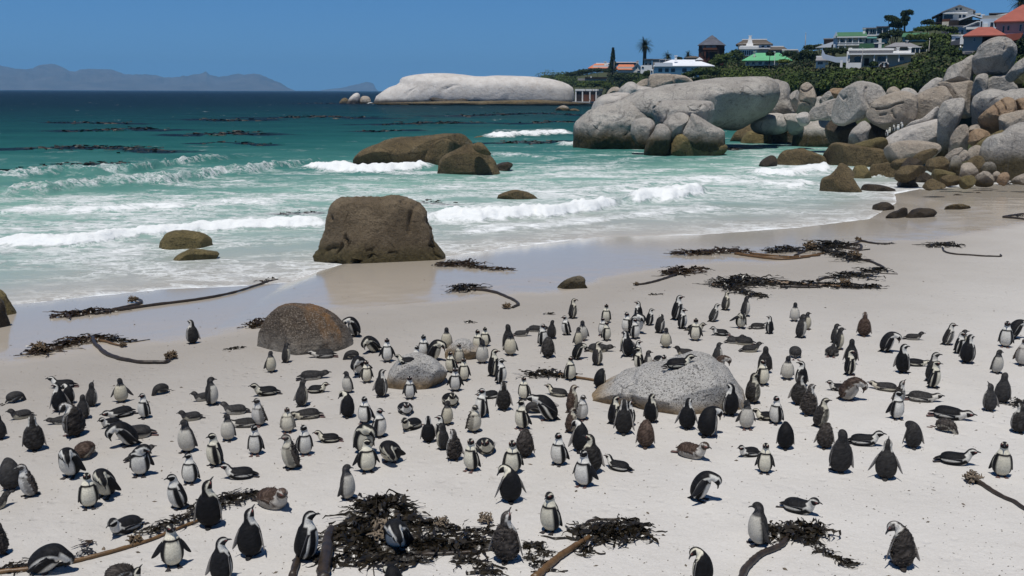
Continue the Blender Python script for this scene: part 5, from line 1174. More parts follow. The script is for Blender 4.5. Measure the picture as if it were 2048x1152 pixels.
C|1158,375,1270,542|J|S|265|0|fat=1.05|plump young penguin facing the camera with a speck on its belly
C|1278,505,1452,605|J|L|185|0||young penguin lying behind the one on the largest speckled rock
C|1178,580,1460,705|A|L|12|0|rock=1|large penguin lying on the top of the largest speckled rock
C|1108,570,1212,668|A|L|300|0||penguin lying face on left of the one on the largest speckled rock
C|943,530,1062,722|A|S|195|0|lean=8|penguin facing left at the upper left of the largest speckled rock
C|1013,590,1132,725|J|S|350|0||squat young penguin at the upper left of the largest speckled rock
C|856,400,1002,612|A|S|130|0|fl=40,lean=20|speckled penguin leaning with both flippers thrown out
C|930,475,1047,640|A|S|5|0||penguin with red brow looking right behind the flipper thrower
C|923,300,1018,472|A|S|315|0||brown capped penguin at the front of the tight cluster
C|838,425,932,565|J|S|150|0||grey bird hidden behind the flipper thrower
C|178,345,312,532|A|S|320|0||penguin facing right over a scaly backed one
C|228,445,337,622|D|B|88|0||scaly dark headless looking penguin from behind, below a white faced one
C|268,315,347,468|J|S|60|0||slender grey young penguin behind the white faced one
C|123,340,278,412|J|F|355|0||grey young penguin lying facing right, higher of two at the crowd's upper left
C|18,370,142,448|J|L|0|0||grey young penguin lying facing right, lower of two at the crowd's upper left
C|468,495,588,632|A|B|15|15|lean=14|white backed preening penguin bent right before a lying young one
C|578,490,808,572|J|F|0|0||dark young penguin lying behind a grey standing one
C|593,485,758,677|G|S|20|0||smooth grey penguin facing right with white neck stripe
C|396,600,512,802|A|S|305|0|lean=6|penguin standing on the kelp blades by the thin brown stalk
C|638,695,752,864|A|B|55|25||round backed black penguin standing on the thin brown kelp stalk
C|46,760,152,952|A|S|255|0||slim white fronted penguin left of the one stretching forward
C|133,900,347,1112|A|N|172|0|lean=24|penguin stretching forward with white nape and tucked flippers
C|138,970,262,1082|J|H|190|0||small penguin huddled under the stretching one
C|258,808,462,932|G|L|168|0||brownish penguin lying with head left, beneath the kelp blades
C|378,825,572,1048|R|S|25|0|lean=10|warm brown penguin facing right by the largest speckled rock
C|478,905,622,1118|M|S|310|0||dingy speckled grey penguin at the left foot of the largest speckled rock
C|-2,945,177,1192|A|S|225|0||white fronted penguin facing left with grey flipper in the crowd's middle
C|723,912,892,1142|A|S|15|0|lean=10|red browed penguin looking right over a dark back
C|823,940,942,1232|G|S|92|0||dark grey back view penguin overlapping the red browed one
C|878,955,957,1155|A|U|40|0||penguin with raised beak hidden behind the dark grey back
C|1028,895,1162,1132|A|S|55|-10||black penguin from behind, face right, against the largest speckled rock
C|1298,928,1457,1192|A|S|82|-20|fl=14|trim black penguin from behind, flippers down, before the largest speckled rock
C|1478,990,1648,1252|A|B|60|-30||black penguin from behind with head drooping right, below the largest speckled rock
C|1648,815,1818,1082|A|S|125|10|fat=1.05|large grey black penguin facing left at the right foot of the largest speckled rock
C|1768,945,1917,1190|J|S|285|-50|fl=14|young penguin with white belly at the right foot of the largest speckled rock
C|1823,730,1978,978|D|S|25|10|fat=1.05|finely scaled dark penguin facing right, behind a young white bellied one
C|1918,625,2018,843|A|S|300|0||white chested penguin looking right above the finely scaled one
C|1558,490,1682,655|J|S|25|0||dark young penguin behind the top of the largest speckled rock
C|1588,590,1702,765|R|B|5|10||rusty brown penguin bowing behind the largest speckled rock
X|1517,692,1543,748|J|S|95|0||dark upright bird behind the white chested one
X|1512,800,1547,842|A|L|210|0||dark penguin lying by the feet of a slim front facing one
C|373,1000,562,1205|R|S|20|0|lean=10|brown moulting penguin with white neck behind a black bent one
B4|-48,125,72,270|A|S|160|0||sleek black penguin facing left, grey one lying behind it
B4|163,18,257,176|J|S|268|0||small pale bellied young penguin, topmost on the right hand sand
B4|183,110,342,302|J|S|25|0||grey young penguin facing right, another peeping behind it
B4|270,108,348,240|J|S|340|0||pale young penguin peeping from behind the grey one
B4|473,185,592,345|J|S|10|0|lean=8|grey young penguin in profile, upper of two facing right
B4|498,215,622,397|J|S|15|0|lean=14|dark young penguin stooping right, lower of two facing right
B4|453,330,557,460|D|F|85|0||dark penguin lying seen from the tail end
B4|703,92,812,294|R|S|95|0||solitary dark brown penguin from behind on the coarse sand's edge
B4|598,305,707,515|J|S|90|0||grey young penguin from behind, hidden by a white faced one
B4|558,390,737,602|A|S|5|0||white faced penguin facing right with flipper on its flank
B4|158,378,274,480|J|H|95|0||dark hump of a penguin turned away over a pale bellied one
B4|93,440,212,637|J|S|270|0|fat=1.04|pale bellied young penguin facing the camera under a dark hump
B4|198,480,327,690|A|S|140|40||dark penguin with white face band, next to the pale bellied one
B4|148,590,322,837|D|S|60|0|fat=1.06|scaly brownish back of a penguin, left of the ruffled black one
B4|243,660,397,922|M|S|65|-15||ruffled black penguin with white cheek facing right
B4|888,248,1032,422|A|B|8|0|lean=12|penguin stooping right on open sand, beak on its breast
B4|1083,222,1222,318|J|L|0|0||little dark young penguin lying alone, right of the stooping one
B4|1328,180,1528,362|G|S|8|0|lean=24|grey penguin sloping right with cream belly
B4|984,345,1132,582|A|S|60|-30|lean=-8|black penguin leaning back with white flank, feet shadowed
B4|1088,438,1275,527|A|F|5|0||penguin lying with white flank stripe behind a black leaning one
B4|1193,410,1412,655|G|S|15|0|lean=10|grey backed penguin, rear of two overlapping profiles
B4|1198,478,1428,708|A|S|345|0|lean=10|white chested penguin, nearer of two overlapping profiles
B4|1438,250,1592,432|A|S|345|0|lean=12|dark flanked penguin leaning right between two others
B4|1498,270,1644,502|A|S|50|0|lean=8|glossy black penguin with white neck ring bending its head down
B4|1478,232,1595,410|J|S|20|0||brown headed penguin at the back of a group of three
B4|1813,165,1942,383|A|S|265|0||white fronted penguin with bold band at the right edge, bent one behind
B4|1898,140,2028,312|A|B|25|0|lean=20|penguin bending right with white nape at the right edge
B4|1728,390,1882,588|J|S|315|0||young penguin looking right with cream front near the right edge
B4|1948,300,2065,528|R|S|280|0||brown moulting penguin cut by the right edge
B4|1763,570,1932,822|J|S|75|0||grey young penguin from behind, taller of two near the right edge
B4|1663,640,1848,890|J|U|125|30||dark grey penguin with beak raised left, shorter of two near the right edge
B4|793,620,1042,737|G|F|178|0||grey penguin lying behind the shaggy pink browed pair
B4|493,620,612,722|A|L|200|0||penguin lying at the tail of the rust coloured one
B4|568,600,758,807|R|B|350|20|lean=24,fat=1.08|rust coloured shaggy penguin doubled over to the right
B4|918,625,1142,842|M|U|25|0|lean=14|shaggy speckled penguin with lifted beak behind a red browed one
B4|908,715,1095,952|A|S|300|20|fl=14|red browed penguin with cream belly, flipper out
B4|1088,690,1365,812|G|F|358|0||grey penguin lying facing right behind the red browed cream bellied one
B4|1253,825,1648,952|A|F|352|0||long black penguin lying stretched to the right above the woolly ball
B4|288,770,558,1012|D|S|12|0|lean=20,fat=1.08|charcoal speckled penguin facing right with white throat
B4|-8,755,137,992|A|S|240|0||slim front facing penguin looking left, right of a lying dark one
B4|1885,810,2085,1062|D|S|120|0|lean=4,fat=1.1|speckled black back of a penguin cut by the right edge
"""
_sc = [place_penguin(r, i) for i, r in enumerate(BIRDS.strip().split('\n'))]

# ------------------------------------------------------------------ kelp cast up on the beach and floating offshore
def kelp_mat(name, a, b_, rough):
    m, t, b = new_mat(name); co = objco(t)
    n = noise_node(t, 9, 5, 0.65, co)
    t.links.new(mix(t, ramp(t, n, [(0.35, 0.0), (0.7, 1.0)]), a, b_), b.inputs['Base Color'])
    b.inputs['Roughness'].default_value = rough; b.inputs['Specular IOR Level'].default_value = 0.5
    bump(t, b, noise_node(t, 40, 3, 0.6, co), 0.4, 0.01); return m
M_blade = kelp_mat("kelp_blade", (.008, .007, .006), (.042, .032, .018), 0.30)
M_bladeb = kelp_mat("kelp_blade_brown", (.020, .012, .006), (.055, .032, .012), 0.35)
M_float = kelp_mat("floating_kelp", (.010, .008, .006), (.030, .022, .012), 0.6)
M_stipe = kelp_mat("kelp_stipe_dark", (.018, .014, .011), (.05, .034, .022), 0.45)
M_stipeb = kelp_mat("kelp_stipe_brown", (.085, .045, .016), (.16, .09, .035), 0.45)
M_hold = kelp_mat("kelp_holdfast", (.055, .036, .02), (.17, .115, .06), 0.9)
M_holdp = kelp_mat("kelp_holdfast_pale", (.07, .052, .036), (.26, .205, .145), 0.9)
def gpt(px, py, dz=0.0):
    P = hit_ground(px, py); P[2] = fine_ground(P[0], P[1]) + dz; return P
def sweep(path, rad, n=8):
    path = np.asarray(path, float); k = len(path); rr = []
    T = np.gradient(path, axis=0); T /= np.linalg.norm(T, axis=1)[:, None] + 1e-9
    q = np.linspace(0, 2 * math.pi, n, endpoint=False)
    for i in range(k):
        s1 = np.cross(T[i], [0, 0, 1.0] if abs(T[i][2]) < .9 else [0, 1.0, 0]); s1 /= np.linalg.norm(s1) + 1e-9; s2 = np.cross(s1, T[i])
        r = rad[i] if hasattr(rad, '__len__') else rad
        rr.append(path[i] + np.outer(np.cos(q) * r, s1) + np.outer(np.sin(q) * r, s2))
    V, Q, T_ = tube(rr); return V, [Q, T_]
def blade(rs, P, ang, L, W, h, seg=10):
    """one ribbon of weed lying crumpled on the heap"""
    pts = []; a = ang; curl = rs.normal() * .32; p = np.array(P, float); z0 = p[2]
    for i in range(seg + 1):
        f = i / seg; pts.append(p.copy()); a += curl + rs.normal() * .4
        p = p + np.array([math.cos(a), math.sin(a), 0]) * L / seg
        p[2] = z0 - h * .3 * f + abs(rs.normal()) * min(h, .12) * .35 * math.sin(f * math.pi) + .008
    pts = np.array(pts); T = np.gradient(pts, axis=0); V = []
    tw = rs.uniform(0, math.pi)
    for i in range(seg + 1):
        t_ = T[i] / (np.linalg.norm(T[i]) + 1e-9); s1 = np.cross(t_, [0, 0, 1.0]); s1 /= np.linalg.norm(s1) + 1e-9; s2 = np.cross(s1, t_)
        tw += rs.normal() * .35; d = s1 * math.cos(tw) + s2 * abs(math.sin(tw)); w = W * (1 - .75 * (i / seg) ** 2) * (1 + .35 * rs.normal())
        V += [pts[i] - d * w, pts[i] + d * w + s2 * abs(rs.normal()) * .006]
    V = np.array(V); i = np.arange(seg) * 2
    return V, np.stack([i, i + 1, i + 3, i + 2], 1)
def fix_ground(V):
    g = ground_z(V[:, 0], V[:, 1]); V[:, 2] = np.maximum(V[:, 2], g + .012); return V
def kelp(label, stipes=(), heads=(), holds=(), nsep=0, seed=0):
    """stipes: (pixel line, radius, brown?); heads: (pixel spine of the heap, half width in m, height, blades, brown?); holds: (px, py, size, pale?)"""
    rs = np.random.default_rng(500 + seed)
    ref = stipes[0][0][0] if stipes else heads[0][0][0]
    base = gpt(*ref); root = empty("kelp", base); tag(root, label, "kelp", "kelp washed up on the sand")
    for line, r, br in stipes:
        P = catmull(np.array([gpt(*q) for q in line]), 8); P[:, 2] = np.array([fine_ground(x, y) for x, y in P[:, :2]]) + r * .8
        P[:, :2] += fbm(P * 3 + seed, 2)[:, None] * .03
        rr = r * np.linspace(1.0, .62, len(P)) * (1 + .08 * rs.normal(size=len(P)))
        V, F = sweep(P - base, rr); link("stipe", mesh_of("stipe", V, F, M_stipeb if br else M_stipe), root)
    for spine, hw, h, nb, br in heads:
        L = catmull(np.array([gpt(*q) for q in spine]), 10) if len(spine) > 1 else np.array([gpt(*spine[0])])
        Vs, Fs, nv = [], [], 0; mt = M_bladeb if br else M_blade
        main = math.atan2(*(L[-1] - L[0])[[1, 0]]) if len(L) > 1 else rs.uniform(0, 6)
        for i in range(int(nb * 1.2)):
            c = L[rs.integers(len(L))]; e = abs(rs.normal()) * .55
            a0 = rs.uniform(0, 2 * math.pi); p = c + np.array([math.cos(a0), math.sin(a0), 0]) * hw * .7 * min(e, 1.1)
            hh = h * .42 * max(.08, 1 - e * .95) * rs.uniform(.1, 1.0) ** .8; p[2] = fine_ground(p[0], p[1]) + hh
            ang = main + rs.normal() * .9 + (math.pi if rs.random() < .4 else 0) if len(L) > 1 else a0 + rs.normal() * .6
            V, F = blade(rs, p, ang, min(rs.uniform(.7, 2.1) * hw + .10, .95), rs.uniform(.010, .030) * (1 if hw > .16 else .75), hh)
            V = fix_ground(V) - base
            if i < nsep: link("blade", mesh_of("blade", V, F, mt), root)
            else: Vs.append(V); Fs.append(F + nv); nv += len(V)
        if Vs: tag(link("blades", mesh_of("blades", np.concatenate(Vs), np.concatenate(Fs), mt), root), kind='stuff')
    for hx, hy, sz, pale in holds:
        c = gpt(hx, hy, sz * .45); Vs, Q, T, nv = [], [], [], 0
        for i in range(44):
            d = rs.normal(size=3); d[2] = abs(d[2]) * .8 - .25; d /= np.linalg.norm(d)
            d[2] *= .6; q0 = c + d * sz * .45; pth = [q0]
            for f in range(4): d = d * .6 + rs.normal(size=3) * .6; d /= np.linalg.norm(d); pth.append(c + (pth[-1] + d * sz * .3 - c) * .88)
            V, F = sweep(np.array(pth), sz * np.array([.11, .10, .085, .07, .03]), 5)
            Vs.append(fix_ground(V)); Q.append(F[0] + nv); T.append(F[1] + nv); nv += len(V)
        link("holdfast", mesh_of("holdfast", np.concatenate(Vs) - base, [np.concatenate(Q), np.concatenate(T)], M_holdp if pale else M_hold), root)
kelp("long kelp with a looped stalk and dark frilly head on the wet sand", [([(200, 628), (300, 613), (400, 600), (470, 586), (530, 567), (556, 561)], .045, 0), ([(190, 630), (250, 617), (276, 610), (284, 604), (274, 600)], .05, 0)],
     [([(122, 634), (165, 629), (215, 624)], .32, .22, 90, 1), ([(524, 566), (552, 560)], .18, .12, 20, 1)], [(267, 605, .17, 0)], 8, 1)
kelp("tangled kelp with a curling stalk ending in an orange bulb on the damp sand", [([(185, 680), (193, 695), (222, 714), (270, 726), (325, 728), (342, 722)], .05, 0), ([(170, 678), (210, 686), (246, 694)], .035, 1), ([(240, 687), (270, 684), (300, 680)], .015, 0)],
     [([(68, 708), (110, 697), (160, 683), (200, 680)], .30, .2, 110, 1), ([(200, 682), (255, 684)], .2, .12, 30, 0)], [(78, 704, .2, 0), (342, 718, .17, 0), (247, 694, .1, 0)], 8, 2)
kelp("small dark kelp clump against the left foot of the rusty boulder", [], [([(505, 655), (520, 650)], .2, .28, 45, 1)], [], 4, 3)
kelp("scrap of kelp on the damp sand below the lone grey penguin", [], [([(458, 700), (475, 699)], .09, .06, 14, 0)], [], 0, 4)
kelp("kelp clump under the front of the big pitted block rock", [], [([(728, 523), (752, 522), (776, 519)], .25, .25, 45, 0)], [], 4, 5)
kelp("narrow kelp heap with a pinched waist right of the big pitted block rock", [([(870, 529), (900, 532)], .02, 0)], [([(888, 533), (915, 530), (945, 534)], .38, .35, 90, 1), ([(945, 535), (985, 539), (1015, 540)], .25, .2, 55, 1)], [], 8, 6)
kelp("kelp with a hooked stalk pointing at the crowd, upper middle of the beach", [([(940, 580), (985, 585), (1018, 597), (1037, 610), (1026, 617)], .045, 0)], [([(918, 582), (945, 578)], .32, .3, 65, 0)], [(1014, 618, .14, 0)], 8, 7)
kelp("kelp hump of dark blades with a thin stalk, beyond the crowd", [([(1352, 551), (1325, 561), (1295, 568), (1272, 571)], .04, 0)], [([(1335, 551), (1365, 545), (1398, 546)], .38, .42, 75, 1)], [(1272, 571, .1, 0)], 8, 8)
kelp("long low kelp hump with brown stalks at the swash line", [([(1470, 509), (1550, 517), (1640, 512)], .05, 1), ([(1480, 511), (1560, 520), (1620, 515)], .05, 1), ([(1500, 508), (1580, 515), (1650, 508)], .04, 1)], [([(1370, 509), (1410, 509), (1450, 505), (1485, 507)], .42, .42, 120, 1)], [], 8, 9)
kelp("upright kelp bunch standing in the middle of the swash line weed", [([(1590, 512), (1620, 500), (1640, 497)], .04, 0)], [([(1535, 507), (1570, 503), (1595, 503)], .36, .45, 80, 0), ([(1565, 516), (1590, 515)], .2, .15, 25, 0)], [], 6, 10)
kelp("largest kelp mound at the swash line with two bulbs", [([(1690, 497), (1718, 500), (1722, 492), (1700, 489)], .05, 0), ([(1700, 505), (1740, 500)], .03, 0)], [([(1625, 500), (1660, 494), (1690, 495)], .5, .6, 150, 0), ([(1650, 503), (1690, 515), (1708, 523)], .42, .45, 110, 0)], [(1621, 500, .3, 0), (1708, 519, .28, 0)], 10, 11)
kelp("kelp stalk with a round bulb trailing right at the swash line", [([(1695, 492), (1715, 486), (1722, 483)], .04, 0), ([(1722, 483), (1750, 488), (1780, 489)], .045, 0)], [([(1755, 489), (1782, 488)], .15, .1, 16, 0)], [(1716, 482, .16, 0)], 2, 12)
kelp("kelp with a bent stalk and small dark head below the swash line weed", [([(1716, 519), (1742, 526), (1763, 534), (1766, 541), (1752, 545)], .045, 0), ([(1760, 547), (1795, 549)], .02, 0)], [([(1732, 545), (1758, 542)], .28, .22, 45, 0)], [], 6, 13)
kelp("round bushy kelp pile above the sloping grey penguins", [([(1422, 571), (1450, 572)], .03, 1)], [([(1450, 575), (1485, 567), (1522, 568)], .55, .5, 170, 0), ([(1460, 578), (1490, 588), (1527, 599)], .28, .22, 60, 0)], [], 10, 14)
kelp("straight kelp row of stalks and blades right of the round bushy pile", [([(1530, 565), (1580, 567), (1620, 573)], .05, 1), ([(1535, 569), (1600, 571), (1680, 575)], .05, 1), ([(1560, 575), (1640, 576)], .045, 0)], [([(1560, 573), (1620, 571), (1680, 573)], .3, .25, 100, 0), ([(1690, 574), (1742, 575)], .3, .28, 60, 0)], [(1690, 572, .2, 0)], 8, 15)
kelp("smaller kelp heap with an arching stalk behind the straight row", [([(1635, 562), (1650, 557), (1680, 556)], .045, 0), ([(1735, 558), (1758, 561)], .015, 0)], [([(1675, 557), (1705, 552), (1738, 557)], .38, .3, 70, 0)], [], 6, 16)
kelp("kelp with a long straight stalk pointing right on the dry sand", [([(1885, 496), (1893, 505), (1940, 510), (1998, 514), (2000, 510)], .035, 0)], [([(1860, 495), (1885, 491), (1910, 494)], .36, .3, 60, 0)], [], 6, 17)
kelp("looped bare kelp stalk at the right edge of the upper beach", [([(2006, 436), (2030, 431), (2050, 429), (2070, 436)], .05, 0), ([(2006, 436), (2035, 438), (2060, 440)], .05, 0)], [([(2034, 434), (2042, 432)], .15, .15, 10, 0)], [], 0, 18)
kelp("fan of black kelp blades with a brown stalk running under two penguins", [([(1118, 753), (1165, 760), (1230, 769)], .035, 1)], [([(1062, 750), (1095, 748), (1125, 754)], .17, .12, 90, 0)], [], 14, 19)
kelp("very long brown kelp stalk slanting across the bottom left with black blades", [([(-30, 1151), (60, 1140), (140, 1124), (215, 1106), (262, 1092), (276, 1088), (300, 1080), (350, 1060), (400, 1040)], .03, 1)],
     [([(300, 1066), (350, 1045), (400, 1022)], .13, .1, 70, 0), ([(400, 1020), (450, 1003), (508, 988)], .15, .14, 120, 0), ([(0, 1140), (40, 1138), (62, 1132)], .1, .06, 26, 0), ([(150, 1112), (182, 1106)], .06, .04, 10, 0)], [(270, 1085, .11, 0)], 40, 20)
kelp("big black kelp heap in the foreground with a thick cut stalk and pale coils", [([(648, 1175), (650, 1120), (658, 1085), (664, 1066)], .082, 0), ([(585, 1160), (596, 1128), (600, 1116)], .05, 0), ([(812, 1128), (850, 1112), (930, 1108), (1000, 1100)], .03, 0)],
     [([(738, 1022), (765, 1018), (792, 1024)], .20, .34, 130, 0), ([(720, 1050), (765, 1045), (800, 1050)], .28, .25, 110, 0), ([(672, 1078), (705, 1075), (735, 1080)], .20, .26, 100, 0), ([(715, 1108), (760, 1112), (820, 1118)], .24, .14, 120, 0),
      ([(835, 1092), (890, 1092), (960, 1098)], .20, .2, 130, 0), ([(830, 1050), (880, 1058), (930, 1066), (985, 1070)], .16, .12, 80, 0), ([(900, 1120), (950, 1126), (975, 1150)], .14, .08, 36, 0), ([(690, 1128), (620, 1118)], .12, .07, 30, 0)],
     [(766, 1078, .22, 1), (884, 1052, .12, 1), (970, 1044, .12, 1)], 110, 21)
kelp("kelp with a stout brown stalk and a thick mat of blades, front of the beach", [([(1068, 1165), (1105, 1133), (1140, 1107), (1178, 1082)], .05, 1), ([(1168, 1070), (1172, 1050), (1190, 1042), (1250, 1040)], .022, 0)], [([(1178, 1078), (1215, 1070), (1272, 1062)], .20, .22, 170, 0), ([(1278, 1066), (1303, 1080)], .08, .06, 16, 0), ([(1180, 1098), (1172, 1108)], .1, .08, 16, 0)], [], 50, 22)
kelp("kelp with a thick curving black stalk and wiry trailing blades, front of the beach", [([(1480, 1165), (1494, 1136), (1520, 1114), (1555, 1100), (1572, 1085), (1580, 1070)], .046, 0)], [([(1555, 1078), (1590, 1066), (1632, 1072)], .17, .24, 110, 0), ([(1618, 1088), (1650, 1108), (1695, 1132)], .08, .05, 34, 0)], [], 40, 23)
kelp("kelp stalk with a gnarled straw coloured foot at the right edge", [([(1952, 966), (1985, 985), (2020, 1006), (2062, 1030)], .035, 0)], [], [(1945, 965, .15, 1)], 0, 24)
kelp("wiry black kelp scraps right of the maned penguin", [], [([(1046, 1104), (1070, 1098), (1085, 1112)], .1, .06, 26, 0), ([(1060, 1122), (1095, 1140)], .08, .04, 18, 0)], [], 20, 25)
kelp("dark kelp scraps on the sand below the tumbled rocks at the right edge", [], [([(2008, 371), (2030, 366), (2042, 369)], .6, .3, 50, 0), ([(1858, 375), (1888, 374)], .5, .2, 30, 1)], [], 4, 26)
kelp("tiny black kelp tuft beside the penguin with lifted beak at the right edge", [], [([(2040, 812), (2047, 808)], .12, .22, 30, 0)], [], 10, 27)
kelp("small brick red weed scrap on bare sand, lower left", [], [([(160, 1092), (186, 1082)], .05, .03, 9, 1)], [], 9, 28)
for _i, (_x, _y) in enumerate([(940, 645), (1095, 628), (1310, 590)]):
    kelp(["dark weed scrap alone between wet sand and crowd", "thin weed scrap left of the topmost small penguin", "wisp of weed by the leaning kelp pile birds"][_i], [], [([(_x - 8, _y + 1), (_x + 8, _y)], .07, .05, 9, 0)], [], 0, 40 + _i)
# litter of weed crumbs and shell on the sand
rs = np.random.default_rng(77); Vs, Fs, nv = [], [], 0
for i in range(4200):
    px, py = rs.uniform(-40, 2090), 560 + 620 * rs.random() ** 1.3
    P = hit_ground(px, py); s_ = float(shore_d(P[0], P[1]))
    if s_ < 2.5 and rs.random() < .8: continue
    P[2] = fine_ground(P[0], P[1]) + .004
    L = rs.uniform(.004, .016) * (2.6 if rs.random() < .08 else 1); w = L * rs.uniform(.2, .6); a = rs.uniform(0, math.pi)
    d = np.array([math.cos(a), math.sin(a), 0]); e = np.array([-d[1], d[0], 0]); u = np.array([0, 0, 1.0])
    V = np.array([P - d * L, P + e * w, P + d * L, P - e * w, P + u * w * .8]); Vs.append(V); Fs.append(np.array([[0, 1, 4], [1, 2, 4], [2, 3, 4], [3, 0, 4]])[:, ::-1] + nv); nv += 5
tag(link("beach_litter", mesh_of("beach_litter", np.concatenate(Vs), np.concatenate(Fs), plain("litter_crumbs", (.12, .095, .07), .9, .2, .6, 3, 0), False)), kind='stuff')
# kelp beds afloat
for k, (line, hw, nb, lab) in enumerate(BEDS):
    rs = np.random.default_rng(900 + k); L = catmull(line_world(line), 10); base = np.array([L[0, 0], L[0, 1], SEA]); Vs, Fs, nv = [], [], 0
    dist = math.hypot(*L[0]); wb = np.clip(dist * .0016, .05, .35)
    for i in range(int(nb * .45)):
        c = L[rs.integers(len(L))]; p = np.array([c[0] + rs.normal() * hw * .5, c[1] + rs.normal() * hw * .75, SEA + .02 + .10 * rs.random()])
        V, F = blade(rs, p, rs.normal() * .5, rs.uniform(.35, 1.1) * min(2.2, .5 + .35 * hw), wb * rs.uniform(.35, 1.0), .10, 5); V[:, 2] = SEA + .03 + (V[:, 2] - SEA) * .5; Vs.append(V - base); Fs.append(F + nv); nv += len(V)
    o = link("kelp_bed", mesh_of("kelp_bed", np.concatenate(Vs), np.concatenate(Fs), M_float), None, base); tag(o, lab, "kelp bed", "kelp beds floating offshore", 'stuff')

# ------------------------------------------------------------------ the hillside: scrub, trees, houses
def leaf_mat(name):
    m, t, b = new_mat(name); ca = attr_node(t, "tint").outputs['Color']
    t.links.new(mix(t, 1.0, ca, ramp(t, noise_node(t, 1.3, 4, 0.6, objco(t)), [(0.3, 0.6), (0.7, 1.35)]), 'MULTIPLY'), b.inputs['Base Color'])
    b.inputs['Roughness'].default_value = 0.75; b.inputs['Specular IOR Level'].default_value = 0.15; return m
M_leaf = leaf_mat("scrub_leaves")
M_bark = plain("bark", (.10, .075, .055), .95, .1, .4, 2, .5)
def leaf_cloud(rs, c, r, n, ls, cols, shell=.75):
    """n leaf sprays of size ls through an ellipsoid of radii r round c; cols: two ends of the plant's own colour"""
    d = rs.normal(size=(n, 3)); d /= np.linalg.norm(d, axis=1)[:, None]
    d[:, 2] = np.where(d[:, 2] < -.35, -d[:, 2], d[:, 2])
    rad = shell + (1 - shell) * rs.random(n) - (rs.random(n) < .25) * rs.random(n) * .4
    lump = 1 + .32 * perlin(d * 2.2 + rs.uniform(0, 50))
    P = np.asarray(c) + d * (rad * lump)[:, None] * np.asarray(r)
    nrm = d + rs.normal(size=(n, 3)) * .55; nrm /= np.linalg.norm(nrm, axis=1)[:, None]
    a = np.cross(nrm, rs.normal(size=(n, 3))); a /= np.linalg.norm(a, axis=1)[:, None]; b2 = np.cross(nrm, a)
    s = ls * rs.uniform(.6, 1.4, size=(n, 1))
    V = np.stack([P - a * s, P - b2 * s * .6, P + a * s, P + b2 * s * .6], 1).reshape(-1, 3)
    mixv = np.clip(.5 + .9 * perlin(d * 3 + 7) + .2 * rs.normal(size=n), 0, 1)[:, None]
    Cc = (np.array(cols[0]) * (1 - mixv) + np.array(cols[1]) * mixv)
    return V, np.arange(4 * n).reshape(n, 4), np.repeat(Cc, 4, 0)
class Leaves:
    def __init__(s): s.V = []; s.F = []; s.C = []; s.n = 0
    def add(s, V, F, Cc): s.V.append(V); s.F.append(F + s.n); s.C.append(Cc); s.n += len(V)
    def core(s, c, r, col):
        V, F = ico(2); V = np.asarray(c) + V * np.asarray(r) * .58
        s.V.append(V); s.T = getattr(s, 'T', []); s.T.append(F + s.n); s.C.append(np.tile(np.array(col), (len(V), 1))); s.n += len(V)
    def build(s, name, parent=None, base=None, mat=None):
        V = np.concatenate(s.V) - (0 if base is None else base)
        me = mesh_of(name, V, [np.concatenate(s.F)] + ([np.concatenate(s.T)] if getattr(s, 'T', None) else []), mat or M_leaf, False)
        Cc = np.concatenate(s.C); attr(me, "tint", np.concatenate([Cc, np.ones((len(Cc), 1))], 1), 'FLOAT_COLOR')
        return link(name, me, parent, None if parent is not None or base is None else base)
GREENS = [((.020, .034, .010), (.052, .080, .022)), ((.030, .048, .011), (.085, .118, .028)), ((.014, .024, .010), (.036, .054, .020)), ((.044, .046, .022), (.098, .098, .048)), ((.042, .062, .013), (.118, .15, .032))]
veg = np.array([(1085, 157), (1120, 150), (1150, 140), (1200, 138), (1260, 140), (1300, 148), (1380, 138), (1430, 118), (1470, 110), (1500, 118), (1560, 112), (1600, 104), (1650, 104), (1690, 118), (1740, 120), (1810, 106), (1850, 96), (1880, 82), (1930, 92), (1990, 100), (2050, 90), (2100, 80)], float)
CLEAR = [(1303, 1422, 112, 150), (1488, 1582, 103, 126), (1472, 1576, 74, 112), (1668, 1728, 64, 98), (1696, 1815, 98, 134), (1775, 1850, 84, 104), (1721, 1776, 55, 98), (1868, 1960, 15, 54), (1888, 1965, 45, 70), (1930, 2060, 20, 97), (1632, 1660, 112, 134),
         (1645, 1700, 100, 120), (1807, 1855, 64, 77), (1904, 1935, 72, 90), (1905, 1932, 95, 107), (1175, 1322, 118, 141), (1395, 1448, 72, 118), (1146, 1208, 177, 206), (1610, 1672, 76, 100), (1563, 1600, 97, 106), (1156, 1214, 153, 161)]      # gardens and fronts kept open
rs = np.random.default_rng(5); Lv = Leaves()
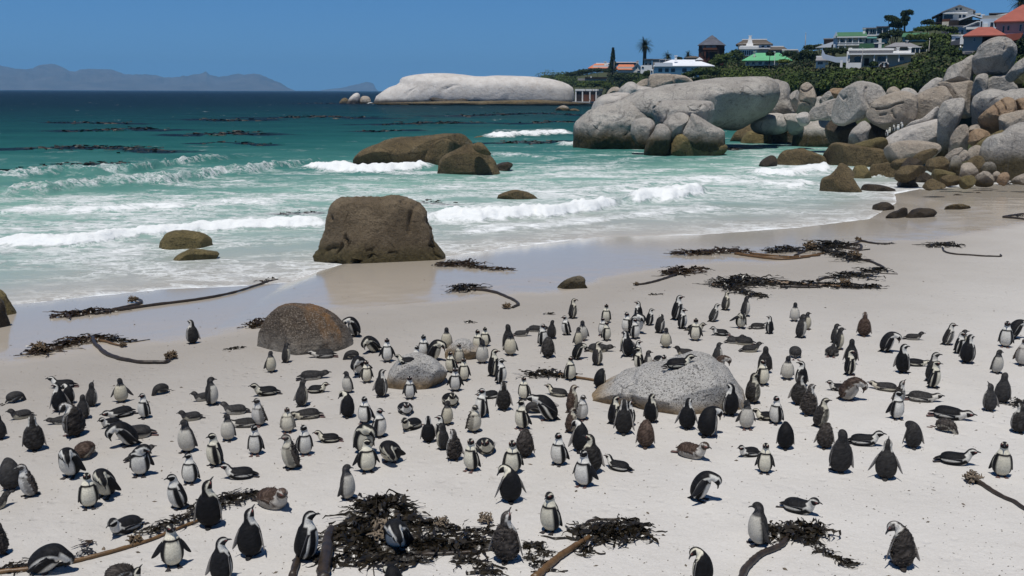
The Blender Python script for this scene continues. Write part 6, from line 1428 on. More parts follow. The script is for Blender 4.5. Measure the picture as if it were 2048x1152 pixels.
for i in range(2300):
    px = rs.uniform(1070, 2120); top = np.interp(px, veg[:, 0], veg[:, 1]); py = rs.uniform(top, np.interp(px, [1090, 1250, 1450, 1700, 1900, 2100], [200, 192, 182, 190, 185, 190]))
    P = hit_hill(px, py); d = math.hypot(P[0], P[1])
    z = float(hill_z(P[0], P[1])); r = rs.uniform(.7, 1.5) * (1 + d / 260)
    if d > 330: r *= 1.15
    gcol = GREENS[int(np.clip(rs.integers(0, 5) if rs.random() < .4 else (perlin(np.array([[px * .012, py * .03, 3.1]]))[0] * 4 + 2), 0, 4))]
    big = rs.random() < .16; r = r * (1.6 if big else 1.0); c = (P[0], P[1], z + r * .25); rr = (r * rs.uniform(1, 1.4), r * rs.uniform(1, 1.4), r * rs.uniform(.6, 1.0))
    skip = False
    for shrink in (1.0, .55):
        rr = tuple(q * shrink for q in rr); hw_, tp_ = max(rr[0], rr[1]) * FP / d * .8, project(np.array([[c[0], c[1], c[2] + rr[2] * 1.1]]))[0, 1]
        skip = any(px + hw_ > b0 and px - hw_ < b1 and tp_ < b3 - 1 and py > b2 - 3 for b0, b1, b2, b3 in CLEAR)
        if not skip: break
    if skip: continue
    V, F, Cc = leaf_cloud(rs, c, rr, 210 if big else 125, .14 * (1 + d / 330), gcol); Lv.add(V, F, Cc); Lv.core(c, rr, np.array(gcol[0]) * .9)
tag(Lv.build("hillside_scrub"), kind='stuff')
def at_px(px, py, d=None):
    return hit_hill(px, py) if d is None else at_dist(px, py, d)
def tree(name, label, cat, px, py_base, py_top, wpx, d, clumps, gi, group=None, leaf=.22, stem_w=.16, n=480):
    """trunk, limbs and a crown of leaf clumps; clumps: (dx px, dy px above the base, rx px, ry px)"""
    B0 = at_dist(px, py_base, d); u = d / FP; base = B0.copy(); base[2] = min(float(hill_z(B0[0], B0[1])), B0[2]) - .3
    rs = np.random.default_rng(int(px * 3 + py_base)); root = empty(name, base); tag(root, label, cat, group)
    az = math.atan2(B0[0], B0[1]); rt = np.array([math.cos(az), -math.sin(az), 0]); bk = np.array([math.sin(az), math.cos(az), 0])
    Lc = Leaves(); tv, tq, tt, nv = [], [], [], 0
    for dx, dy, rx, ry in clumps:
        c = B0 + rt * dx * u + np.array([0, 0, dy * u]) + bk * rs.uniform(-.5, .5) * rx * u
        V, F, Cc = leaf_cloud(rs, c, (rx * u, rx * u, ry * u), n, leaf * .7 * (1 + d / 400), GREENS[gi], .6); Lc.add(V, F, Cc)
        Lc.core(c, (rx * u * .8, rx * u * .8, ry * u * .8), np.array(GREENS[gi][0]) * .9)
        pth = np.array([base, base * .55 + c * .45 + rs.normal(size=3) * .25 * np.array([1, 1, 0]), c]); V, F = sweep(catmull(pth, 5), np.linspace(stem_w, stem_w * .35, 11) * max(1, ry * u * .25), 6)
        tv.append(V - base); tq.append(F[0] + nv); tt.append(F[1] + nv); nv += len(V)
    link("trunk", mesh_of("trunk", np.concatenate(tv), [np.concatenate(tq), np.concatenate(tt)], M_bark), root)
    Lc.build("crown", root, base)
T = tree
T("windswept_tree", "dark wind bent tree on the skyline, left of two", "tree", 1788, 62, 33, 40, 250, [(-6, 20, 12, 8), (4, 14, 10, 9), (-12, 24, 8, 4), (8, 8, 8, 8), (-2, 9, 9, 6)], 2, "wind bent skyline trees", .18)
T("windswept_tree", "wedge shaped wind bent tree on the skyline, right of two", "tree", 1808, 62, 24, 26, 252, [(1, 20, 9, 9), (6, 31, 9, 7), (-3, 29, 6, 7), (0, 12, 6, 7)], 2, "wind bent skyline trees", .18)
for px, pb, d, cl, gi, lb in [
    (1790, 78, 235, [(0, 8, 18, 10), (-18, 4, 12, 8), (18, 5, 16, 8)], 2, "wide dark tree mass under the two wind bent skyline trees"),
    (1870, 62, 232, [(0, 5, 26, 7), (-22, 3, 16, 6), (22, 2, 18, 6)], 1, "bright green rounded bush below the gabled top house"),
    (1855, 52, 262, [(0, 5, 12, 7)], 2, "dark round bush on the skyline before the gabled top house"),
    (1880, 96, 190, [(0, 6, 22, 11), (-16, 2, 16, 8), (14, 0, 18, 10)], 1, "light green domed bush below the clipped hedge"),
    (1900, 118, 165, [(0, 8, 26, 16), (24, 4, 20, 13), (-22, 2, 22, 13)], 0, "large dark tree left of the grey red roofed wing"),
    (1815, 160, 140, [(0, 5, 18, 13), (16, 2, 14, 11)], 2, "dark rounded bush above the small round boulder"),
    (1440, 130, 255, [(0, 8, 16, 12), (14, 14, 14, 10), (-12, 2, 12, 9)], 1, "light green tree below the brick round house"),
    (1478, 122, 262, [(0, 6, 12, 12), (-8, 14, 10, 8)], 0, "dark tree left of the bay windowed thatched house"),
    (1400, 152, 215, [(0, 6, 22, 11), (-20, 1, 16, 8), (22, 6, 20, 12)], 0, "dark domed bushes in front of the white roofed house"),
    (1608, 118, 225, [(0, 8, 12, 10), (14, 4, 13, 11), (-12, 2, 12, 9)], 2, "greyish dark tree between the bright green roof and the small white cottage"),
    (1638, 98, 280, [(0, 3, 13, 6), (-16, 2, 14, 6)], 2, "dark bushes on the skyline beside the mast"),
    (1195, 146, 430, [(0, 4, 20, 6), (-22, 2, 18, 6), (22, 3, 16, 5)], 2, "dark round topped scrub under the orange roofs"),
    (1160, 152, 470, [(0, 5, 16, 8), (-16, 2, 14, 6)], 2, "dark domed tree at the seaward end of the hill"),
    (1190, 172, 420, [(0, 4, 22, 9), (-22, 0, 18, 7), (20, 0, 18, 7)], 1, "pale green scrub mound above the bathing hut"),
    (1235, 160, 380, [(0, 4, 18, 9), (18, 2, 14, 7)], 2, "grey dark scrub mound left of the white roofed house"),
    (1296, 152, 262, [(0, 3, 10, 8)], 0, "small dark tree at the left wall of the white roofed house"),
    (1540, 112, 232, [(0, 3, 8, 6), (34, 2, 16, 8)], 2, "dark tree covering the right end of the bright green roof"),
    (1566, 128, 225, [(0, 4, 14, 5)], 4, "yellow green bush below the bright green roof"),
    (1660, 118, 205, [(0, 4, 10, 8)], 3, "reddish bush right of the small white cottage"),
    (1746, 134, 178, [(0, 4, 8, 6)], 0, "dark bush before the veranda house's door"),
    (1358, 120, 300, [(0, 2, 7, 4)], 2, "flat topped dark tree behind the solar panels"),
    (2048, 112, 120, [(0, 8, 20, 24), (14, -10, 18, 22)], 2, "dark tree at the right edge behind the balanced boulder"),
    (2040, 168, 110, [(0, 2, 18, 9)], 4, "bright green bush at the right edge under the smooth slab")]:
    T("bush" if cl[0][3] < 11 else "tree", lb, "bush" if cl[0][3] < 11 else "tree", px, pb, 0, 0, d, cl, gi, None, .2)
def hedge(label, x0, x1, yb, yt, d, gi):
    B0 = at_dist((x0 + x1) / 2, yb, d); u = d / FP; az = math.atan2(B0[0], B0[1]); rs = np.random.default_rng(int(x0)); rt = np.array([math.cos(az), -math.sin(az), 0]); Lc = Leaves()
    n = max(3, int((x1 - x0) / (yb - yt) * 1.3))
    for i in range(n):
        c = B0 + rt * (-(x1 - x0) / 2 + (x1 - x0) * (i + .5) / n) * u + np.array([0, 0, (yb - yt) * .5 * u]); r = (yb - yt) * .62 * u
        V, F, Cc = leaf_cloud(rs, c, (r, r, r * .85), 150, .2, GREENS[gi], .8); Lc.add(V, F, Cc); Lc.core(c, (r, r, r * .85), np.array(GREENS[gi][0]))
    tag(Lc.build("hedge", None, B0), label, "hedge")
hedge("long clipped hedge below the small dark green roof", 1822, 1912, 84, 69, 205, 1)
hedge("dark clipped hedge in front of the green roofed veranda house", 1648, 1700, 112, 97, 205, 2)
# palms and the column pine
def palm(label, px, py_base, py_crown, rpx, d, trunk_r, nf=46, droop=1.0):
    B0 = at_dist(px, py_base, d); u = d / FP; base = B0.copy(); Ctop = B0 + np.array([0, 0, (py_base - py_crown) * u]); rs = np.random.default_rng(int(px))
    root = empty("palm_tree", base); tag(root, label, "palm tree")
    V, F = sweep(np.array([base - [0, 0, 1.5], (base + Ctop) / 2, Ctop]), np.array([trunk_r * 1.15, trunk_r, trunk_r * 1.35]), 8); link("trunk", mesh_of("trunk", V - base, F, M_bark), root)
    Vs, Fs, Cs, nv = [], [], [], 0
    for i in range(nf):
        az = rs.uniform(0, 2 * math.pi); el = math.radians(rs.uniform(-35, 80)); L = rpx * u * rs.uniform(.85, 1.12); dirv = np.array([math.cos(az) * math.cos(el), math.sin(az) * math.cos(el), math.sin(el)])
        side = np.array([-math.sin(az), math.cos(az), 0]); pts = []; p = Ctop.copy(); dv = dirv.copy()
        for k in range(9):
            pts.append(p.copy()); p = p + dv * L / 8; dv = dv + np.array([0, 0, -.13 * droop]); dv /= np.linalg.norm(dv)
        for k in range(1, 9):
            for sgn in (1, -1):
                tip = pts[k] + side * sgn * L * .24 * (1.2 - k / 9) + (pts[k] - pts[k - 1]) * .9 + np.array([0, 0, -.04 * L])
                m0 = pts[k] - (pts[k] - pts[k - 1]) * .42
                Vs.append(np.array([m0, pts[k], tip])); Fs.append([nv, nv + 1, nv + 2]); nv += 3
                Cs.append(np.tile(np.array([.022, .032, .012]) * rs.uniform(.6, 1.7), (3, 1)))
        W = L * .022
        for k in range(8):
            Vs.append(np.array([pts[k] - side * W, pts[k] + side * W, pts[k + 1]])); Fs.append([nv, nv + 1, nv + 2]); nv += 3; Cs.append(np.tile(np.array([.05, .05, .02]), (3, 1)))
    me = mesh_of("crown", np.concatenate(Vs) - base, np.array(Fs), M_leaf, False); Cc = np.concatenate(Cs); attr(me, "tint", np.concatenate([Cc, np.ones((len(Cc), 1))], 1), 'FLOAT_COLOR'); link("crown", me, root)
palm("tall palm standing against the sky", 1289, 124, 94, 17, 300, .5, 130)
palm("low palm behind the solar panels, left of the pair", 1335, 124, 113, 12, 290, .3, 70)
palm("low palm behind the white roofed house, right of the pair", 1376, 122, 111, 10, 295, .3, 70)
palm("palm cut by the top right corner", 2040, 26, 8, 20, 210, .4, 90)
B0 = at_dist(1225, 146, 400); u = 400 / FP; root = empty("column_pine", B0); tag(root, "narrow dark column pine between the orange roofs", "pine tree"); rs = np.random.default_rng(3)
link("trunk", mesh_of("trunk", *sweep(np.array([[0, 0, -1.0], [0, 0, 24 * u], [0, 0, 49 * u]]), np.array([.35, .22, .05]), 7), M_bark), root)
Lc = Leaves()
for k in range(26):
    h = 4 + k * 1.72; r = (10.5 if h < 20 else 8.0) * (1 - h / 52) ** .75 + .6
    for a in rs.uniform(0, 2 * math.pi, 6):
        V, F, Cc = leaf_cloud(rs, np.array([math.cos(a) * r * .55 * u, math.sin(a) * r * .55 * u, h * u]), (r * .48 * u, r * .48 * u, .9 * u), 26, .26, GREENS[2], .4); Lc.add(V, F, Cc)
Lc.build("crown", root)

# houses: drawn in picture pixels about their own axis, then scaled to metres at their distance
M_w = plain("white_render", (.80, .79, .76), .8, .2, .05, .8, .1); M_cream = plain("cream_render", (.64, .61, .54), .85, .2, .06, .8, .1); M_gw = plain("grey_render", (.33, .31, .285), .85, .2, .06, .8, .1)
M_bl = plain("pale_blue_boards", (.50, .57, .66), .7, .2, .06, .8, .1); M_bl2 = plain("teal_boards", (.20, .34, .38), .7, .2, .08, .8, .1); M_brick = plain("red_brown_brick", (.10, .042, .030), .9, .15, .3, 1.5, .3)
M_dkw = plain("dark_timber", (.035, .025, .020), .8, .2, .3, 1, .1); M_glass = plain("window_glass", (.012, .016, .022), .12, .5, .2, .5, 0); M_thatch = plain("grey_thatch", (.105, .088, .072), .95, .1, .22, 1.2, .4)
M_slate = plain("grey_shingles", (.10, .105, .125), .85, .2, .25, 1.2, .3); M_greyroof = plain("grey_tin", (.24, .235, .24), .6, .3, .1, .8, .1); M_whiteroof = plain("white_tin", (.74, .76, .80), .45, .4, .04, .6, .1)
M_green = plain("dark_green_tin", (.065, .16, .075), .5, .4, .12, .6, .1); M_green2 = plain("bright_green_tin", (.13, .40, .20), .5, .4, .08, .6, .1); M_red = plain("red_tiles", (.30, .095, .07), .8, .2, .12, 1.0, .3); M_or = plain("orange_tiles", (.50, .17, .085), .8, .2, .12, 1.0, .3)
M_tealroof = plain("teal_tin", (.09, .23, .20), .5, .4, .1, .6, .1); M_bdoor = plain("rust_brown_door", (.13, .055, .03), .7, .2, .2, 1.2, .1); M_solar = plain("solar_panel", (.015, .018, .035), .2, .5, .2, .5, 0); M_conc = plain("pale_concrete", (.40, .39, .37), .9, .2, .1, .6, .2)
class House:
    def __init__(s, name, label, cat, px, py, d, yaw=0.0):
        s.d = d; s.u = d / FP; s.px = px; s.py = py; P = at_dist(px, py, d); s.root = empty(name, P, -math.atan2(P[0], P[1]) + math.radians(yaw)); tag(s.root, label, cat); s.made = {}
    def X(s, x): return (x - s.px) * s.u
    def Z(s, y): return (s.py - y) * s.u
    def add(s, part, mb, mat, parent=None, label=None):
        o = mb.build(part, mat, parent or s.root)
        if label: o['label'] = label
        return o
    def box(s, part, x0, x1, yt, yb, mat, y0=0.0, dep=6.0, parent=None):
        """pixels across and down; y0, dep in metres away from the viewer"""
        return s.add(part, MB().box(s.X(x0), s.X(x1), y0, y0 + dep, s.Z(yb), s.Z(yt)), mat, parent)
    def win(s, x0, x1, yt, yb, y0=0.0, frame=M_w, mat=M_glass, part='window'):
        f = .35 * s.u; w = s.add(part, MB().box(s.X(x0) - f, s.X(x1) + f, y0 - .07, y0 + .02, s.Z(yb) - f, s.Z(yt) + f), frame)
        s.add('pane' if part == 'window' else 'leaf', MB().box(s.X(x0), s.X(x1), y0 - .10, y0 - .068, s.Z(yb), s.Z(yt)), mat, w); return w
    def hip(s, x0, x1, yr, ye, mat, y0=-.6, dep=7.2, ridge=.3, along='x', part='roof'):
        return s.add(part, MB().hip(s.X(x0), s.X(x1), y0, y0 + dep, s.Z(ye), s.Z(yr), ridge, .14, along), mat)
    def gable(s, part, pts, mat, y0, dep): return s.add(part, MB().prism([(s.X(x), s.Z(y)) for x, y in pts], y0, y0 + dep), mat)
    def chimney(s, x0, x1, yt, yb, mat=M_w, y0=1.5):
        c = s.box('chimney', x0, x1, yt + 1, yb, mat, y0, max(.5, (x1 - x0) * s.u)); s.add('cap', MB().box(s.X(x0) - .12, s.X(x1) + .12, y0 - .12, y0 + max(.5, (x1 - x0) * s.u) + .12, s.Z(yt + 1), s.Z(yt)), mat, c)
H = House("bathing_hut", "white flat roofed bathing hut with three brown doors by the shore", "hut", 1174, 204, 455, -14)
H.box('wall', 1151, 1196, 182.5, 203, M_conc, 0.4, 7); H.box('roof', 1150, 1197, 179, 182.6, M_w, -.2, 8); H.box('base', 1146, 1206, 203, 208, M_conc, -2, 11)
for x in (1150, 1163.5, 1178.5, 1191): H.box('pier', x, x + 2.2, 182.5, 203, M_w, -.1, .6)
for k, (x0, x1) in enumerate([(1153, 1163), (1166.5, 1178), (1181.5, 1190.5)]): H.win(x0, x1, 184.5, 202.5, .4, M_dkw, M_dkw if k == 0 else M_bdoor, 'door')
H = House("house", "low house with orange tiled roof at the seaward end, pine on its right", "house", 1196, 140, 440)
H.box('wall', 1186, 1218, 131, 142, M_w, 0, 8); H.hip(1176, 1222, 127.5, 137, M_or, -.8, 10, .3); H.box('roof_ridge', 1192, 1219, 126, 129.5, M_w, 4, 1.2); H.chimney(1208, 1212, 123.5, 133, M_cream)
H = House("house", "house with orange tiled roof and dark solar strip, pine on its left", "house", 1254, 142, 420)
H.box('wall', 1236, 1268, 134, 145, M_cream, 0, 8); H.hip(1230, 1274, 129, 140, M_or, -.8, 9, .18); H.box('upper_wall', 1228, 1274, 125.5, 131, M_slate, 5, 3); H.box('parapet', 1228, 1275, 124, 125.6, M_w, 4.8, 3.4); H.chimney(1272, 1276, 122, 130, M_cream, 3)
for x in range(1232, 1270, 9): H.box('solar_panel', x, x + 7.5, 126.2, 130.4, M_solar, 4.9, .12)
H = House("house", "small white house with a steep grey gable beside the orange roofs", "house", 1274, 145, 350)
H.gable('wall', [(1266, 145), (1266, 137), (1274.5, 128), (1282, 138), (1282, 145)], M_cream, 0, 7); H.gable('roof', [(1264, 137.6), (1274.5, 126.6), (1284, 138.6), (1284, 140), (1274.5, 128.2), (1264, 139.2)], M_greyroof, -.4, 7.8); H.win(1274.5, 1280, 141.5, 144); H.win(1271, 1274, 134, 137)
H = House("house", "grey and white modern box house with two windows under the tall palm", "house", 1302, 146, 280)
H.box('wall', 1282, 1304, 131.5, 147, M_w, 0, 7); H.box('upper_wall', 1288, 1303, 121, 131.5, M_gw, .3, 6); H.box('roof', 1287, 1304.5, 119.2, 121, M_slate, -.2, 7); H.box('side_wing', 1304, 1322, 120, 138, M_gw, 1.4, 6); H.box('side_roof', 1303.6, 1330, 119, 120.2, M_greyroof, 1.2, 7)
for x0, x1 in ((1290, 1294), (1298, 1302)): H.win(x0, x1, 126.5, 131, .3)
H.win(1284, 1288, 134, 137, 0)
H = House("house", "long house with white tin roof and pale blue walls, four shuttered windows", "house", 1360, 152, 235)
H.box('wall', 1310, 1396, 134, 154, M_bl, 0, 9); H.box('lower_wall', 1309, 1386, 141, 155, M_w, -.12, .3); H.hip(1308, 1425, 120, 134, M_whiteroof, -.8, 11, .30); H.box('front_roof', 1311, 1345, 127, 134.2, M_whiteroof, -.9, 4); H.gable('dormer', [(1388, 121), (1396, 115.5), (1404, 121)], M_w, 3, 3)
for x0, x1 in ((1318.5, 1325.5), (1331, 1338), (1342.5, 1350), (1364, 1372)): H.win(x0, x1, 137.5, 144.5, -.12, M_bl, M_slate)
H.box('porch', 1303, 1309, 139, 154, M_w, .5, 4); H.win(1304, 1307, 141.5, 145.5, .5); H.chimney(1348.5, 1353, 113, 122)
H = House("solar_array", "four dark solar panels on a white frame behind the white roofed house", "solar panels", 1331, 128, 262)
H.box('frame', 1319.5, 1342.5, 119.4, 126.6, M_w, .25, .3)
for x0 in (1320, 1331.5):
    for y0 in (120, 123.6): H.box('solar_panel', x0, x0 + 10.6, y0, y0 + 2.7, M_solar, 0, .2)
H = House("house", "house with a brown pyramid tiled roof behind the white roofed one", "house", 1386, 124, 290)
H.box('wall', 1372, 1400, 116, 124, M_gw, 0, 7); H.hip(1368, 1404, 112, 117, M_thatch, -.6, 8, .4)
H = House("round_house", "round brick house with a faceted conical slate roof and a balcony", "house", 1422, 128, 285)
def poly_ring(n, r, rot=.26): return [(r * math.cos(2 * math.pi * i / n + rot), r * math.sin(2 * math.pi * i / n + rot)) for i in range(n)]
def drum(H, part, r0, r1, y0, y1, mat, n=10):
    a = poly_ring(n, r0 * H.u); b_ = poly_ring(n, r1 * H.u); cy = 24 * H.u
    return H.add(part, MB().add([(x, y + cy, H.Z(y0)) for x, y in a] + [(x, y + cy, H.Z(y1)) for x, y in b_], [tuple(range(n - 1, -1, -1)), tuple(range(n, 2 * n))] + [(i, (i + 1) % n, n + (i + 1) % n, n + i) for i in range(n)]), mat)
drum(H, 'wall', 25, 25.5, 130, 92.5, M_brick); drum(H, 'roof', 28.5, 9, 92.4, 79, M_slate); drum(H, 'roof_cap', 10, .4, 79.1, 73, M_slate); drum(H, 'band', 26.4, 26.4, 101.5, 100, M_dkw)
H.box('balcony', 1406, 1432, 98.5, 102, M_bdoor, -2.2, 1.2)
for x0, x1 in ((1404, 1408), (1411, 1420), (1422, 1430)): H.win(x0, x1, 93.5, 99, -.6, M_dkw)
for x0, x1, yt, yb in ((1403, 1408, 106, 114), (1412, 1416, 105, 116), (1419, 1436, 104, 120)): H.win(x0, x1, yt, yb, -.6, M_dkw, M_dkw)
H.box('terrace_wall', 1398, 1410, 114, 124, M_brick, -1.5, 3)
H = House("house", "white gabled chimney house with grey thatched roof and glazed bay", "house", 1508, 113, 275)
H.box('wall', 1477, 1540, 88, 113, M_cream, 1.5, 9); H.hip(1473, 1542, 80, 91, M_thatch, .6, 11, .2); H.box('roof_ridge', 1484, 1531, 78.8, 80.8, M_w, 5.2, 1.6); H.box('bay', 1481, 1513, 96, 112.5, M_w, -1.5, 3.2); H.box('bay_roof', 1479.5, 1516, 95, 100, M_w, -2, 4); H.box('balcony', 1482, 1516, 93.5, 95.2, M_w, -1.8, 3)
for x in range(1482, 1510, 4): H.win(x + .6, x + 3.2, 102.5, 110.5, -1.5)
H.gable('gable', [(1492, 97), (1493, 89), (1495, 87), (1495.8, 83), (1497, 80), (1497.4, 75.5), (1501, 75.5), (1501.6, 80), (1503, 83), (1503.6, 87), (1505, 89), (1506, 97)], M_w, .2, .8); H.chimney(1496.6, 1501.8, 74.2, 80, M_w, .3)
for x0, x1 in ((1487, 1492), (1505, 1510)): H.win(x0, x1, 88.5, 93.5, 1.5)
H.box('wing_wall', 1516, 1540, 91, 99, M_bl, 1.0, 6); H.box('wing_band', 1515, 1540.4, 97, 99, M_w, .8, 6); H.box('under_wing', 1516, 1539, 99, 108, M_brick, 1.6, 5); H.win(1521, 1526, 92.5, 96, 1.0); H.win(1531, 1536, 92.5, 96, 1.0)
H = House("cottage", "low thatched wing with white ridge right of the gabled chimney house", "house", 1558, 108, 272)
H.box('wall', 1541, 1570, 98, 108, M_gw, .8, 6); H.hip(1538, 1574, 93, 101, M_thatch, 0, 8, .22); H.box('roof_ridge', 1542, 1566, 92.2, 94, M_w, 3.2, 1.4)
for x0 in (1544, 1551, 1559): H.win(x0, x0 + 4, 101.5, 106, .8)
H = House("house", "cottage with a bright green hipped tin roof among trees", "house", 1534, 130, 235)
H.box('wall', 1494, 1572, 121, 131, M_cream, .8, 8); H.hip(1487, 1580, 106, 122.5, M_green2, -.4, 11, .26); H.chimney(1508, 1511.5, 104.5, 115, M_cream, 1.8); H.chimney(1561.5, 1564.5, 103, 113, M_cream, 2.6); H.chimney(1546, 1548, 104, 108, M_w, 4.5)
for x0, x1 in ((1496, 1500), (1506, 1511), (1518, 1524), (1530, 1540)): H.win(x0, x1, 123.5, 129, .8)
H.box('post', 1525.6, 1527.2, 122, 130, M_w, -.1, .25); H.box('post', 1547, 1548, 107, 130, M_w, -.5, .2)
H = House("house", "flat white roofed house lying low below the mast", "house", 1580, 106, 265)
H.box('wall', 1570, 1596, 101, 106, M_gw, .4, 6); H.box('roof', 1565, 1594, 99, 101, M_w, 0, 7)
H = House("house", "low white flat roofed houses on the skyline right of the mast", "house", 1630, 97, 290)
H.box('wall', 1613, 1640, 92, 98, M_w, 0, 6); H.add('roof', MB().prism([(H.X(1611), H.Z(92.4)), (H.X(1644), H.Z(88.4)), (H.X(1644), H.Z(90)), (H.X(1611), H.Z(94))], -.5, 7), M_whiteroof)
H = House("house", "house with a white veranda roof and red gable left of the green roofed house", "house", 1652, 102, 262)
H.box('wall', 1646, 1672, 92, 102, M_dkw, 1.2, 6); H.gable('gable', [(1650, 93), (1667, 85.5), (1667, 93)], M_bdoor, .8, 3); H.gable('roof', [(1632, 96), (1642, 92.5), (1668, 84), (1668, 85.6), (1661, 92), (1661, 95.6)], M_whiteroof, -.6, 6); H.box('upper_wall', 1647, 1671, 79, 87, M_dkw, 4, 4); H.box('upper_roof', 1646, 1672, 77.6, 79.2, M_greyroof, 3.6, 5)
for x in (1634, 1640, 1648): H.box('post', x, x + 1, 95.6, 101, M_w, -.3, .2)
H = House("house", "two storey house with dark green roof and white balcony veranda", "house", 1698, 104, 235)
H.box('wall', 1672, 1726, 77, 102, M_cream, 2, 7); H.box('end_wall', 1669, 1676.5, 74, 98, M_bl, 1.4, 7); H.gable('end_gable', [(1668, 78), (1673, 66), (1678, 78)], M_bl, 1.0, .5); H.hip(1673, 1728, 66, 76.5, M_green, .2, 9.5, .03); H.box('fascia', 1675, 1728, 76, 78, M_w, .1, .3); H.box('balcony_floor', 1676, 1724, 90.6, 92, M_w, .2, 2); 
for x in (1679.5, 1690.5, 1702, 1713): H.box('column', x, x + 1.3, 78, 91, M_w, .3, .25)
for x in np.arange(1678, 1722, 1.9): H.box('baluster', x, x + .55, 87.6, 90.6, M_w, .25, .08)
H.box('balcony_rail', 1677, 1723, 87, 87.8, M_w, .22, .12)
for x0, x1 in ((1682, 1688), (1696, 1702), (1713, 1719), (1681, 1685), (1687, 1690)): H.win(x0, x1, *((80, 86) if x0 != 1681 and x0 != 1687 else (94, 100)), 2.0)
for x in (1678, 1689): H.box('pillar', x, x + 1.8, 92, 101, M_w, .3, .4)
H.chimney(1720, 1724.5, 61, 73, M_w, 3)
H = House("house", "pale blue wooden house with open balconies right of the green roofed veranda house", "house", 1752, 86, 255)
H.box('wall', 1730, 1772, 59, 86, M_bl2, 1.2, 7); H.box('roof', 1727, 1752, 58.6, 60.2, M_greyroof, -.6, 9); H.box('roof', 1750.5, 1774, 56.6, 58.6, M_slate, -.6, 9); H.box('balcony', 1729, 1752, 71, 73.4, M_w, -.4, 1.6); H.box('balcony', 1752, 1773, 70, 73, M_bl, -.6, 1.8); H.win(1741, 1744, 62, 68); H.win(1745, 1748, 62, 68); H.win(1732, 1738, 62, 70.5, 1.2); H.win(1754, 1768, 61, 68, 1.2, M_bl2)
for x in (1728.6, 1738, 1751, 1761, 1771.5): H.box('post', x, x + 1, 59.4, 72, M_w, -.4, .16)
H.win(1771, 1774, 77, 82, 1.2)
H = House("annexe", "white annexe with teal roof and two dark windows below the pale blue house", "house", 1744, 88, 240)
H.box('wall', 1725, 1760, 78, 87, M_w, 0, 5); H.hip(1724, 1752, 74, 78.6, M_tealroof, -.4, 6, .05)
for x0, x1 in ((1731, 1735.5), (1741.5, 1746)): H.win(x0, x1, 79, 86)
H.win(1752, 1755, 80, 82.5)
H = House("shed", "green tin roofed shed with a white door below the annexe", "shed", 1742, 98, 222)
H.box('wall', 1721, 1764, 88, 98, M_green, 0, 5); H.box('parapet', 1746, 1764.4, 87, 88.6, M_w, -.1, 5.2); H.win(1748, 1754, 89.5, 96, 0, M_dkw); H.win(1754.5, 1759.5, 90, 97.5, 0, M_w, M_w, 'door')
H = House("house", "house with grey hipped roof and veranda above the white veranda house", "house", 1812, 106, 200)
H.box('wall', 1786, 1846, 95, 106, M_gw, 1.6, 7); H.hip(1775, 1833, 85, 95.6, M_greyroof, .2, 10, .28); H.box('veranda_roof', 1814, 1848, 95, 96.6, M_w, -.5, 3)
for x in (1815, 1827, 1834, 1846): H.box('post', x, x + 1, 96.6, 106, M_w, -.4, .2)
for x0, x1 in ((1817, 1824), (1829, 1833), (1837, 1843)): H.win(x0, x1, 98, 104, 1.6)
H.chimney(1811, 1814, 82, 87, M_cream, 4); H.chimney(1839, 1842, 92.5, 96, M_w, 3)
H = House("house", "white single storey house with a long columned veranda above the rocks", "house", 1758, 138, 178)
H.box('wall', 1703, 1812, 112, 134, M_cream, 1.8, 7); H.box('roof', 1702, 1817, 109.6, 112.4, M_w, -.5, 9.5); H.box('parapet', 1703.5, 1780, 103.5, 109.8, M_greyroof, .4, 8); H.box('parapet_top', 1702, 1781, 101, 104.2, M_w, .2, 8); H.box('parapet', 1780, 1811, 105.5, 109.8, M_w, .3, 8); H.hip(1722, 1792, 96.5, 102.4, M_greyroof, 4, 9, .3)
for x in (1703.5, 1786, 1807): H.chimney(x, x + 4, 99.5, 106, M_w, .6)
for x in (1704, 1726, 1747.5, 1769, 1790): H.box('column', x, x + 1.8, 112, 125, M_w, -.3, .35)
H.box('veranda_wall', 1703, 1728, 126.5, 138, M_w, -.4, .4); H.box('end_wall', 1700, 1703.6, 106, 137, M_w, -.2, 8); H.box('gate_pier', 1689.5, 1694, 122, 135, M_w, -.6, .5)
for x0, x1, yt, yb in ((1714, 1725, 115, 126), (1754.5, 1768, 115, 124), (1791, 1800, 116, 122)): H.win(x0, x1, yt, yb, 1.8)
H.win(1731.5, 1739, 118.5, 131, 1.8, M_dkw, M_dkw, 'door')
H = House("car", "white parked car nose out beside the veranda house", "car", 1768, 133, 170)
H.add('body', MB().prism([(H.X(1759), H.Z(134)), (H.X(1759), H.Z(129.5)), (H.X(1761), H.Z(128)), (H.X(1764), H.Z(125)), (H.X(1773), H.Z(124.6)), (H.X(1776), H.Z(127.6)), (H.X(1776.5), H.Z(133)), (H.X(1775), H.Z(134))], 0, 1.7), M_w)
H.win(1763.5, 1767, 126, 128.4, 0, M_dkw); H.win(1768.5, 1773, 126, 128.4, 0, M_dkw)
for x in (1762, 1772.5): H.add('wheel', MB().add([(H.X(x + 1) + .3 * math.cos(a), yy, H.Z(134) + .18 + .3 * math.sin(a)) for yy in (-.05, .15) for a in np.linspace(0, 2 * math.pi, 10, endpoint=False)], [tuple(range(10)), tuple(range(19, 9, -1))] + [(i, 10 + i, 10 + (i + 1) % 10, (i + 1) % 10) for i in range(10)]), M_dkw)
H = House("cottage", "small white cottage with pale roof half hidden in scrub", "house", 1648, 138, 200)
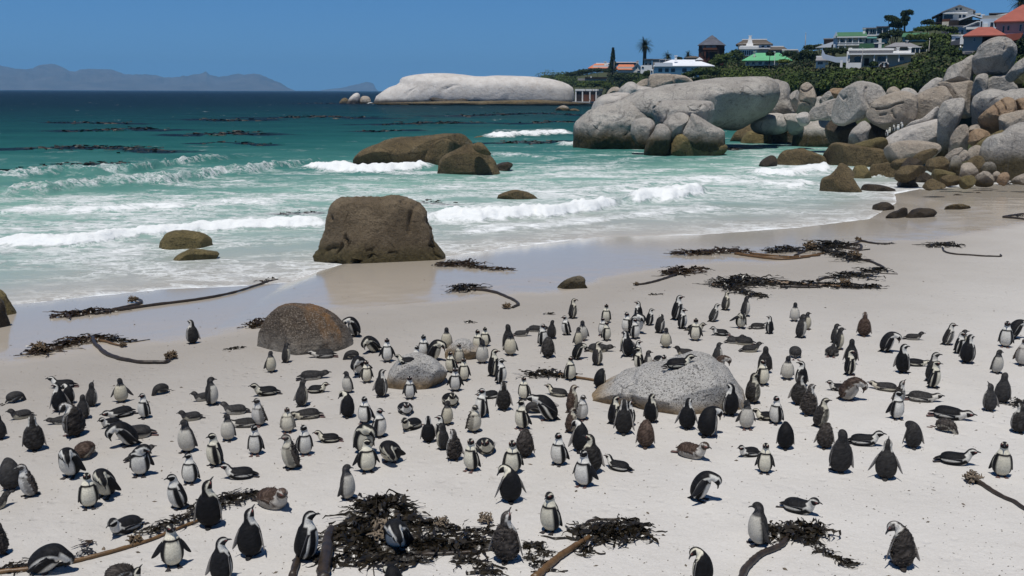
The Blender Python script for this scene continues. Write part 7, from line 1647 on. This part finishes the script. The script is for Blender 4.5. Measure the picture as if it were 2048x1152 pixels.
H.box('wall', 1633, 1650, 124, 138, M_w, 0, 5); H.hip(1632, 1659, 114, 123.5, M_greyroof, -.5, 6, .05); H.box('parapet', 1632.5, 1651, 113.4, 115.6, M_w, 2, .6); H.win(1636, 1645, 125, 129.5); H.box('end_wall', 1646, 1655, 120, 130, M_w, .6, 4)
H = House("garden_wall", "white sloping garden wall below the dark clipped hedge", "wall", 1670, 124, 196)
H.gable('wall', [(1645, 112), (1646, 100), (1652, 110), (1672, 115), (1698, 114), (1698, 125), (1672, 125), (1648, 118)], M_bl, 0, .5)
H = House("house", "small house with a dark green tin roof behind the clipped hedge", "house", 1830, 80, 225)
H.box('wall', 1809, 1850, 74, 82, M_bl2, .6, 6); H.hip(1807, 1854, 65.6, 75, M_green, -.2, 8, .04); H.chimney(1838, 1840, 64.4, 68, M_gw, 3)
H = House("house", "top white house with a broad gable and two round windows", "house", 1914, 55, 275)
H.gable('wall', [(1889, 55), (1889, 27), (1915, 17), (1938, 26), (1938, 55)], M_cream, 0, 9); H.gable('roof', [(1886, 27.6), (1915, 16), (1942, 26.6), (1942, 28.4), (1915, 18), (1886, 29.6)], M_greyroof, -.6, 10); H.box('upper_band', 1889, 1929, 28.8, 31, M_w, -.5, .6)
for x in (1911, 1917.6):
    n = 14; w = H.add('window', MB().add([(H.X(x) + 2.0 * H.u * math.cos(a), yy, H.Z(23.6) + 2.0 * H.u * math.sin(a)) for yy in (-.08, .02) for a in np.linspace(0, 2 * math.pi, n, endpoint=False)], [tuple(range(n)), tuple(range(2 * n - 1, n - 1, -1))] + [(i, n + i, n + (i + 1) % n, (i + 1) % n) for i in range(n)]), M_glass)
H.win(1891, 1906, 32.5, 40); H.win(1915.5, 1919.5, 33.5, 39); H.win(1921.5, 1926.5, 33.5, 39); H.box('side_deck', 1871, 1889, 45, 47, M_dkw, -.2, 7); H.gable('deck_roof', [(1871, 36), (1889, 27), (1889, 28.6), (1871, 37.6)], M_dkw, -.2, 7)
for x in (1871.5, 1877, 1883): H.box('post', x, x + .9, 35, 50, M_dkw, -.1, .2)
H.box('side_wall', 1878, 1889, 32, 52, M_dkw, 3, 4); H.box('balcony', 1889, 1902, 40.5, 45, M_bdoor, -1.4, .2); H.gable('lower_roof', [(1916, 43), (1938, 34.5), (1955, 40.5), (1955, 42.4), (1938, 37), (1916, 44.6)], M_whiteroof, -3, 4); H.box('lower_wall', 1900, 1950, 43, 54, M_dkw, -1.5, 3); H.box('side_roof', 1938, 1951, 30, 33, M_cream, 2, 6); H.chimney(1952, 1956, 34.5, 42, M_w, -2)
H = House("house", "low blue white house with wide dark windows below the gabled top house", "house", 1915, 70, 238)
H.box('wall', 1899, 1929, 55, 70, M_bl, 0, 7); H.box('roof', 1898, 1930, 54, 55.4, M_greyroof, -.4, 8); H.box('side_wall', 1888, 1899, 58.5, 69, M_slate, .8, 5); H.win(1900, 1917, 61.5, 67.5); H.win(1920, 1928, 61.5, 67.5)
H = House("house", "blue house with a white edged low gable beside the wide windowed one", "house", 1946, 68, 236)
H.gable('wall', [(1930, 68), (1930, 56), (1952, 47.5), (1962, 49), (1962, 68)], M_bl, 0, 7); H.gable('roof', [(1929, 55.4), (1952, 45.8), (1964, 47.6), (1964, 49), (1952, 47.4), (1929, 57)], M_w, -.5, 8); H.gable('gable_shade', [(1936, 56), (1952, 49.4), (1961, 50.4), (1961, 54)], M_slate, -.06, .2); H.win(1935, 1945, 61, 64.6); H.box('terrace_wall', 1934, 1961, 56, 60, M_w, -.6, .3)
H = House("house", "grey and white modern house with big glass front left of the red roofs", "house", 1985, 70, 215)
H.box('wall', 1963, 1990, 42, 72, M_bl, .4, 7); H.box('upper_wall', 1966, 2006, 36, 44, M_gw, .8, 7); H.box('tower', 2005, 2013, 35.6, 43, M_w, .2, 4); H.box('glass_front', 1989, 2008, 43, 58, M_w, -.4, 4); H.win(1991.5, 2004, 47.5, 55, -.4); H.box('white_pier', 1969, 1976, 50, 60, M_w, 0, .6); H.win(1980, 1985, 48, 56, .4); H.win(1964.5, 1967, 46, 60, .4); H.box('terrace', 1988, 2010, 58, 64, M_w, -.8, 3)
H = House("house", "dark flat roofed house at the very top right below the corner palm", "house", 2010, 34, 245)
H.box('wall', 1985, 2034, 28, 37, M_dkw, .8, 7); H.box('roof', 1984, 2026, 26.4, 28, M_slate, 0, 8); H.gable('roof', [(1994, 31), (2030, 25), (2032, 26.6), (1994, 32.6)], M_w, -.4, .8); H.box('side_wall', 1998, 2030, 28.5, 33.5, M_slate, .2, 1); H.gable('upper_roof', [(2030, 23), (2062, 10), (2062, 24), (2030, 24.6)], M_slate, 1, 5)
H = House("house", "big red tiled house with pale walls at the right edge", "house", 2040, 82, 165)
H.box('wall', 2000, 2085, 48, 84, M_gw, 0, 10); H.hip(1996, 2096, 16, 50, M_red, -.7, 12, .42); H.box('band', 1999, 2086, 69, 71, M_w, -.15, .4); H.gable('skirt_roof', [(1968, 85), (1999, 72.4), (2044, 69.4), (2040, 80), (2020, 84)], M_red, -2.0, 2.2)
for x0, x1, yt, yb in ((2010.5, 2014, 56, 68), (2018, 2021.5, 56, 64), (2037, 2040.5, 54, 66)): H.win(x0, x1, yt, yb, 0)
H = House("house", "grey walled wing with a red hipped roof left of the big red tiled house", "house", 1962, 106, 158)
H.box('wall', 1932, 1962, 77, 107, M_gw, 0, 6); H.hip(1930, 2000, 59, 77.6, M_red, -.6, 8, .34); H.box('wall', 1962, 1994, 77, 100, M_dkw, 2.4, 4); H.win(1948, 1951, 80, 86, 0); H.box('parapet', 1936, 1948, 104.5, 112, M_slate, -1.5, 2)
H = House("cottage", "white garden cottage left of the red hipped wing", "house", 1918, 90, 185)
H.box('wall', 1905, 1934, 73, 90, M_w, .4, 4); H.box('wall', 1919, 1934, 79, 89, M_w, -.6, 1); H.gable('side_wall', [(1904, 90), (1904, 84), (1922, 79), (1922, 90)], M_slate, -.2, .5); H.box('roof', 1904, 1935, 72, 73.4, M_w, .2, 4.4); H.win(1911, 1919, 77.4, 81, .4, M_w)
H = House("gatehouse", "small white gatehouse with a ball finial below the garden cottage", "gatehouse", 1922, 108, 172)
H.box('wall', 1917.5, 1931, 96.5, 107.5, M_w, 0, 3); H.box('roof', 1917, 1931.5, 95.6, 97, M_w, -.15, 3.3); H.add('finial', MB().cyl(H.X(1920), .4, H.Z(95.6), H.Z(93.2), .18, .05), M_w); H.box('garden_wall', 1905, 1918, 103, 107, M_w, .3, .3)
H = House("house_ruin", "dark low roof with a grey wall in the scrub above the bathing hut", "house", 1185, 162, 405)
H.box('wall', 1156, 1212, 157, 161, M_gw, 1, 4); H.box('roof', 1170, 1214, 154.4, 157.2, M_dkw, 0, 5); H.box('white_post', 1181, 1183, 153, 156, M_w, -.2, .5)
def pole(name, label, cat, px, yb, yt, d, r=.07, arm=False):
    P = at_dist(px, yb, d); h = (yb - yt) * d / FP; root = empty(name, P); tag(root, label, cat)
    MB().cyl(0, 0, -1.5, h, r * 1.3, r * .6, 8).build('shaft', M_gw, root, True)
    MB().cyl(0, 0, h, h + .12, r * 1.4, r * .7, 8).build('cap', M_w, root, True)
pole("mast", "thin mast against the sky between the thatched house and the green roofed one", "mast", 1610, 97, 69, 290, .12)
pole("lamp_post", "pale post in the scrub right of the grey hipped roof", "post", 1857, 110, 82, 180, .08)
pole("flagpole", "thin dark pole before the veranda house's left end", "post", 1723.5, 126, 100, 174, .05)
pole("lamp_post", "grey post beside the column pine", "post", 1228, 140, 123, 396, .1)
# far birds on the slab in the rocks

rs = np.random.default_rng(8)
for k, (px, py) in enumerate([(1779, 262), (1787, 258), (1796, 256), (1803, 252), (1774, 268)]):
    P = at_dist(px, py + 4, 80); 
    for lb in ROCKS:
        if 'white sunlit slab' in lb or 'thin pale slab' in lb:
            o, Wv, F = ROCKS[lb]; bv = BVHTree.FromPolygons([tuple(p) for p in Wv], [tuple(f) for f in F]); h = bv.ray_cast(Vector(EYE), Vector(ray(px, py + 4)).normalized())
            if h[0] is not None: P = np.array(h[0])
    V, F, Cc, (Vb, Fb), _t = penguin_geo('A', 'S', 0, {}, 9000 + k); me = mesh_of("penguin", V, F, M_plum); attr(me, "tint", np.concatenate([Cc, np.ones((len(Cc), 1))], 1), 'FLOAT_COLOR')
    o = link("penguin", me, None, P - np.array([0, 0, .03])); o.rotation_euler = (0, 0, rs.uniform(3.6, 5.6)); tag(o, ["leftmost tiny penguin of five on the pale slab among the boulders", "second from the left of five tiny penguins on the pale slab", "middle one of five tiny penguins on the pale slab", "topmost tiny penguin of five on the pale slab", "lowest tiny penguin of five on the pale slab"][k], "penguin", "far penguins on the slab among the boulders"); link("beak", mesh_of("beak", Vb, Fb, M_bill), o)
